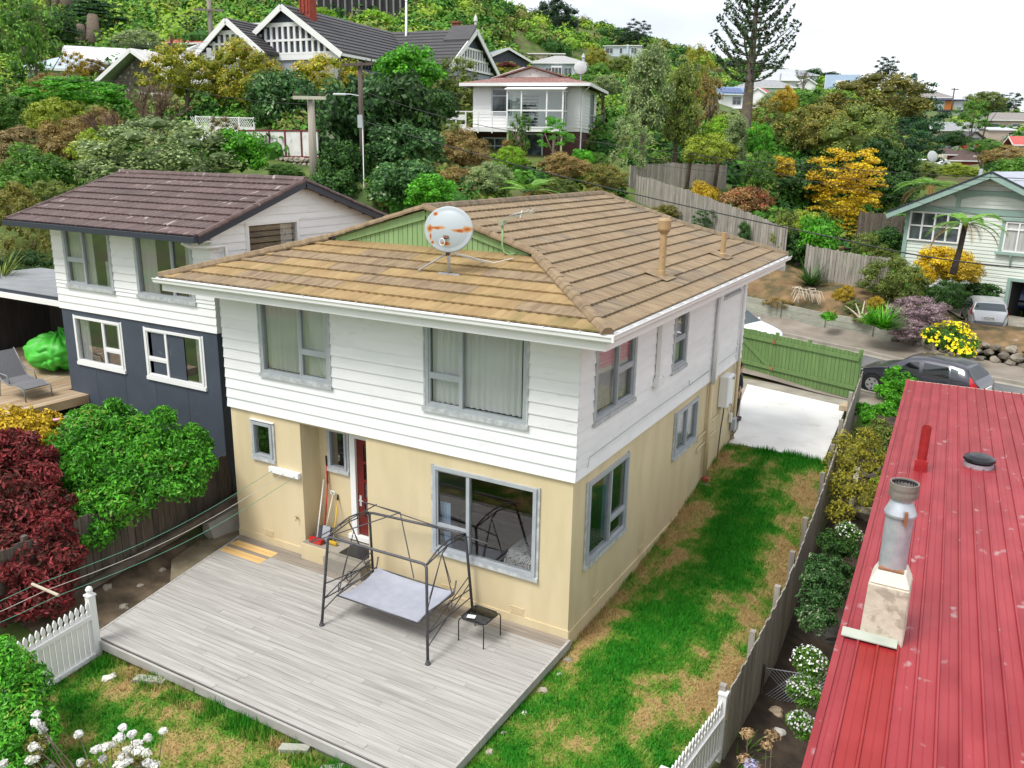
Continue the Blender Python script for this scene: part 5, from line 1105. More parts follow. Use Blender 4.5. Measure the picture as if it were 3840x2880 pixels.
b.build('roof_screw', M('red_screw', (.3, .1, .1), None), rfo, kind='stuff')
b = MB(); b.beam(rp(0, -.02, -.06), rp(RL, -.02, -.06), .03, .15, RN); b.build('barge_board', M('pale_barge', (.62, .55, .42), (.7, .64, .52), 3, .8), rh)
b = MB(); b.beam(rp(0, .0, .03), rp(RL, .0, .03), .08, .01, RN); b.build('barge_flashing', REDR, rh)
b = MB(); b.beam(rp(RL+.02, 0, -.06), rp(RL+.02, 9.3, -.06), .04, .12, RN); b.build('fascia', M('pale_barge', (.62, .55, .42), None), rh)
b = MB(); b.hexa([rp(.2, .45, -3.8), rp(RL-.4, .45, -3.0), rp(RL-.4, 9.2, -3), rp(.2, 9.2, -3.8), rp(.2, .45, -.16), rp(RL-.4, .45, -.16), rp(RL-.4, 9.2, -.16), rp(.2, 9.2, -.16)]); b.build('wall', M('dim_cream_wall', (.4, .36, .29), (.46, .42, .34), 2, .8), rh)
STUC = M('stucco', (.52, .47, .37), (.6, .55, .45), 5, .95, bump=.6, bscale=12, c3=(.38, .34, .27), s3=7, r3=(.52, .62)); PLAS = M('pale_plaster', (.62, .58, .49), (.68, .64, .55), 3, .9, bump=.2, bscale=20)
b = MB(); b.hexa([(4.87, -1.62, 2.2), (5.4, -1.62, 2.2), (5.4, -1.1, 2.2), (4.87, -1.1, 2.2), (4.9, -1.6, 3.28), (5.38, -1.6, 3.28), (5.38, -1.12, 3.28), (4.9, -1.12, 3.28)]); chm = b.build('chimney', STUC, rh, bevel=.015)
b = MB(); b.hexa([(4.9, -1.6, 3.281), (5.38, -1.6, 3.281), (5.38, -1.12, 3.281), (4.9, -1.12, 3.281), (4.98, -1.5, 3.46), (5.3, -1.5, 3.46), (5.3, -1.15, 3.46), (4.98, -1.15, 3.46)]); b.build('cap', PLAS, chm, bevel=.02)
fl = (5.13, -1.31); b = MB(); b.lathe([(.165, 3.4), (.165, 4.16), (.19, 4.17), (.192, 4.2), (.13, 4.36), (.13, 4.42), (0, 4.42)], (*fl, 0), 28); b.build('flue', GALV, chm, smooth=False)
b = MB(); b.lathe([(.17, 4.42), (.172, 4.46), (.168, 4.5), (.172, 4.54), (.17, 4.6), (.155, 4.6), (.15, 4.45)], (*fl, 0), 28, cap=False); b.build('cowl', M('dull_cowl', (.2, .18, .16), (.27, .24, .21), 9, .5, metal=.3), chm)
b = MB(); b.lathe([(.154, 4.44), (.153, 4.58)], (*fl, 0), 24, cap=False); b.build('cowl_inside', BLACK, chm, fix=False); b = MB(); b.lathe([(.13, 4.46), (.0, 4.55)], (*fl, 0), 20); b.build('cowl_cone', GALV, chm)
b = MB(); b.box((fl[0]-.15, fl[1]-.2, 3.461), (fl[0]+.15, fl[1]-.12, 3.475)); b.build('rust_patch', M('rust', (.25, .1, .05), (.33, .16, .08), 8, .9), chm); b = MB(); b.box((fl[0]+.06, fl[1]-.21, 4.1), (fl[0]+.1, fl[1]-.165, 4.28)); b.build('strap', M('rust', (.25, .1, .05), None), chm)
b = MB(); b.hexa([rp(4.42, .0, .045), rp(4.42, .66, .045), rp(4.58, .66, .045), rp(4.58, .0, .045), rp(4.42, .0, .06), rp(4.42, .66, .06), rp(4.58, .66, .1), rp(4.58, .0, .1)]); b.build('flashing', M('greenish_lead', (.35, .38, .32), (.43, .46, .39), 4, .7), chm)
b = MB(); b.lathe([(.092, 2.2), (.092, 3.22), (.08, 3.22), (.08, 3.0)], (5.05, 6.2, 0), 14); vp_ = b.build('vent_pipe', M('dark_red', (.3, .012, .015), (.36, .03, .03), 5, .5), rh, smooth=False); b = MB(); b.box((4.93, 6.07, 2.2), (5.17, 6.33, 2.5)); b.build('vent_base', M('dark_red', (.3, .012, .015), None), vp_)
b = MB(); b.lathe([(.27, 2.15), (.27, 2.36), (.31, 2.38), (.3, 2.43), (.2, 2.48), (0, 2.5)], (6.1, 7.2, 0), 28); b.build('roof_vent', M('black_gloss', (.012, .013, .016), None, rough=.25), rh); b = MB(); b.lathe([(.285, 2.1), (.285, 2.33)], (6.1, 7.2, 0), 24); b.build('vent_collar', GALV, rh)
# ================================================================== cars
def interp(x, tab):
 for (a, ya), (b_, yb) in zip(tab[:-1], tab[1:]):
  if x <= b_: f = (x-a)/(b_-a); f = f*f*(3-2*f)*.35+f*.65; return ya+(yb-ya)*f
 return tab[-1][1]
TYRE = M('tyre', (.012, .012, .013), None, rough=.85); RIM = M('alloy_rim', (.55, .55, .57), None, rough=.3, metal=.6); TAIL = M('tail_lamp', (.5, .012, .02), (.55, .03, .04), 6, .25, coat=.5); PLATE = M('plate_white', (.7, .7, .68), None, rough=.5)
def car(label, paint, loc, rz, L_=4.2, Wd=1.76, top=1.48, hatch=True, plate=None, group=None, estate=0.0):
 r = thing('parked_car', label, 'car', loc, rz, group); k = L_/4.2
 ztop = [(0, .52), (.06, .66), (.25, .76), (.95, .93), (1.12, .97), (1.85, top-.06), (2.35, top), (3.1, top-.015), (3.62+estate, top-.09), (3.98+estate*.3, 1.0), (4.12, .86), (4.2, .5)]
 wd = [(0, .55), (.12, .7), (.45, .83), (1.0, .87), (3.2, .88), (3.8, .84), (4.1, .76), (4.2, .66)]
 sc_ = Wd/1.76
 def ring(x):
  zt = interp(x, ztop); w = interp(x, wd)*sc_; zb = min(zt-.02, .94) ; ex = max(0, zt-.96); wr = w-.02-ex*.38
  p = [(0, .2), (w*.86, .2), (w*.97, .34), (w, .55), (w*.985, min(.78, zb*.9)), (w*.955, zb), (max(wr, .3), lerp(zb, zt, .86)), (wr*.86, lerp(zb, zt, .97)), (wr*.45, zt-.004), (0, zt)]
  return p+[(-a, z) for a, z in p[-2:0:-1]]
 xs_ = sorted(set(list(np.linspace(0, 4.2, 57))+[.03, .08, 4.17]))
 nR = len(ring(1.0)); b = MB()
 for x in xs_:
  for a, z in ring(x): b.v.append((x*k, a, z))
 for i_ in range(len(xs_)-1):
  for j_ in range(nR): j2 = (j_+1) % nR; b.f.append((i_*nR+j_, (i_+1)*nR+j_, (i_+1)*nR+j2, i_*nR+j2))
 b.f += [tuple(range(nR)), tuple((len(xs_)-1)*nR+j_ for j_ in range(nR))[::-1]]
 body = b.build('body', paint, r, local=True, smooth=True)
 def S(x, j_):
  a = ring(x); j0 = int(j_); f = j_-j0; p, q = a[j0 % nR], a[(j0+1) % nR]; return Vector((x*k, lerp(p[0], q[0], f), lerp(p[1], q[1], f)))
 def panel(name, corner, mat, nu=8, nv=4, offn=.008, parent=r):
  "corner: four (x, ring position) corners"
  b = MB()
  def fn(s, t):
   (xa, ja), (xb, jb), (xc, jc), (xd, jd) = corner
   x = lerp(lerp(xa, xb, s), lerp(xd, xc, s), t); j_ = lerp(lerp(ja, jb, s), lerp(jd, jc, s), t)
   p = S(x, j_); n = (S(x+.02, j_)-S(x-.02, j_)).cross(S(x, j_+.05)-S(x, j_-.05)); n.normalize()
   c = Vector((x*k, 0, .7));
   if n.dot(p-c) < 0: n = -n
   return p+n*offn
  b.grid(fn, nu, nv); return b.build(name, mat, parent, local=True, smooth=True, fix=False)
 for s_ in (1, -1):
  J = (lambda j_: j_) if s_ == 1 else (lambda j_: 18-j_)
  panel('side_window', [(1.5, J(5.12)), (2.28, J(5.12)), (2.2, J(5.86)), (1.92, J(5.82))], DGLASS); panel('side_window', [(2.38, J(5.12)), (3.22, J(5.12)), (3.14, J(5.86)), (2.36, J(5.86))], DGLASS); panel('side_window', [(3.28, J(5.14)), (3.52+estate, J(5.3)), (3.42+estate, J(5.8)), (3.2, J(5.86))], DGLASS)
  panel('headlight', [(.07, J(4.4)), (.42, J(4.6)), (.42, J(5.3)), (.12, J(5.2))], M('headlamp', (.6, .62, .65), None, rough=.1), 4, 3)
  panel('tail_light', [(3.88, J(4.2)), (4.13, J(4.2)), (3.9, J(6.2)), (3.8, J(5.9))], TAIL, 5, 5, .012)
  b = MB(); b.tube([(1.42*k, s_*.86*sc_, .98), (1.4*k, s_*1.0*sc_, 1.02)], [.03, .075], 8); b.build('mirror', paint, r, local=True, smooth=True)
  for xw in (.82, 3.4):
   wx = xw*k; b = MB(); b.lathe([(.22, s_*.62*sc_), (.33, s_*.64*sc_), (.335, s_*.86*sc_), (.31, s_*.885*sc_), (.22, s_*.885*sc_), (.2, s_*.84*sc_)], (0, 0, 0), 24, 'y'); b.xf(Matrix.Translation((wx, 0, .32))); w_o = b.build('wheel', TYRE, r, local=True)
   b = MB();
   for q in range(5):
    t = q*2*PI/5+.3; c = Vector((wx, s_*.88*sc_, .32)); d = Vector((math.cos(t), 0, math.sin(t))); e = Vector((-math.sin(t), 0, math.cos(t)))
    b.prism([c+d*.03-e*.05, c+d*.19-e*.075, c+d*.205, c+d*.19+e*.075, c+d*.03+e*.05], Vector((0, s_*.015, 0)))
   b.lathe([(.19, s_*.875*sc_), (.222, s_*.875*sc_), (.222, s_*.9*sc_), (.19, s_*.9*sc_), (.19, s_*.875*sc_)], (0, 0, 0), 24, 'y', cap=False);
   for i_ in range(5*10, len(b.v)): b.v[i_] = (b.v[i_][0]+wx, b.v[i_][1], b.v[i_][2]+.32)
   b.build('rim', RIM, w_o, local=True)
   b = MB(); b.lathe([(.0, s_*.862*sc_), (.37, s_*.872*sc_), (.375, s_*.6*sc_)], (0, 0, 0), 24, 'y'); b.xf(Matrix.Translation((wx, 0, .34))); b.build('wheel_arch', BLACK, r, local=True)
 panel('windscreen', [(1.17, 6.6), (1.17, 11.4), (1.82, 11.1), (1.82, 6.9)], DGLASS, 12, 5); panel('rear_window', [(3.66+estate, 7.0), (3.66+estate, 11.0), (3.95+estate*.35, 11.6), (3.95+estate*.35, 6.4)], DGLASS, 10, 4, .01)
 for s_ in (1, -1):
  J = (lambda j_: j_) if s_ == 1 else (lambda j_: 18-j_)
  for x0 in (1.36, 2.33, 3.3): panel('door_seam', [(x0, J(2.4)), (x0+.016, J(2.4)), (x0+.016, J(5.1)), (x0, J(5.1))], BLACK, 1, 8, .004)
  for x0 in (2.05, 3.0): panel('door_handle', [(x0, J(4.6)), (x0+.2, J(4.6)), (x0+.2, J(4.78)), (x0, J(4.78))], BLACK if x0 < 0 else paint, 2, 2, .03)
  panel('window_trim', [(1.38, J(5.0)), (3.6, J(5.0)), (3.6, J(5.1)), (1.38, J(5.1))], BLACK, 14, 1, .009)
 for x0 in (2.33,): panel('pillar', [(2.28, 5.1), (2.38, 5.1), (2.36, 5.88), (2.2, 5.88)], BLACK, 2, 4, .006)
 b = MB(); b.box((4.2*k-.03, -.28, .62), (4.2*k+.012, .28, .76)); b.build('number_plate', PLATE, r, local=True)
 b = MB(); b.box((4.1*k, -.62*sc_, .3), (4.2*k+.02, .62*sc_, .46)); b.build('bumper_strip', M('bumper_grey', (.12, .12, .13), None), r, local=True, bevel=.02)
 b = MB(); b.box((-.02, -.5*sc_, .34), (.06, .5*sc_, .52)); b.build('grille', BLACK, r, local=True, bevel=.01)
 if plate:
  cu = bpy.data.curves.new('plate_text', 'FONT'); cu.body = plate; cu.size = .15; cu.align_x = 'CENTER'; cu.align_y = 'CENTER'; cu.extrude = .001
  t0 = bpy.data.objects.new('plate_text', cu); cu.materials.append(BLACK); me_ = bpy.data.meshes.new_from_object(t0); t = bpy.data.objects.new('plate_text', me_); C.objects.link(t); bpy.data.objects.remove(t0); t.parent = r; t.location = (4.2*k+.016, 0, .69); t.rotation_euler = (PI/2, 0, PI/2)
 return r
GREYP = M('dark_grey_car_paint', (.045, .045, .06), (.05, .05, .066), 3, .3, metal=.3, coat=.6, spec=.5); SILV = M('silver_car_paint', (.5, .51, .52), None, rough=.35, metal=.35, coat=.4); WHP = M('white_car_paint', (.75, .76, .77), None, rough=.3, coat=.4); BLP = M('blue_car_paint', (.01, .035, .18), None, rough=.3, coat=.5)
st_ang = math.atan2(-.29, .955)
# local +x runs from nose to tail, so rz points the tail direction
u_ = Vector((.955, -.29, 0)); n2 = Vector((.29, .955, 0))
c0 = Vector((2.8, 18.2, 0))-u_*.82+n2*.88
car('dark grey hatchback with alloy wheels parked on the street beyond the green gate', GREYP, (c0.x, c0.y, Hs(c0.x+1.5, c0.y)+.07), st_ang)
wp = Vector((-1.2, 21.4, 0)); car('white car showing only its roof and windscreen over the green gate', WHP, (wp.x, wp.y, .98), st_ang+PI, plate=None)
sp = Vector(Q(2131, 722, 36.2)); tail = Vector((.12, -.99, 0)).normalized()
ang = math.atan2(tail.y, tail.x); c1 = sp-tail*3.75; zs1 = Hs(sp.x-tail.x*2, sp.y-tail.y*2)
sc1 = car('silver hatchback seen from behind on the gravel drive beside the pale green house', SILV, (c1.x, c1.y, sp.z+.06), ang, plate='EZJ346', estate=.12)
sc1.scale = (.9, .9, .92)
gp = Vector(Q(2203, 672, 40.3)); c2 = gp-tail*3.9; car('blue car with its tail showing inside the open garage of the pale green house', BLP, (c2.x+.35, c2.y, gp.z+.02), ang, plate='CKW556', Wd=1.8, top=1.68, estate=.3)
# ================================================================== person behind the far corner of the house
def skin_obj(name, verts, edges, rad, mat, parent, sub=1, root=0):
 me = bpy.data.meshes.new(name); me.from_pydata(verts, edges, []); o = bpy.data.objects.new(name, me); C.objects.link(o); o.parent = parent
 md = o.modifiers.new('skin', 'SKIN'); md.use_smooth_shade = True
 for i_, r_ in enumerate(rad): me.skin_vertices[0].data[i_].radius = (r_, r_)
 me.skin_vertices[0].data[root].use_root = True
 s_ = o.modifiers.new('sub', 'SUBSURF'); s_.levels = sub; s_.render_levels = sub; me.materials.append(mat); return o
if True:
 SKIN = M('skin', (.45, .27, .19), None, rough=.6); JACK = M('dark_jacket', (.02, .018, .028), None, rough=.8); PANT = M('dark_trousers', (.035, .028, .026), None, rough=.85); SHOE = M('grey_shoe', (.06, .06, .075), None, rough=.6); HAIR = M('dark_hair', (.02, .014, .01), None, rough=.7)
 pe = thing('person', 'person in dark jacket and trousers standing mostly hidden behind the far corner of the house', 'person', (-.37, 12.5, PADZ-.0), math.radians(100))
 # faces local -y
 bv = [(0, 0, .95), (0, 0, 1.15), (0, .01, 1.35), (0, .01, 1.47), (0, 0, 1.56), (0, -.015, 1.66), (0, -.01, 1.73)]; be = [(0, 1), (1, 2), (2, 3), (3, 4), (4, 5), (5, 6)]; br = [.13, .12, .14, .06, .055, .098, .085]
 for s_ in (1, -1):
  i_ = len(bv); bv += [(.19*s_, .01, 1.42), (.24*s_, .03, 1.15), (.25*s_, -.03, .92), (.25*s_, -.05, .84)]; be += [(2, i_), (i_, i_+1), (i_+1, i_+2), (i_+2, i_+3)]; br += [.065, .05, .036, .034]
  for q in range(5):
   h0 = len(bv)
   if q == 4: bv += [(.25*s_-.03*s_, -.085, .81), (.25*s_-.04*s_, -.095, .775)]
   else: x = .25*s_+.0; y = -.085+.022*q; bv += [(x, y, .79), (x-.01*s_, y-.005, .755-.006*(q % 3)), (x-.025*s_, y-.008, .725-.008*(q in (1, 2)))]
   be += [(i_+3, h0)]+[(h0+z, h0+z+1) for z in range(1 if q == 4 else 2)]; br += [.012, .01] if q == 4 else [.011, .0095, .008]
  i_ = len(bv); bv += [(.1*s_, 0, .88), (.11*s_, -.01, .48), (.11*s_, .02, .1), (.11*s_, -.1, .04)]; be += [(0, i_), (i_, i_+1), (i_+1, i_+2), (i_+2, i_+3)]; br += [.1, .065, .045, .04]
 skin_obj('body', bv, be, br, SKIN, pe)
 jv = [(0, 0, .9), (0, 0, 1.15), (0, .01, 1.35), (0, .01, 1.46)]; je = [(0, 1), (1, 2), (2, 3)]; jr = [.165, .155, .17, .09]
 for s_ in (1, -1): i_ = len(jv); jv += [(.2*s_, .01, 1.42), (.245*s_, .03, 1.15), (.255*s_, -.03, .93)]; je += [(2, i_), (i_, i_+1), (i_+1, i_+2)]; jr += [.085, .07, .055]
 skin_obj('jacket', jv, je, jr, JACK, pe)
 tv = [(0, 0, .97), (0, 0, .9)]; te = [(0, 1)]; tr_ = [.15, .14]
 for s_ in (1, -1): i_ = len(tv); tv += [(.1*s_, 0, .82), (.11*s_, -.01, .48), (.11*s_, .02, .1)]; te += [(1, i_), (i_, i_+1), (i_+1, i_+2)]; tr_ += [.12, .085, .07]
 skin_obj('trousers', tv, te, tr_, PANT, pe)
 for s_ in (1, -1): skin_obj('shoe', [(.11*s_, .06, .05), (.11*s_, -.06, .045), (.11*s_, -.18, .03)], [(0, 1), (1, 2)], [.055, .055, .04], SHOE, pe)
 b = MB(); b.lathe([(0, .13), (.05, .12), (.088, .07), (.1, 0), (.085, -.05)], (0, .015, 1.69), 16); b.build('hair', HAIR, pe, local=True, smooth=True)
 b = MB(); b.lathe([(0, .0), (.012, .0), (.014, -.012), (0, -.03)], (0, -.11, 1.65), 8)
 for s_ in (1, -1): b.lathe([(.0, -.03), (.02, -.02), (.02, .02), (0, .03)], (.1*s_, 0, 1.65), 8)
 b.build('nose_and_ears', SKIN, pe, local=True, smooth=True)
 for s_ in (1, -1): b = MB(); b.lathe([(0, -.011), (.011, 0), (0, .011)], (.035*s_, -.098, 1.68), 8); b.build('eye', BLACK, pe, local=True)
 b = MB(); b.box((-.022, -.103, 1.605), (.022, -.095, 1.612)); b.build('mouth', M('lip', (.35, .13, .1), None), pe, local=True)
 b = MB(); b.lathe([(0, 0), (.022, 0), (.022, .01), (0, .01)], (0, 0, 0), 10, 'x'); b.xf(Matrix.Translation((.305, .02, 1.3))); b.build('sleeve_badge', WHITE, pe, local=True)
# ================================================================== houses on the hillside
HG = M('dark_house_glass', (.035, .045, .05), (.1, .12, .13), 1.5, .08, spec=.6, ramp=(.45, .6)); TRIMW = M('white_trim', (.78, .78, .77), None, rough=.5)
CAMRZ = math.atan2(RT0[1], RT0[0])
def LP(mb, name, mat, root, **k): return mb.build(name, mat, root, local=True, **k)
def houseroot(label, p, dl, name='house', group=None): return thing(name, label, 'house', tuple(p), CAMRZ+math.radians(dl), group)
def HP(u, v, d, tot): p = Q(u, v, D(u, d)); return (p[0], p[1], p[2]-tot)
def hwin(root, face, a, z, w, h, wd, dep, n=2, frame=TRIMW, tr=None, fw=.1, glass=HG):
 "window proud of a face: F front, R right end, L left end; a along the face from its centre"
 if face == 'F': o, u, nn = Vector((0, 0, 0)), Vector((1, 0, 0)), Vector((0, -1, 0))
 elif face == 'R': o, u, nn = Vector((wd/2, dep/2, 0)), Vector((0, 1, 0)), Vector((1, 0, 0))
 else: o, u, nn = Vector((-wd/2, dep/2, 0)), Vector((0, -1, 0)), Vector((-1, 0, 0))
 W_ = Wall(o, u, nn); b = MB(); a0, a1 = a-w/2, a+w/2
 W_.slab(b, a0-fw, a0, z-fw, z+h+fw, .0, .1); W_.slab(b, a1, a1+fw, z-fw, z+h+fw, .0, .1); W_.slab(b, a0, a1, z-fw, z, 0, .1); W_.slab(b, a0, a1, z+h, z+h+fw, 0, .1)
 for k in range(1, n): x = lerp(a0, a1, k/n); W_.slab(b, x-.035, x+.035, z, z+h, 0.04, .085)
 if tr: zt = lerp(z, z+h, tr); W_.slab(b, a0, a1, zt-.035, zt+.035, .041, .082)
 f = LP(b, 'window', frame, root); b = MB(); W_.slab(b, a0, a1, z, z+h, .044, .055); LP(b, 'pane', glass, f); return f
def groof(root, kind, w, dep, h, rise, ov, mat, name='roof', thick=.15, y0=0.0, fasc=TRIMW, x0=0.0, ridge=True):
 "hip (ridge along x), gx (gable ends left/right), gy (gable to the front)"
 xa, xb, ya, yb = x0-w/2-ov, x0+w/2+ov, y0-ov, y0+dep+ov; b = MB(); zb = h; zt = h+rise; ym, xm = (ya+yb)/2, (xa+xb)/2
 def slabs(polys):
  for P_ in polys: b.prism(P_, (0, 0, thick))
 if kind == 'hip':
  r_ = min((yb-ya)/2, (xb-xa)/2-.3); R0, R1 = (xa+r_, ym, zt), (xb-r_, ym, zt); A, B_, C_, D_ = (xa, ya, zb), (xb, ya, zb), (xb, yb, zb), (xa, yb, zb)
  slabs([[A, B_, R1, R0], [B_, C_, R1], [C_, D_, R0, R1], [D_, A, R0]])
 elif kind == 'gx': slabs([[(xa, ya, zb), (xb, ya, zb), (xb, ym, zt), (xa, ym, zt)], [(xb, yb, zb), (xa, yb, zb), (xa, ym, zt), (xb, ym, zt)]])
 elif kind == 'gy': slabs([[(xa, ya, zb), (xm, ya, zt), (xm, yb, zt), (xa, yb, zb)], [(xm, ya, zt), (xb, ya, zb), (xb, yb, zb), (xm, yb, zt)]])
 elif kind == 'flat': slabs([[(xa, ya, zb), (xb, ya, zb), (xb, yb, zb+rise), (xa, yb, zb+rise)]])
 r = LP(b, name, mat, root); f = MB()
 if fasc:
  if kind in ('hip', 'gx', 'flat'): f.box((xa, ya-.07, zb-.08), (xb, ya-.003, zb+.13))
  if kind == 'hip': f.box((xa-.07, ya, zb-.08), (xa-.003, yb, zb+.13)); f.box((xb+.003, ya, zb-.08), (xb+.07, yb, zb+.13))
  if kind == 'gx':
   for x in (xa-.05, xb+.05): f.beam((x, ya, zb+.0), (x, ym, zt+.0), .06, .26); f.beam((x, yb, zb), (x, ym, zt), .06, .26)
  if kind == 'gy': f.beam((xa, ya-.05, zb), (xm, ya-.05, zt), .06, .3); f.beam((xb, ya-.05, zb), (xm, ya-.05, zt), .06, .3)
  if f.v: LP(f, 'fascia', fasc, root)
 return r
def body(root, w, dep, h, mat, gab=None, below=3.0, name='wall', y0=0.0, x0=0.0, rise=0, boards=0, bmat=None):
 b = MB(); b.box((x0-w/2, y0, -below), (x0+w/2, y0+dep, h))
 if gab == 'x':
  for x in (x0-w/2, x0+w/2-.1): b.prism([(x, y0, h), (x, y0+dep, h), (x, y0+dep/2, h+rise)], (.1, 0, 0))
 if gab == 'y': b.prism([(x0-w/2, y0, h), (x0+w/2, y0, h), (x0, y0, h+rise)], (0, .1, 0))
 o = LP(b, name, mat, root)
 if boards:      # lap boards on the front and the right end
  n = int(h/boards)
  for k in range(n):
   z0 = k*h/n; b = MB()
   b.hexa([(x0-w/2-.03, y0-.04, z0), (x0+w/2+.04, y0-.04, z0), (x0+w/2+.04, y0+dep, z0), (x0-w/2-.03, y0+dep, z0), (x0-w/2-.01, y0-.012, z0+h/n), (x0+w/2+.012, y0-.012, z0+h/n), (x0+w/2+.012, y0+dep, z0+h/n), (x0-w/2-.01, y0+dep, z0+h/n)]); LP(b, 'weatherboard', bmat or mat, root)
 return o
GT = M('charcoal_tiles', (.045, .043, .046), (.07, .067, .07), 3, .6, bump=.6, bscale=9, stretch=(.3, 3, 3)); REDT = M('red_brown_tiles', (.16, .06, .05), (.24, .1, .085), 4, .8, bump=.5, bscale=8, c3=(.42, .36, .34), s3=6, r3=(.55, .7))
GREYT = M('grey_metal_roof', (.24, .25, .26), (.32, .33, .34), 2, .55); LGREY = M('pale_grey_roof', (.42, .44, .46), (.5, .52, .54), 2, .5); WROOF = M('white_metal_roof', (.62, .63, .64), (.7, .71, .71), 2, .5); BLROOF = M('blue_metal_roof', (.16, .27, .4), (.2, .32, .46), 2, .5); REDM = M('red_metal_roof', (.42, .07, .06), (.48, .1, .09), 2, .6)
PBLUE = M('pale_blue_wall', (.5, .57, .64), (.55, .62, .68), 2, .7); PGREY = M('pale_grey_wall', (.55, .57, .6), (.62, .64, .66), 2, .7); PGREEN = M('pale_green_wall', (.56, .68, .53), (.6, .72, .57), 2, .7); CRW = M('cream_wall', (.6, .55, .42), (.66, .6, .47), 2, .8); PINKW = M('pink_beige_wall', (.52, .42, .34), (.57, .47, .38), 2, .8); REDW = M('red_wall', (.36, .05, .045), (.42, .075, .065), 2, .7); SLATE = M('slate_wall', (.05, .055, .075), (.07, .075, .1), 2, .6); CEDAR = M('cedar_boards', (.4, .14, .03), (.52, .2, .05), 3, .6, stretch=(6, 6, .4), rnd=.15)
OLDW = M('mould_spotted_white', (.62, .61, .58), (.74, .73, .7), 2, .8, c3=(.4, .38, .35), s3=5, r3=(.6, .72))
# ---- white two-storey house straight behind, with deck and glazed bay
h = houseroot('white weatherboard house on a dark brick base with a glazed bay and railed deck', Q(1135, 275, 58.5), -14)
W1, D1, H1 = 7.6, 7.0, 2.75; RB_ = M('brown_tile_speckled', (.17, .075, .065), (.25, .12, .1), 6, .8, bump=.5, bscale=9, c3=(.45, .38, .36), s3=9, r3=(.56, .66))
body(h, W1, D1, H1, WHITE, below=.25, boards=.2); b = MB(); b.box((-W1/2+.05, .05, -4.5), (W1/2-.05, D1, -.25)); LP(b, 'brick_base', BRICKM, h)
groof(h, 'hip', W1, D1, H1, .95, .75, RB_); b = MB(); b.prism([(-2.6, 1.7, H1+.55), (2.6, 1.7, H1+.55), (0, 1.7, H1+1.3)], (0, 3.4, 0)); LP(b, 'gablet', OLDW, h)
b = MB(); b.prism([(-2.9, 1.45, H1+.53), (0, 1.45, H1+1.34), (0, 5, H1+1.34), (-2.9, 5, H1+.53)], (0, 0, .1)); b.prism([(0, 1.45, H1+1.34), (2.9, 1.45, H1+.53), (2.9, 5, H1+.53), (0, 5, H1+1.34)], (0, 0, .1)); LP(b, 'gablet_roof', RB_, h)
b = MB(); b.prism([(-3.4, 3.2, H1+.7), (-1.0, 3.4, H1+1.45), (-1.0, 5, H1+1.45), (-3.4, 5, H1+.7)], (0, 0, .1)); LP(b, 'rear_roof', WROOF, h)
hwin(h, 'F', -1.75, .95, 1.25, 1.5, W1, D1, 1, ALU, .75); hwin(h, 'R', 1.3, .4, 1.3, 2.1, W1, D1, 2, ALU, .3)
bay = MB(); x0, x1 = -.95, 2.9; yb_ = -1.5
for x in (x0, x0+1.0, x0+2.75, x1): bay.box((x-.05, yb_-.04, -.05), (x+.05, yb_+.06, 2.35))
for y in (-.75,): bay.box((x1-.05, y-.05, -.05), (x1+.05, y+.05, 2.35))
for z in (-.1, 1.0, 2.28): bay.box((x0-.05, yb_-.03, z), (x1+.05, yb_+.05, z+.1)); bay.box((x1-.045, yb_+.051, z), (x1+.045, -.01, z+.1))
bay = LP(bay, 'glazed_bay', WHITE, h); b = MB(); b.box((x0+.06, yb_, .01), (x1-.06, yb_+.02, 2.28)); b.box((x1-.02, yb_+.06, .01), (x1, -.05, 2.28)); LP(b, 'pane', glass('bay_glass', (.75, .8, .8), .08), bay)
b = MB(); b.prism([(x0-.15, yb_-.2, 2.38), (x1+.15, yb_-.2, 2.38), (x1+.15, 0, 2.66), (x0-.15, 0, 2.66)], (0, 0, .06)); LP(b, 'bay_roof', WHITE, bay); b = MB(); b.box((x0, yb_, -.32), (x1+.06, -.04, -.1)); LP(b, 'bay_floor', WHITE, bay)
b = MB(); b.box((-.3, -.03, 0), (.9, -.015, 2.1)); LP(b, 'bay_door', HG, bay); b = MB(); b.box((.6, -1.0, 0), (.62, -.98, .45)); b.box((.4, -1.1, .45), (.8, -.8, .48)); b.box((.42, -.82, .48), (.78, -.8, .9)); LP(b, 'chair_back', WHITE, bay)
dk = MB(); dk.box((-5.3, -1.5, -.35), (x0, -.02, -.1)); dk = LP(dk, 'deck', WHITE, h)
b = MB(); b.box((-5.3, -1.52, .92), (x0, -1.44, .99)); b.box((-5.32, -1.5, .92), (-5.24, 2.0, .99)); LP(b, 'handrail', WHITE, dk)
b = MB(); b.box((-5.3, -1.47, .4), (-3.9, -1.45, .75)); b.box((-5.3, -1.47, -.1), (-3.9, -1.45, .12)); LP(b, 'rail_board', WHITE, dk)
for x in (-5.28, -4.6, -3.9, -3.0, -2.0): b = MB(); b.box((x-.04, -1.53, -.45), (x+.04, -1.44, .95)); LP(b, 'rail_post', WHITE, dk)
for x in (-3.6, -.9, 2.85): b = MB(); b.box((x-.06, -1.45, -4.0), (x+.06, -1.33, -.35)); LP(b, 'deck_post', M('olive_post', (.35, .36, .2), None), h)
for a, w in ((-2.2, 1.7), (.6, 1.2)): hwin(h, 'F', a, -2.4, w, 1.6 if a < 0 else 1.9, W1, D1, 1 if a > 0 else 2, ALU, .7 if a < 0 else None)
hwin(h, 'R', 1.6, -2.7, 1.9, 2.0, W1, D1, 2, TRIMW, glass=M('blue_grey_curtain', (.3, .33, .4), (.38, .41, .48), 5, .8, stretch=(5, 5, .2)))
b = MB(); b.tube([(W1/2+.7, -.6, H1-.1), (W1/2+.15, .1, H1-.5), (W1/2+.08, .12, -4)], .05, 6); LP(b, 'downpipe', WHITE, h)
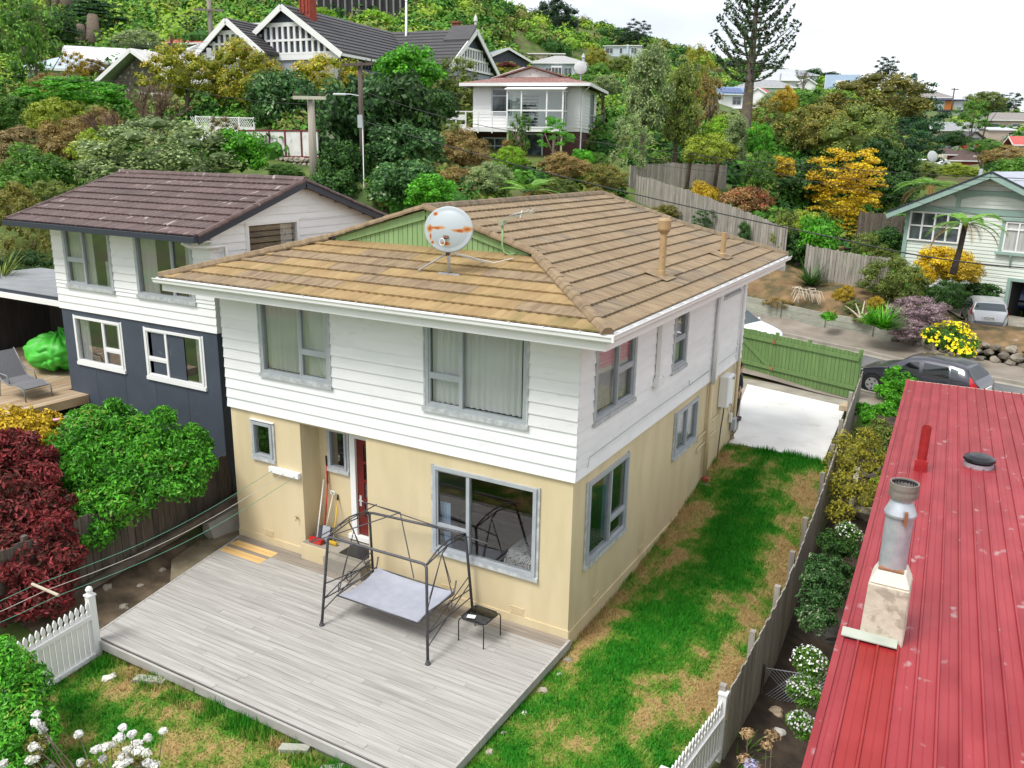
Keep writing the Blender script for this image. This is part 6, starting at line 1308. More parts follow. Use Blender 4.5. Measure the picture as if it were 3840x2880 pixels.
def dish(label, p, r, az, mast=1.0):
 t = thing('satellite_dish', label, 'satellite dish', tuple(Vector(p)-Vector((0, 0, mast)))); b = MB(); b.lathe([(0, 0)]+[(r*f, -.2*r*f*f) for f in np.linspace(.15, 1, 7)], (0, 0, 0), 24); b.xf(Matrix.Rotation(PI/2, 4, 'X'))
 o = LP(b, 'dish', M('pale_dish', (.42, .44, .44), (.48, .5, .5), 5, .5), t, smooth=True, fix=False); o.location = (0, 0, mast); o.rotation_euler = (math.radians(-12), 0, az)
 b = MB(); b.tube([(.0, .08, -.3), (.0, .08, mast)], .04, 6); LP(b, 'mast', GALV, t); return t
dish('pale satellite dish on the roof of the white house with the glazed bay', Q(1254, 146, 61), .5, CAMRZ-.1, 1.2)
# ---- black-roofed villa with half-timbered gables
def cl_(lat, dep, z): p = CAM+np.array([RT0[0]*lat+math.sin(YAW)*dep, RT0[1]*lat+math.cos(YAW)*dep, 0]); return (p[0], p[1], z)
vz = 15.5; vp = cl_(-18.4, 70.2, vz); v = thing('villa', 'large villa with a charcoal tiled roof, white half-timbered gables and a red brick chimney', 'house', vp, CAMRZ-math.radians(22.8))
VW = M('villa_grey_boards', (.3, .32, .37), (.36, .38, .43), 2, .7); GS = M('dark_shingle', (.05, .06, .085), (.065, .075, .1), 14, .8, bump=.5, bscale=25)
def vgable(x0, hw, y0, y1, rise, label_seed):
 b = MB(); b.box((x0-hw+.6, y0+.5, -4.5), (x0+hw-.6, y1, .2)); LP(b, 'wall', VW, v)
 b = MB(); t = .16; b.prism([(x0-hw, y0, 0), (x0, y0, rise), (x0, y1, rise), (x0-hw, y1, 0)], (0, 0, t)); b.prism([(x0, y0, rise), (x0+hw, y0, 0), (x0+hw, y1, 0), (x0, y1, rise)], (0, 0, t)); r = LP(b, 'roof', GT, v)
 sl = math.hypot(hw, rise); ncr = 11
 for sg in (-1, 1):       # tile courses
  b = MB()
  for k in range(ncr):
   f0, f1 = k/ncr, (k+1)/ncr; p0 = (x0+sg*hw*(1-f0), rise*f0+t); p1 = (x0+sg*hw*(1-f1), rise*f1+t)
   b.hexa([(p0[0], y0, p0[1]), (p1[0], y0, p1[1]), (p1[0], y1, p1[1]), (p0[0], y1, p0[1]), (p0[0]+sg*.01, y0, p0[1]+.09), (p1[0], y0, p1[1]+.012), (p1[0], y1, p1[1]+.012), (p0[0]+sg*.01, y1, p0[1]+.09)])
  LP(b, 'tile_course', GT, r)
 b = MB(); b.beam((x0-hw-.1, y0-.04, -.12), (x0+.02, y0-.04, rise-.06), .09, .42); LP(b, 'barge_board', WHITE, v); b = MB(); b.beam((x0+hw+.1, y0-.04, -.12), (x0-.02, y0-.04, rise-.06), .09, .42); LP(b, 'barge_board', WHITE, v)
 b = MB(); b.prism([(x0-hw+.3, y0+.5, .05), (x0+hw-.3, y0+.5, .05), (x0, y0+.5, rise-.1)], (0, .1, 0)); LP(b, 'gable_panel', GS, v)
 zt = rise*.6; b = MB(); hwt = lambda z: hw*(1-z/rise)-.25
 for z in (.1, rise*.3, zt): b.box((x0-hwt(z), y0+.35, z), (x0+hwt(z), y0+.5, z+.16 if z < zt else z+.3))
 n = int(hw*2/.55)
 for k in range(n+1):
  x = x0-hw+k*2*hw/n; zm = min(zt, (hw-abs(x-x0)-.3)/hw*rise)
  if zm > .3: b.box((x-.1, y0+.36, .1), (x+.1, y0+.49, zm))
 b.box((x0-hw+.3, y0+.36, -.3), (x0+hw-.3, y0+.5, .1)); LP(b, 'half_timbering', WHITE, v); return r
vgable(0, 5.3, 0, 21, 3.6, 1); vgable(-4.1, 3.4, -1.6, 9, 2.55, 2)
b = MB(); yv = 16.3; t = .16
b.prism([(0, yv-5.3, 0), (9, yv-5.3, 0), (9, yv, 3.55), (0, yv, 3.55)], (0, 0, t)); b.prism([(0, yv, 3.55), (9, yv, 3.55), (9, yv+5.3, 0), (0, yv+5.3, 0)], (0, 0, t)); r = LP(b, 'roof', GT, v)
b = MB()
for k in range(11):
 f0, f1 = k/11, (k+1)/11; b.hexa([(4*0, yv-5.3*(1-f0), 3.55*f0+t), (9, yv-5.3*(1-f0), 3.55*f0+t), (9, yv-5.3*(1-f1), 3.55*f1+t), (0, yv-5.3*(1-f1), 3.55*f1+t), (0, yv-5.3*(1-f0), 3.55*f0+t+.09), (9, yv-5.3*(1-f0), 3.55*f0+t+.09), (9, yv-5.3*(1-f1), 3.55*f1+t+.012), (0, yv-5.3*(1-f1), 3.55*f1+t+.012)])
LP(b, 'tile_course', GT, r); b = MB(); b.box((.5, yv-4.7, -5), (8.4, yv+4.7, .2)); LP(b, 'wall', VW, v)
b = MB(); b.prism([(8.4, yv-4.9, .05), (8.4, yv+4.9, .05), (8.4, yv, 3.4)], (.1, 0, 0)); LP(b, 'gable_panel', GS, v)
b = MB(); b.beam((9.05, yv-5.4, -.12), (9.05, yv, 3.5), .09, .42); b.beam((9.05, yv+5.4, -.12), (9.05, yv, 3.5), .09, .42); LP(b, 'barge_board', WHITE, v)
b = MB()
for z in (.1, 1.0, 1.9): b.box((8.5, yv-4.9*(1-z/3.55), z), (8.62, yv+4.9*(1-z/3.55), z+.18))
for k in range(-8, 9):
 zm = min(2, (1-abs(k*.55)/4.9)*3.4)
 if zm > .3: b.box((8.5, yv+k*.55-.1, .1), (8.6, yv+k*.55+.1, zm))
LP(b, 'half_timbering', WHITE, v); b = MB(); b.lathe([(.12, 3.5), (.12, 4.3), (.2, 4.35), (.16, 4.6), (.08, 4.8), (0, 5.0)], (8.9, yv, 0), 10); LP(b, 'finial', OLDW, v); b = MB(); b.prism([(6.6, yv-1.9, 2.5), (9.2, yv-1.9, 2.5), (9.2, yv-.2, 3.9), (6.6, yv-.2, 3.9)], (0, 0, .14)); LP(b, 'small_roof', GT, v)
b = MB(); b.box((-5.5, .42, -.12), (5.4, .48, .06)); b.box((5.27, .0, -.15), (5.42, 10.9, .05)); LP(b, 'gutter', WHITE, v)
b = MB()
for k in range(24): b.box((4.75, .6+k*.44, -.75), (5.1, .72+k*.44, -.2))
LP(b, 'eave_bracket', DNAVY, v, kind='stuff')
b = MB(); b.prism([(4.7, .4, -1.25), (6.6, .4, -1.75), (6.6, 12, -1.75), (4.7, 12, -1.25)], (0, 0, .12)); LP(b, 'verandah_roof', GT, v); b = MB(); b.box((6.55, .3, -1.9), (6.68, 12.1, -1.7)); LP(b, 'verandah_gutter', WHITE, v)
for k in range(6): b = MB(); b.box((4.71, 1.0+k*1.9, -3.7), (4.8, 2.4+k*1.9, -2.1)); w_ = LP(b, 'window', WHITE, v); b = MB(); b.box((4.801, 1.1+k*1.9, -3.6), (4.81, 2.3+k*1.9, -2.2)); LP(b, 'pane', HG, w_)
for k in range(7): b = MB(); b.box((6.5, .6+k*1.9, -5), (6.62, .72+k*1.9, -1.9)); LP(b, 'verandah_post', WHITE, v)
BRK = M('red_brick', (.27, .045, .03), (.36, .075, .05), 9, .9, bump=.4, bscale=30)
b = MB(); b.box((.5, 1.6, 2.2), (1.5, 2.5, 4.6)); ch = LP(b, 'chimney', BRK, v)
for z0, z1, e in ((4.6, 4.75, .1), (4.75, 5.3, -.05), (5.3, 5.45, .06), (5.45, 5.6, .14), (5.6, 5.9, .08), (5.9, 6.6, -.12)): b = MB(); b.box((.5-e, 1.6-e, z0), (1.5+e, 2.5+e, z1)); LP(b, 'brick_band', BRK, ch)
for x in (.62, .95, 1.28): b = MB(); b.box((x-.06, 1.53, 3.3), (x+.06, 1.6, 4.55)); LP(b, 'brick_rib', BRK, ch)
b = MB(); b.box((5.5, 18.3, 2.0), (6.1, 18.9, 4.6)); b.box((5.4, 18.2, 4.6), (6.2, 19, 4.75)); LP(b, 'chimney', M('rust_chimney', (.2, .07, .04), (.28, .1, .06), 5, .9), v)
# ---- other houses, left to right
h = houseroot('small white gabled cottage with ivy round its window, behind the bare twiggy tree', HP(300, 108, 66, 4.5), -20); body(h, 6.4, 7, 1.9, M('ivy_wall', (.1, .085, .06), (.2, .17, .13), 3, .95, c3=(.5, .48, .44), s3=3, r3=(.6, .66)), 'y', rise=2.3); groof(h, 'gy', 6.4, 7, 1.9, 2.5, .9, M('pale_iron_roof', (.5, .5, .48), (.58, .58, .56), 3, .6)); hwin(h, 'F', 1.0, -.3, 1.7, 1.5, 6.4, 7, 2); b = MB(); b.box((-.4, -.03, -.6), (.1, 0, 1.4)); LP(b, 'shutter', TRIMW, h)
h = houseroot('cream gabled house with a white roof between the bushes and the tall pole', HP(428, 97, 72, 4.8), 35); body(h, 6.5, 9, 2.6, CRW, 'y', rise=1.9); groof(h, 'gy', 6.5, 9, 2.6, 2.1, .6, WROOF); b = MB(); b.box((-1.7, 3, 3.4), (-1.0, 3.7, 5.1)); b.lathe([(.12, 5.1), (.1, 5.8)], (-1.35, 3.35, 0), 8); LP(b, 'chimney', BRICKM, h)
h = houseroot('house of which a pale roof end shows left of the ivy cottage', HP(225, 97, 84, 3.6), 20); body(h, 7, 6, 1.8, PGREY); groof(h, 'gx', 7, 6, 1.8, 1.7, .5, WROOF)
h = houseroot('house of which only a pale blue roof shows in the trees at the far left', HP(140, 114, 80, 2.5), 15); body(h, 7, 6, .9, PGREY); groof(h, 'hip', 7, 6, .9, 1.5, .5, M('pale_blue_roof', (.38, .46, .54), (.44, .52, .6), 2, .5))
h = houseroot('long low house with a red metal roof behind the tall pole', HP(425, 74, 98, 2.4), -10); body(h, 11, 6, 1.3, PINKW); groof(h, 'gx', 11, 6, 1.3, 1.0, .6, REDM)
h = houseroot('pale grey box house with a flat roof behind the villa gable', HP(600, 44, 108, 3.4), -18); body(h, 10, 7, 3.0, PGREY); groof(h, 'flat', 10, 7, 3.0, .3, .35, LGREY)
for a in (-1.5, 2.3): hwin(h, 'F', a, 1.0, 1.6, 1.3, 10, 7, 2)
h = houseroot('house with a blue-grey gabled roof and a dark gable between villa and grey house', HP(1095, 104, 96, 3.4), 25); body(h, 6.6, 10, 1.6, SLATE, 'y', rise=1.5); groof(h, 'gy', 6.6, 10, 1.6, 1.7, .6, M('blue_grey_roof', (.2, .23, .27), (.26, .29, .33), 2, .5)); b = MB(); b.box((-4.6, 1, -1), (-3.3, 6, 1.2)); LP(b, 'porch', PGREY, h)
h = houseroot('house with a small white gable end just right of the villa', HP(1050, 133, 92, 2.6), 10); body(h, 3.2, 4, 1.2, PGREY, 'y', rise=1.2); groof(h, 'gy', 3.2, 4, 1.2, 1.3, .3, WROOF)
h = houseroot('pale blue-grey hipped house with a bay window above the white house roof', HP(1205, 116, 104, 4.7), -8); W3, D3, H3 = 9.2, 7.5, 3.1
body(h, W3, D3, H3, PBLUE, boards=.3); groof(h, 'hip', W3, D3, H3, 1.5, .5, M('speckled_grey_roof', (.3, .3, .3), (.4, .4, .39), 8, .8))
for a, w, n in ((-3.6, 1.2, 2), (-1.6, 1.0, 2), (1.9, 1.3, 2), (3.7, .9, 2)): hwin(h, 'F', a, 1.1, w, 1.2, W3, D3, n)
hwin(h, 'R', -2.3, 1.1, 1.0, 1.2, W3, D3, 1); hwin(h, 'R', .8, .7, 1.8, 1.8, W3, D3, 3); b = MB(); b.box((-1.0, -1.0, .4), (.9, -.05, 2.6)); by_ = LP(b, 'bay', TRIMW, h)
for k in range(3): b = MB(); b.box((-.9+k*.6, -1.03, 1.0), (-.4+k*.6, -1.0, 2.3)); LP(b, 'pane', HG, by_)
b = MB(); b.lathe([(.25, 2.8), (.25, 4.2), (.4, 4.3), (.1, 4.9), (0, 5)], (4.4, 2, 0), 8); LP(b, 'chimney', LGREY, h)
h = houseroot('long house with a rust red roof edge behind the pale blue-grey house', HP(1150, 112, 118, 2.0), -5); body(h, 13, 5, 1.6, CRW); groof(h, 'flat', 13, 5, 1.6, .3, .4, M('rust_roof', (.3, .08, .05), (.36, .12, .08), 3, .7)); hwin(h, 'F', -5, .3, 1.2, .8, 13, 5, 1)
h = houseroot('pale blue flat-roofed house high on the hill beneath the dark pines', HP(1345, 97, 150, 3.9), -12); W4, D4, H4 = 11, 8, 3.6; body(h, W4, D4, H4, PBLUE); groof(h, 'flat', W4, D4, H4, .2, .3, GREYT)
for a, w, n in ((-3.8, 2.0, 2), (-.4, .8, 1), (3.4, 1.6, 2)): hwin(h, 'F', a, 1.6, w, 1.4, W4, D4, n)
b = MB(); b.box((1.2, -.3, 0), (1.8, -.05, 4.0)); LP(b, 'chimney', PBLUE, h)
h = houseroot('house with a dark eave and flat white roof behind the pale blue hilltop house', HP(1325, 93, 158, 3.8), -10); body(h, 14, 8, 3.0, PGREY); groof(h, 'flat', 14, 8, 3.0, .7, .6, M('thin_dark_roof', (.12, .12, .13), None)); hwin(h, 'F', -3, 1.3, 5, .8, 14, 8, 4)
h = houseroot('small cream house half hidden below the pale blue hilltop house', HP(1300, 118, 140, 2.6), -25); body(h, 5, 6, 2.0, CRW); groof(h, 'flat', 5, 6, 2.0, .5, .3, GREYT); hwin(h, 'R', -1, .5, 1.6, 1.0, 5, 6, 2)
h = houseroot('white house with solar panels on its blue roof, left of the Norfolk pine trunk', HP(1585, 186, 125, 6.6), 8); W5, D5, H5 = 6.2, 6.5, 4.7; body(h, W5, D5, H5, WHITE, 'x', rise=1.7); rf = groof(h, 'gx', W5, D5, H5, 1.8, .6, BLROOF); hwin(h, 'F', 1.0, 2.6, 1.9, 1.6, W5, D5, 2, ALU, .7); b = MB(); b.box((-3.2, -1.2, 1.6), (3.0, -.02, 1.8)); LP(b, 'ledge', WHITE, h); hwin(h, 'F', -.6, -.2, 1.4, 1.5, W5, D5, 1)
SOL = M('solar_cell', (.03, .07, .2), (.05, .1, .27), 3, .2, coat=.5)
for i_ in range(5):
 for j_ in range(2):
  b = MB(); y0, y1 = -.3+j_*1.35, -.3+j_*1.35+1.28; x0 = -2.6+i_*1.05; zf = lambda y: H5+.27+1.8*(y+.6)/3.85; b.prism([(x0, y0, zf(y0)), (x0+1.0, y0, zf(y0)), (x0+1.0, y1, zf(y1)), (x0, y1, zf(y1))], (0, 0, .06)); LP(b, 'solar_panel', SOL, rf)
h = houseroot('pale green house with a grey tiled roof behind the Norfolk pine', HP(1655, 170, 132, 6.5), -6); W6, D6, H6 = 14, 8, 4.4; body(h, W6, D6, H6, PGREEN); groof(h, 'hip', W6, D6, H6, 2.0, .6, GREYT)
for a in (1.2, 5.9): hwin(h, 'F', a, 1.9, 2.0, 1.6, W6, D6, 2)
b = MB(); b.lathe([(.18, 5), (.18, 8)], (4.0, 3, 0), 8); LP(b, 'flue', GALV, h)
h = houseroot('small house with a red roof end beside the Norfolk pine trunk', HP(1638, 188, 126, 5.1), -30); body(h, 4, 5, 3.6, WHITE, 'y', rise=1.2); groof(h, 'gy', 4, 5, 3.6, 1.4, .3, REDM)
h = houseroot('large house with a pale flared metal roof above the pale green house', HP(1685, 147, 145, 8.0), -8); W7, D7, H7 = 15, 9, 4.6; body(h, W7, D7, H7, WHITE); groof(h, 'hip', W7, D7, H7, 1.2, .9, LGREY); b = MB(); b.hexa([(-5.2, 1.2, 5.2), (5.4, 1.2, 5.2), (5.0, 8, 5.2), (-5.0, 8, 5.2), (-4.0, 3.5, 8.0), (4.6, 3.5, 8.0), (4.6, 5.5, 8.0), (-4.0, 5.5, 8.0)]); LP(b, 'upper_roof', LGREY, h)
groof(h, 'gy', 4.5, 5, 3.6, 1.6, .4, LGREY, 'wing_roof', x0=7.5, y0=-2); body(h, 4.5, 5, 3.6, WHITE, 'y', rise=1.5, x0=7.5, y0=-2, name='wing'); hwin(h, 'R', -2.0, 1.0, 1.2, 1.8, W7, D7, 1)
h = houseroot('grey-roofed house low on the skyline right of the flared roof', HP(1722, 151, 160, 3.5), -8); body(h, 13, 8, 1.8, PGREY); groof(h, 'hip', 13, 8, 1.8, 1.6, .5, M('blue_grey_roof', (.2, .23, .27), None))
h = houseroot('blue A-roofed house with a white dormer on the skyline', HP(1822, 159, 150, 5.1), -18); W8, D8, H8 = 9, 7, .8; body(h, W8, D8, H8, CRW, 'x', rise=4.0); groof(h, 'gx', W8, D8, H8, 4.2, .3, M('slate_blue_roof', (.2, .28, .36), (.25, .33, .42), 2, .5)); b = MB(); b.box((-1.9, .5, 1.7), (1.0, 3, 3.3)); dm = LP(b, 'dormer', TRIMW, h)
for k in range(3): b = MB(); b.box((-1.3+k*.65, .46, 2.1), (-.75+k*.65, .5, 2.8)); LP(b, 'pane', HG, dm)
h = houseroot('modern slate-blue house with orange cedar panels among the dark pines', HP(2035, 212, 153, 6.7), -10); W9, D9, H9 = 13, 9, 6.2; body(h, W9, D9, H9, SLATE, below=2.5); groof(h, 'flat', W9, D9, H9, .4, .6, GREYT, fasc=M('blue_fascia', (.05, .06, .2), None))
for x0, x1 in ((-6.0, -2.2), (1.0, 3.6)):
 n = int((x1-x0)/.3)
 for k in range(n): b = MB(); b.box((x0+k*(x1-x0)/n+.01, -.06, 3.4), (x0+(k+1)*(x1-x0)/n-.01, -.0, 6.0)); LP(b, 'cedar_board', CEDAR, h)
for a, w, z, hh, n in ((-.6, 2.8, 3.5, 2.4, 2), (5.0, 2.6, 3.5, 2.4, 3), (-1.2, 3.4, .4, 2.3, 3), (4.4, 3.4, .4, 2.3, 4)): hwin(h, 'F', a, z, w, hh, W9, D9, n, ALU, glass=M('bright_glass', (.3, .34, .36), (.42, .45, .46), 1, .1))
b = MB(); b.box((-6.5, -.4, 3.0), (7.9, -.02, 3.3)); b.box((6.6, -.4, 3.3), (9.2, 6, 3.4)); LP(b, 'balcony', SLATE, h)
b = MB(); b.beam((6.6, 0, -1.5), (9.2, 0, 3.0), .12, .12); b.beam((6.6, 0, -2.5), (7.6, 0, 2.9), .12, .12); LP(b, 'prop', TIMB, h)
groof(h, 'hip', 11, 8, H9+1.2, 2.0, .6, M('brown_grey_roof', (.2, .18, .17), (.26, .24, .22), 2, .6), 'upper_roof', y0=9); body(h, 11, 8, H9+1.2, PGREY, y0=9, name='rear_wall')
h = houseroot('pink-beige hipped house on the skyline at the right edge', HP(2195, 242, 130, 4.8), -4); body(h, 15, 8, 2.8, PINKW); groof(h, 'hip', 15, 8, 2.8, 1.9, .6, M('brown_grey_roof', (.2, .18, .17), None))
for a in (-4.5, .5, 4.5): hwin(h, 'F', a, .8, 1.8, 1.2, 15, 8, 1)
h = houseroot('yellow-cream house under a long grey roof below the modern house', HP(2072, 263, 125, 4.2), -6); body(h, 10.5, 7, 2.2, CRW); groof(h, 'gx', 10.5, 7, 2.2, 1.9, .7, GREYT); hwin(h, 'F', 3.2, .6, 3.6, 1.0, 13, 7, 4); hwin(h, 'F', -1.5, .4, 1.0, 1.2, 13, 7, 1)
h = houseroot('pale house with a blue-grey roof at the right edge under the pink-beige one', HP(2215, 261, 130, 4.2), -8); body(h, 9, 7, 2.6, PGREY); groof(h, 'hip', 9, 7, 2.6, 1.5, .5, M('blue_grey_roof', (.2, .23, .27), None)); hwin(h, 'F', 1.5, .8, 3, 1.2, 9, 7, 3)
h = houseroot('beige garage with a lean-to grey roof at the right edge', HP(2166, 273, 122, 3.3), -8); body(h, 5.5, 6, 2.5, PINKW); groof(h, 'flat', 5.5, 6, 2.5, .7, .3, LGREY)
h = houseroot('white house with a low gable at the right edge above the red roof', HP(2222, 281, 118, 3.8), -30); body(h, 8, 7, 2.2, PGREY, 'y', rise=1.3); groof(h, 'gy', 8, 7, 2.2, 1.5, .5, GREYT)
h = houseroot('house with a bright red roof cut by the right edge of the view', HP(2236, 294, 108, 3.3), -15); body(h, 6, 7, 1.6, PINKW); groof(h, 'gx', 6, 7, 1.6, 1.6, .5, REDM)
h = houseroot('red and white gabled house below the cream house on the right', HP(2108, 284, 119, 4.9), -12); W10 = 9.5; body(h, W10, 9, 1.2, WHITE, 'y', rise=3.4, below=4); groof(h, 'gy', W10, 9, 1.2, 3.6, .6, M('dark_slate_roof', (.06, .06, .07), None), fasc=M('dark_fascia', (.05, .05, .06), None))
for x0, x1, z0, z1, mt in ((-2.9, -.9, 0, 2.3, REDW), (.3, 2.4, -2, 2.9, REDW), (-.7, 1.0, 2.4, 3.6, HG), (-2.9, -.9, -1, .0, HG)): b = MB(); b.box((x0, -.05, z0), (x1, -.002, z1)); LP(b, 'wall_panel', mt, h)
h = houseroot('brown-roofed red house in front of the red and white gabled house', HP(2125, 322, 104, 3.3), 18); body(h, 9, 8, 1.2, REDW, below=4); BRT = M('brown_shingle', (.07, .045, .04), (.11, .07, .06), 5, .85, bump=.5, bscale=12); groof(h, 'hip', 9, 8, 1.2, 2.0, .7, BRT)
groof(h, 'hip', 5, 5, 2.2, 1.2, .5, BRT, 'upper_roof', x0=-3.5, y0=3); body(h, 5, 5, 2.2, REDW, x0=-3.5, y0=3, name='wing'); b = MB(); b.box((-1.0, -.7, -2), (-.85, -.55, 1.0)); b.box((-2.8, -.8, 1.95), (-1.0, -.7, 2.15)); LP(b, 'white_trim', TRIMW, h)
h = houseroot('white house with a low grey-edged gable roof and a squat chimney behind the tree fern', HP(2035, 345, 80, 2.9), 28); body(h, 7, 8, 1.0, WHITE, 'y', rise=1.6, below=3); groof(h, 'gy', 7, 8, 1.0, 1.8, .5, WROOF); b = MB(); b.box((2.2, 1.5, 1.6), (2.9, 2.2, 3.4)); LP(b, 'chimney', M('mossy_chimney', (.45, .42, .3), (.55, .52, .4), 4, .9), h); b = MB(); b.lathe([(.15, 1.5), (.15, 2.6), (.32, 2.7), (.3, 2.9), (0, 3.05)], (.6, 1.5, 0), 12); LP(b, 'vent_cowl', WHITE, h); hwin(h, 'F', 2.3, -.9, 1.4, 1.2, 7, 8, 1)
dish('white satellite dish over the roof of the white house behind the tree fern', Q(2016, 338, 59), .42, CAMRZ+.2, .9)
# ---- pale green bungalow with the garage
BRZ = math.radians(-20); h = thing('house', 'pale green weatherboard bungalow with sage trim and an open basement garage at the right', 'house', (1.93, 34.53, 3.5), BRZ)
GW = M('pale_green_board', (.6, .65, .59), (.66, .71, .65), 1.5, .6); SAGE = M('sage_trim', (.25, .37, .32), (.29, .41, .36), 3, .6)
WB_, DB_, EZ, xm_, AZ = 7.6, 9.0, 2.6, 3.8, 4.3
b = MB()
for x0, x1, z0, z1 in pieces(0, WB_, -4, EZ, [(5.15, 7.3, -4, -.35)]): b.box((x0, 0, z0), (x1, .15, z1))
b.box((0, .15, -4), (.15, DB_, EZ)); b.box((WB_-.15, .15, -4), (WB_, DB_, EZ)); b.box((.15, DB_-.15, -4), (WB_-.15, DB_, EZ)); LP(b, 'wall', GW, h)
for k in range(29):
 z0 = -2.3+k*.17
 for x0, x1, za, zb in pieces(0, WB_+.03, z0, z0+.17, [(5.0, 7.45, -4, -.2)]): b = MB(); b.hexa([(x0, -.035, za), (x1, -.035, za), (x1, .0, za), (x0, .0, za), (x0, -.01, zb), (x1, -.01, zb), (x1, .0, zb), (x0, .0, zb)]); LP(b, 'weatherboard', GW, h)
b = MB(); b.box((5.0, -.06, -4), (5.15, .0, -.2)); b.box((5.15, -.06, -.35), (7.3, 0, -.2)); b.box((7.3, -.06, -4), (7.45, 0, -.2)); LP(b, 'garage_frame', SAGE, h)
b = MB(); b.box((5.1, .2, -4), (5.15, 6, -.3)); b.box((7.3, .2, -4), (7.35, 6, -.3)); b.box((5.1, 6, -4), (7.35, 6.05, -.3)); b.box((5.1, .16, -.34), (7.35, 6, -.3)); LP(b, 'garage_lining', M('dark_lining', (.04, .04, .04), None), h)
b = MB(); b.prism([(-.05, .02, EZ-.1), (WB_+.05, .02, EZ-.1), (xm_, .02, AZ)], (0, .1, 0)); LP(b, 'gable_wall', GW, h)
for k in range(8):
 z0 = 2.85+k*.18; hw_ = (AZ-z0-.18)/1.7*xm_
 if hw_ > .2: b = MB(); b.hexa([(xm_-hw_, -.03, z0), (xm_+hw_, -.03, z0), (xm_+hw_, .02, z0), (xm_-hw_, .02, z0), (xm_-hw_, .0, z0+.18), (xm_+hw_, .0, z0+.18), (xm_+hw_, .02, z0+.18), (xm_-hw_, .02, z0+.18)]); LP(b, 'weatherboard', GW, h)
for z, hh in ((2.56, .24), (3.45, .2)): hw_ = min(3.85, (AZ-z)/1.7*3.8+.05); b = MB(); b.box((xm_-hw_, -.08, z), (xm_+hw_, -.031, z+hh)); LP(b, 'gable_band', SAGE, h)
for x in (2.3, 5.3): b = MB(); b.box((x-.09, -.085, 2.8), (x+.09, -.032, 3.45)); LP(b, 'gable_strut', SAGE, h)
for xa_, xb_ in ((2.4, 5.2), (5.4, 6.6), (1.6, 2.2)): b = MB(); b.prism([(xa_, -.07, 3.449), (xb_, -.07, 3.449)]+[(lerp(xb_, xa_, f_), -.07, 3.44-.24*(abs(2*f_-1))**2.2) for f_ in np.linspace(0, 1, 9)], (0, .03, 0)); LP(b, 'arched_brace', SAGE, h)
b = MB(); t = .12; b.prism([(-.75, -.7, 2.3), (xm_, -.7, AZ+.1), (xm_, DB_, AZ+.1), (-.75, DB_, 2.3)], (0, 0, t)); b.prism([(xm_, -.7, AZ+.1), (WB_+.75, -.7, 2.3), (WB_+.75, DB_, 2.3), (xm_, DB_, AZ+.1)], (0, 0, t)); rf = LP(b, 'roof', M('pale_lilac_roof', (.34, .36, .42), (.4, .42, .48), 1, .4), h)
for k in range(8):
 x0 = k*.57-.75; zf = lambda x: 2.3+t+(AZ-2.2)*(x+.75)/(xm_+.75); b = MB(); b.hexa([(x0, -.7, zf(x0)), (x0+.02, -.7, zf(x0+.02)), (x0+.02, DB_, zf(x0+.02)), (x0, DB_, zf(x0)), (x0, -.7, zf(x0)+.02), (x0+.02, -.7, zf(x0)+.02), (x0+.02, DB_, zf(x0)+.02), (x0, DB_, zf(x0)+.02)]); LP(b, 'sheet_lap', LGREY, rf)
b = MB(); b.beam((-.77, -.74, 2.24), (xm_, -.74, AZ+.04), .06, .24); b.beam((WB_+.77, -.74, 2.24), (xm_, -.74, AZ+.04), .06, .24); LP(b, 'barge_board', SAGE, h); b = MB(); b.beam((-.8, -.76, 2.42), (xm_, -.76, AZ+.22), .09, .06); b.beam((WB_+.8, -.76, 2.42), (xm_, -.76, AZ+.22), .09, .06); LP(b, 'barge_edge', DNAVY, h)
b = MB(); b.lathe([(.09, 3), (.09, 4.6)], (1.9, 3, 0), 8); b.lathe([(.2, 3.2), (.2, 3.9), (.26, 3.95), (.2, 4.1)], (2.5, 2.6, 0), 10); LP(b, 'flue', GALV, rf)
b = MB(); b.box((-.08, -.1, -3.4), (.12, -.01, 2.5)); LP(b, 'corner_board', SAGE, h)
fw_ = MB(); x0, w4 = .16, .6
for k in range(5): fw_.box((x0+k*w4-.04, -.12, 1.16), (x0+k*w4+.04, -.012, 2.54))
for z in (1.12, 1.82, 2.46): fw_.box((x0-.04, -.115, z), (x0+4*w4+.04, -.013, z+.07))
fw_ = LP(fw_, 'window', TRIMW, h)
for k in range(4):
 for z0, z1 in ((1.19, 1.82), (1.89, 2.46)): b = MB(); b.box((x0+k*w4+.04, -.06, z0), (x0+(k+1)*w4-.04, -.05, z1)); LP(b, 'pane', HG, fw_)
fw_ = MB(); x0 = 4.6
for k in range(4): fw_.box((x0+k*.55-.035, -.16, .97), (x0+k*.55+.035, -.012, 2.3))
for z in (.95, 1.95, 2.26): fw_.box((x0-.035, -.155, z), (x0+1.685, -.013, z+.07))
fw_ = LP(fw_, 'window', TRIMW, h)
for k in range(3): b = MB(); b.box((x0+k*.55+.035, -.1, 1.02), (x0+(k+1)*.55-.035, -.09, 2.27)); LP(b, 'pane', M('curtained_pane', (.35, .36, .35), (.5, .5, .48), 3, .3, stretch=(8, 8, .3)), fw_)
b = MB(); b.box((x0-.3, -.2, .82), (x0+2.0, -.033, .94)); b.box((x0-.2, -.12, .94), (x0-.05, -.033, 2.4)); b.box((x0-.25, -.2, 2.36), (x0+2.0, -.033, 2.48)); b.beam((x0+.4, -.03, .3), (x0+.4, -.2, .8), .06, .08); LP(b, 'window_facing', SAGE, h)
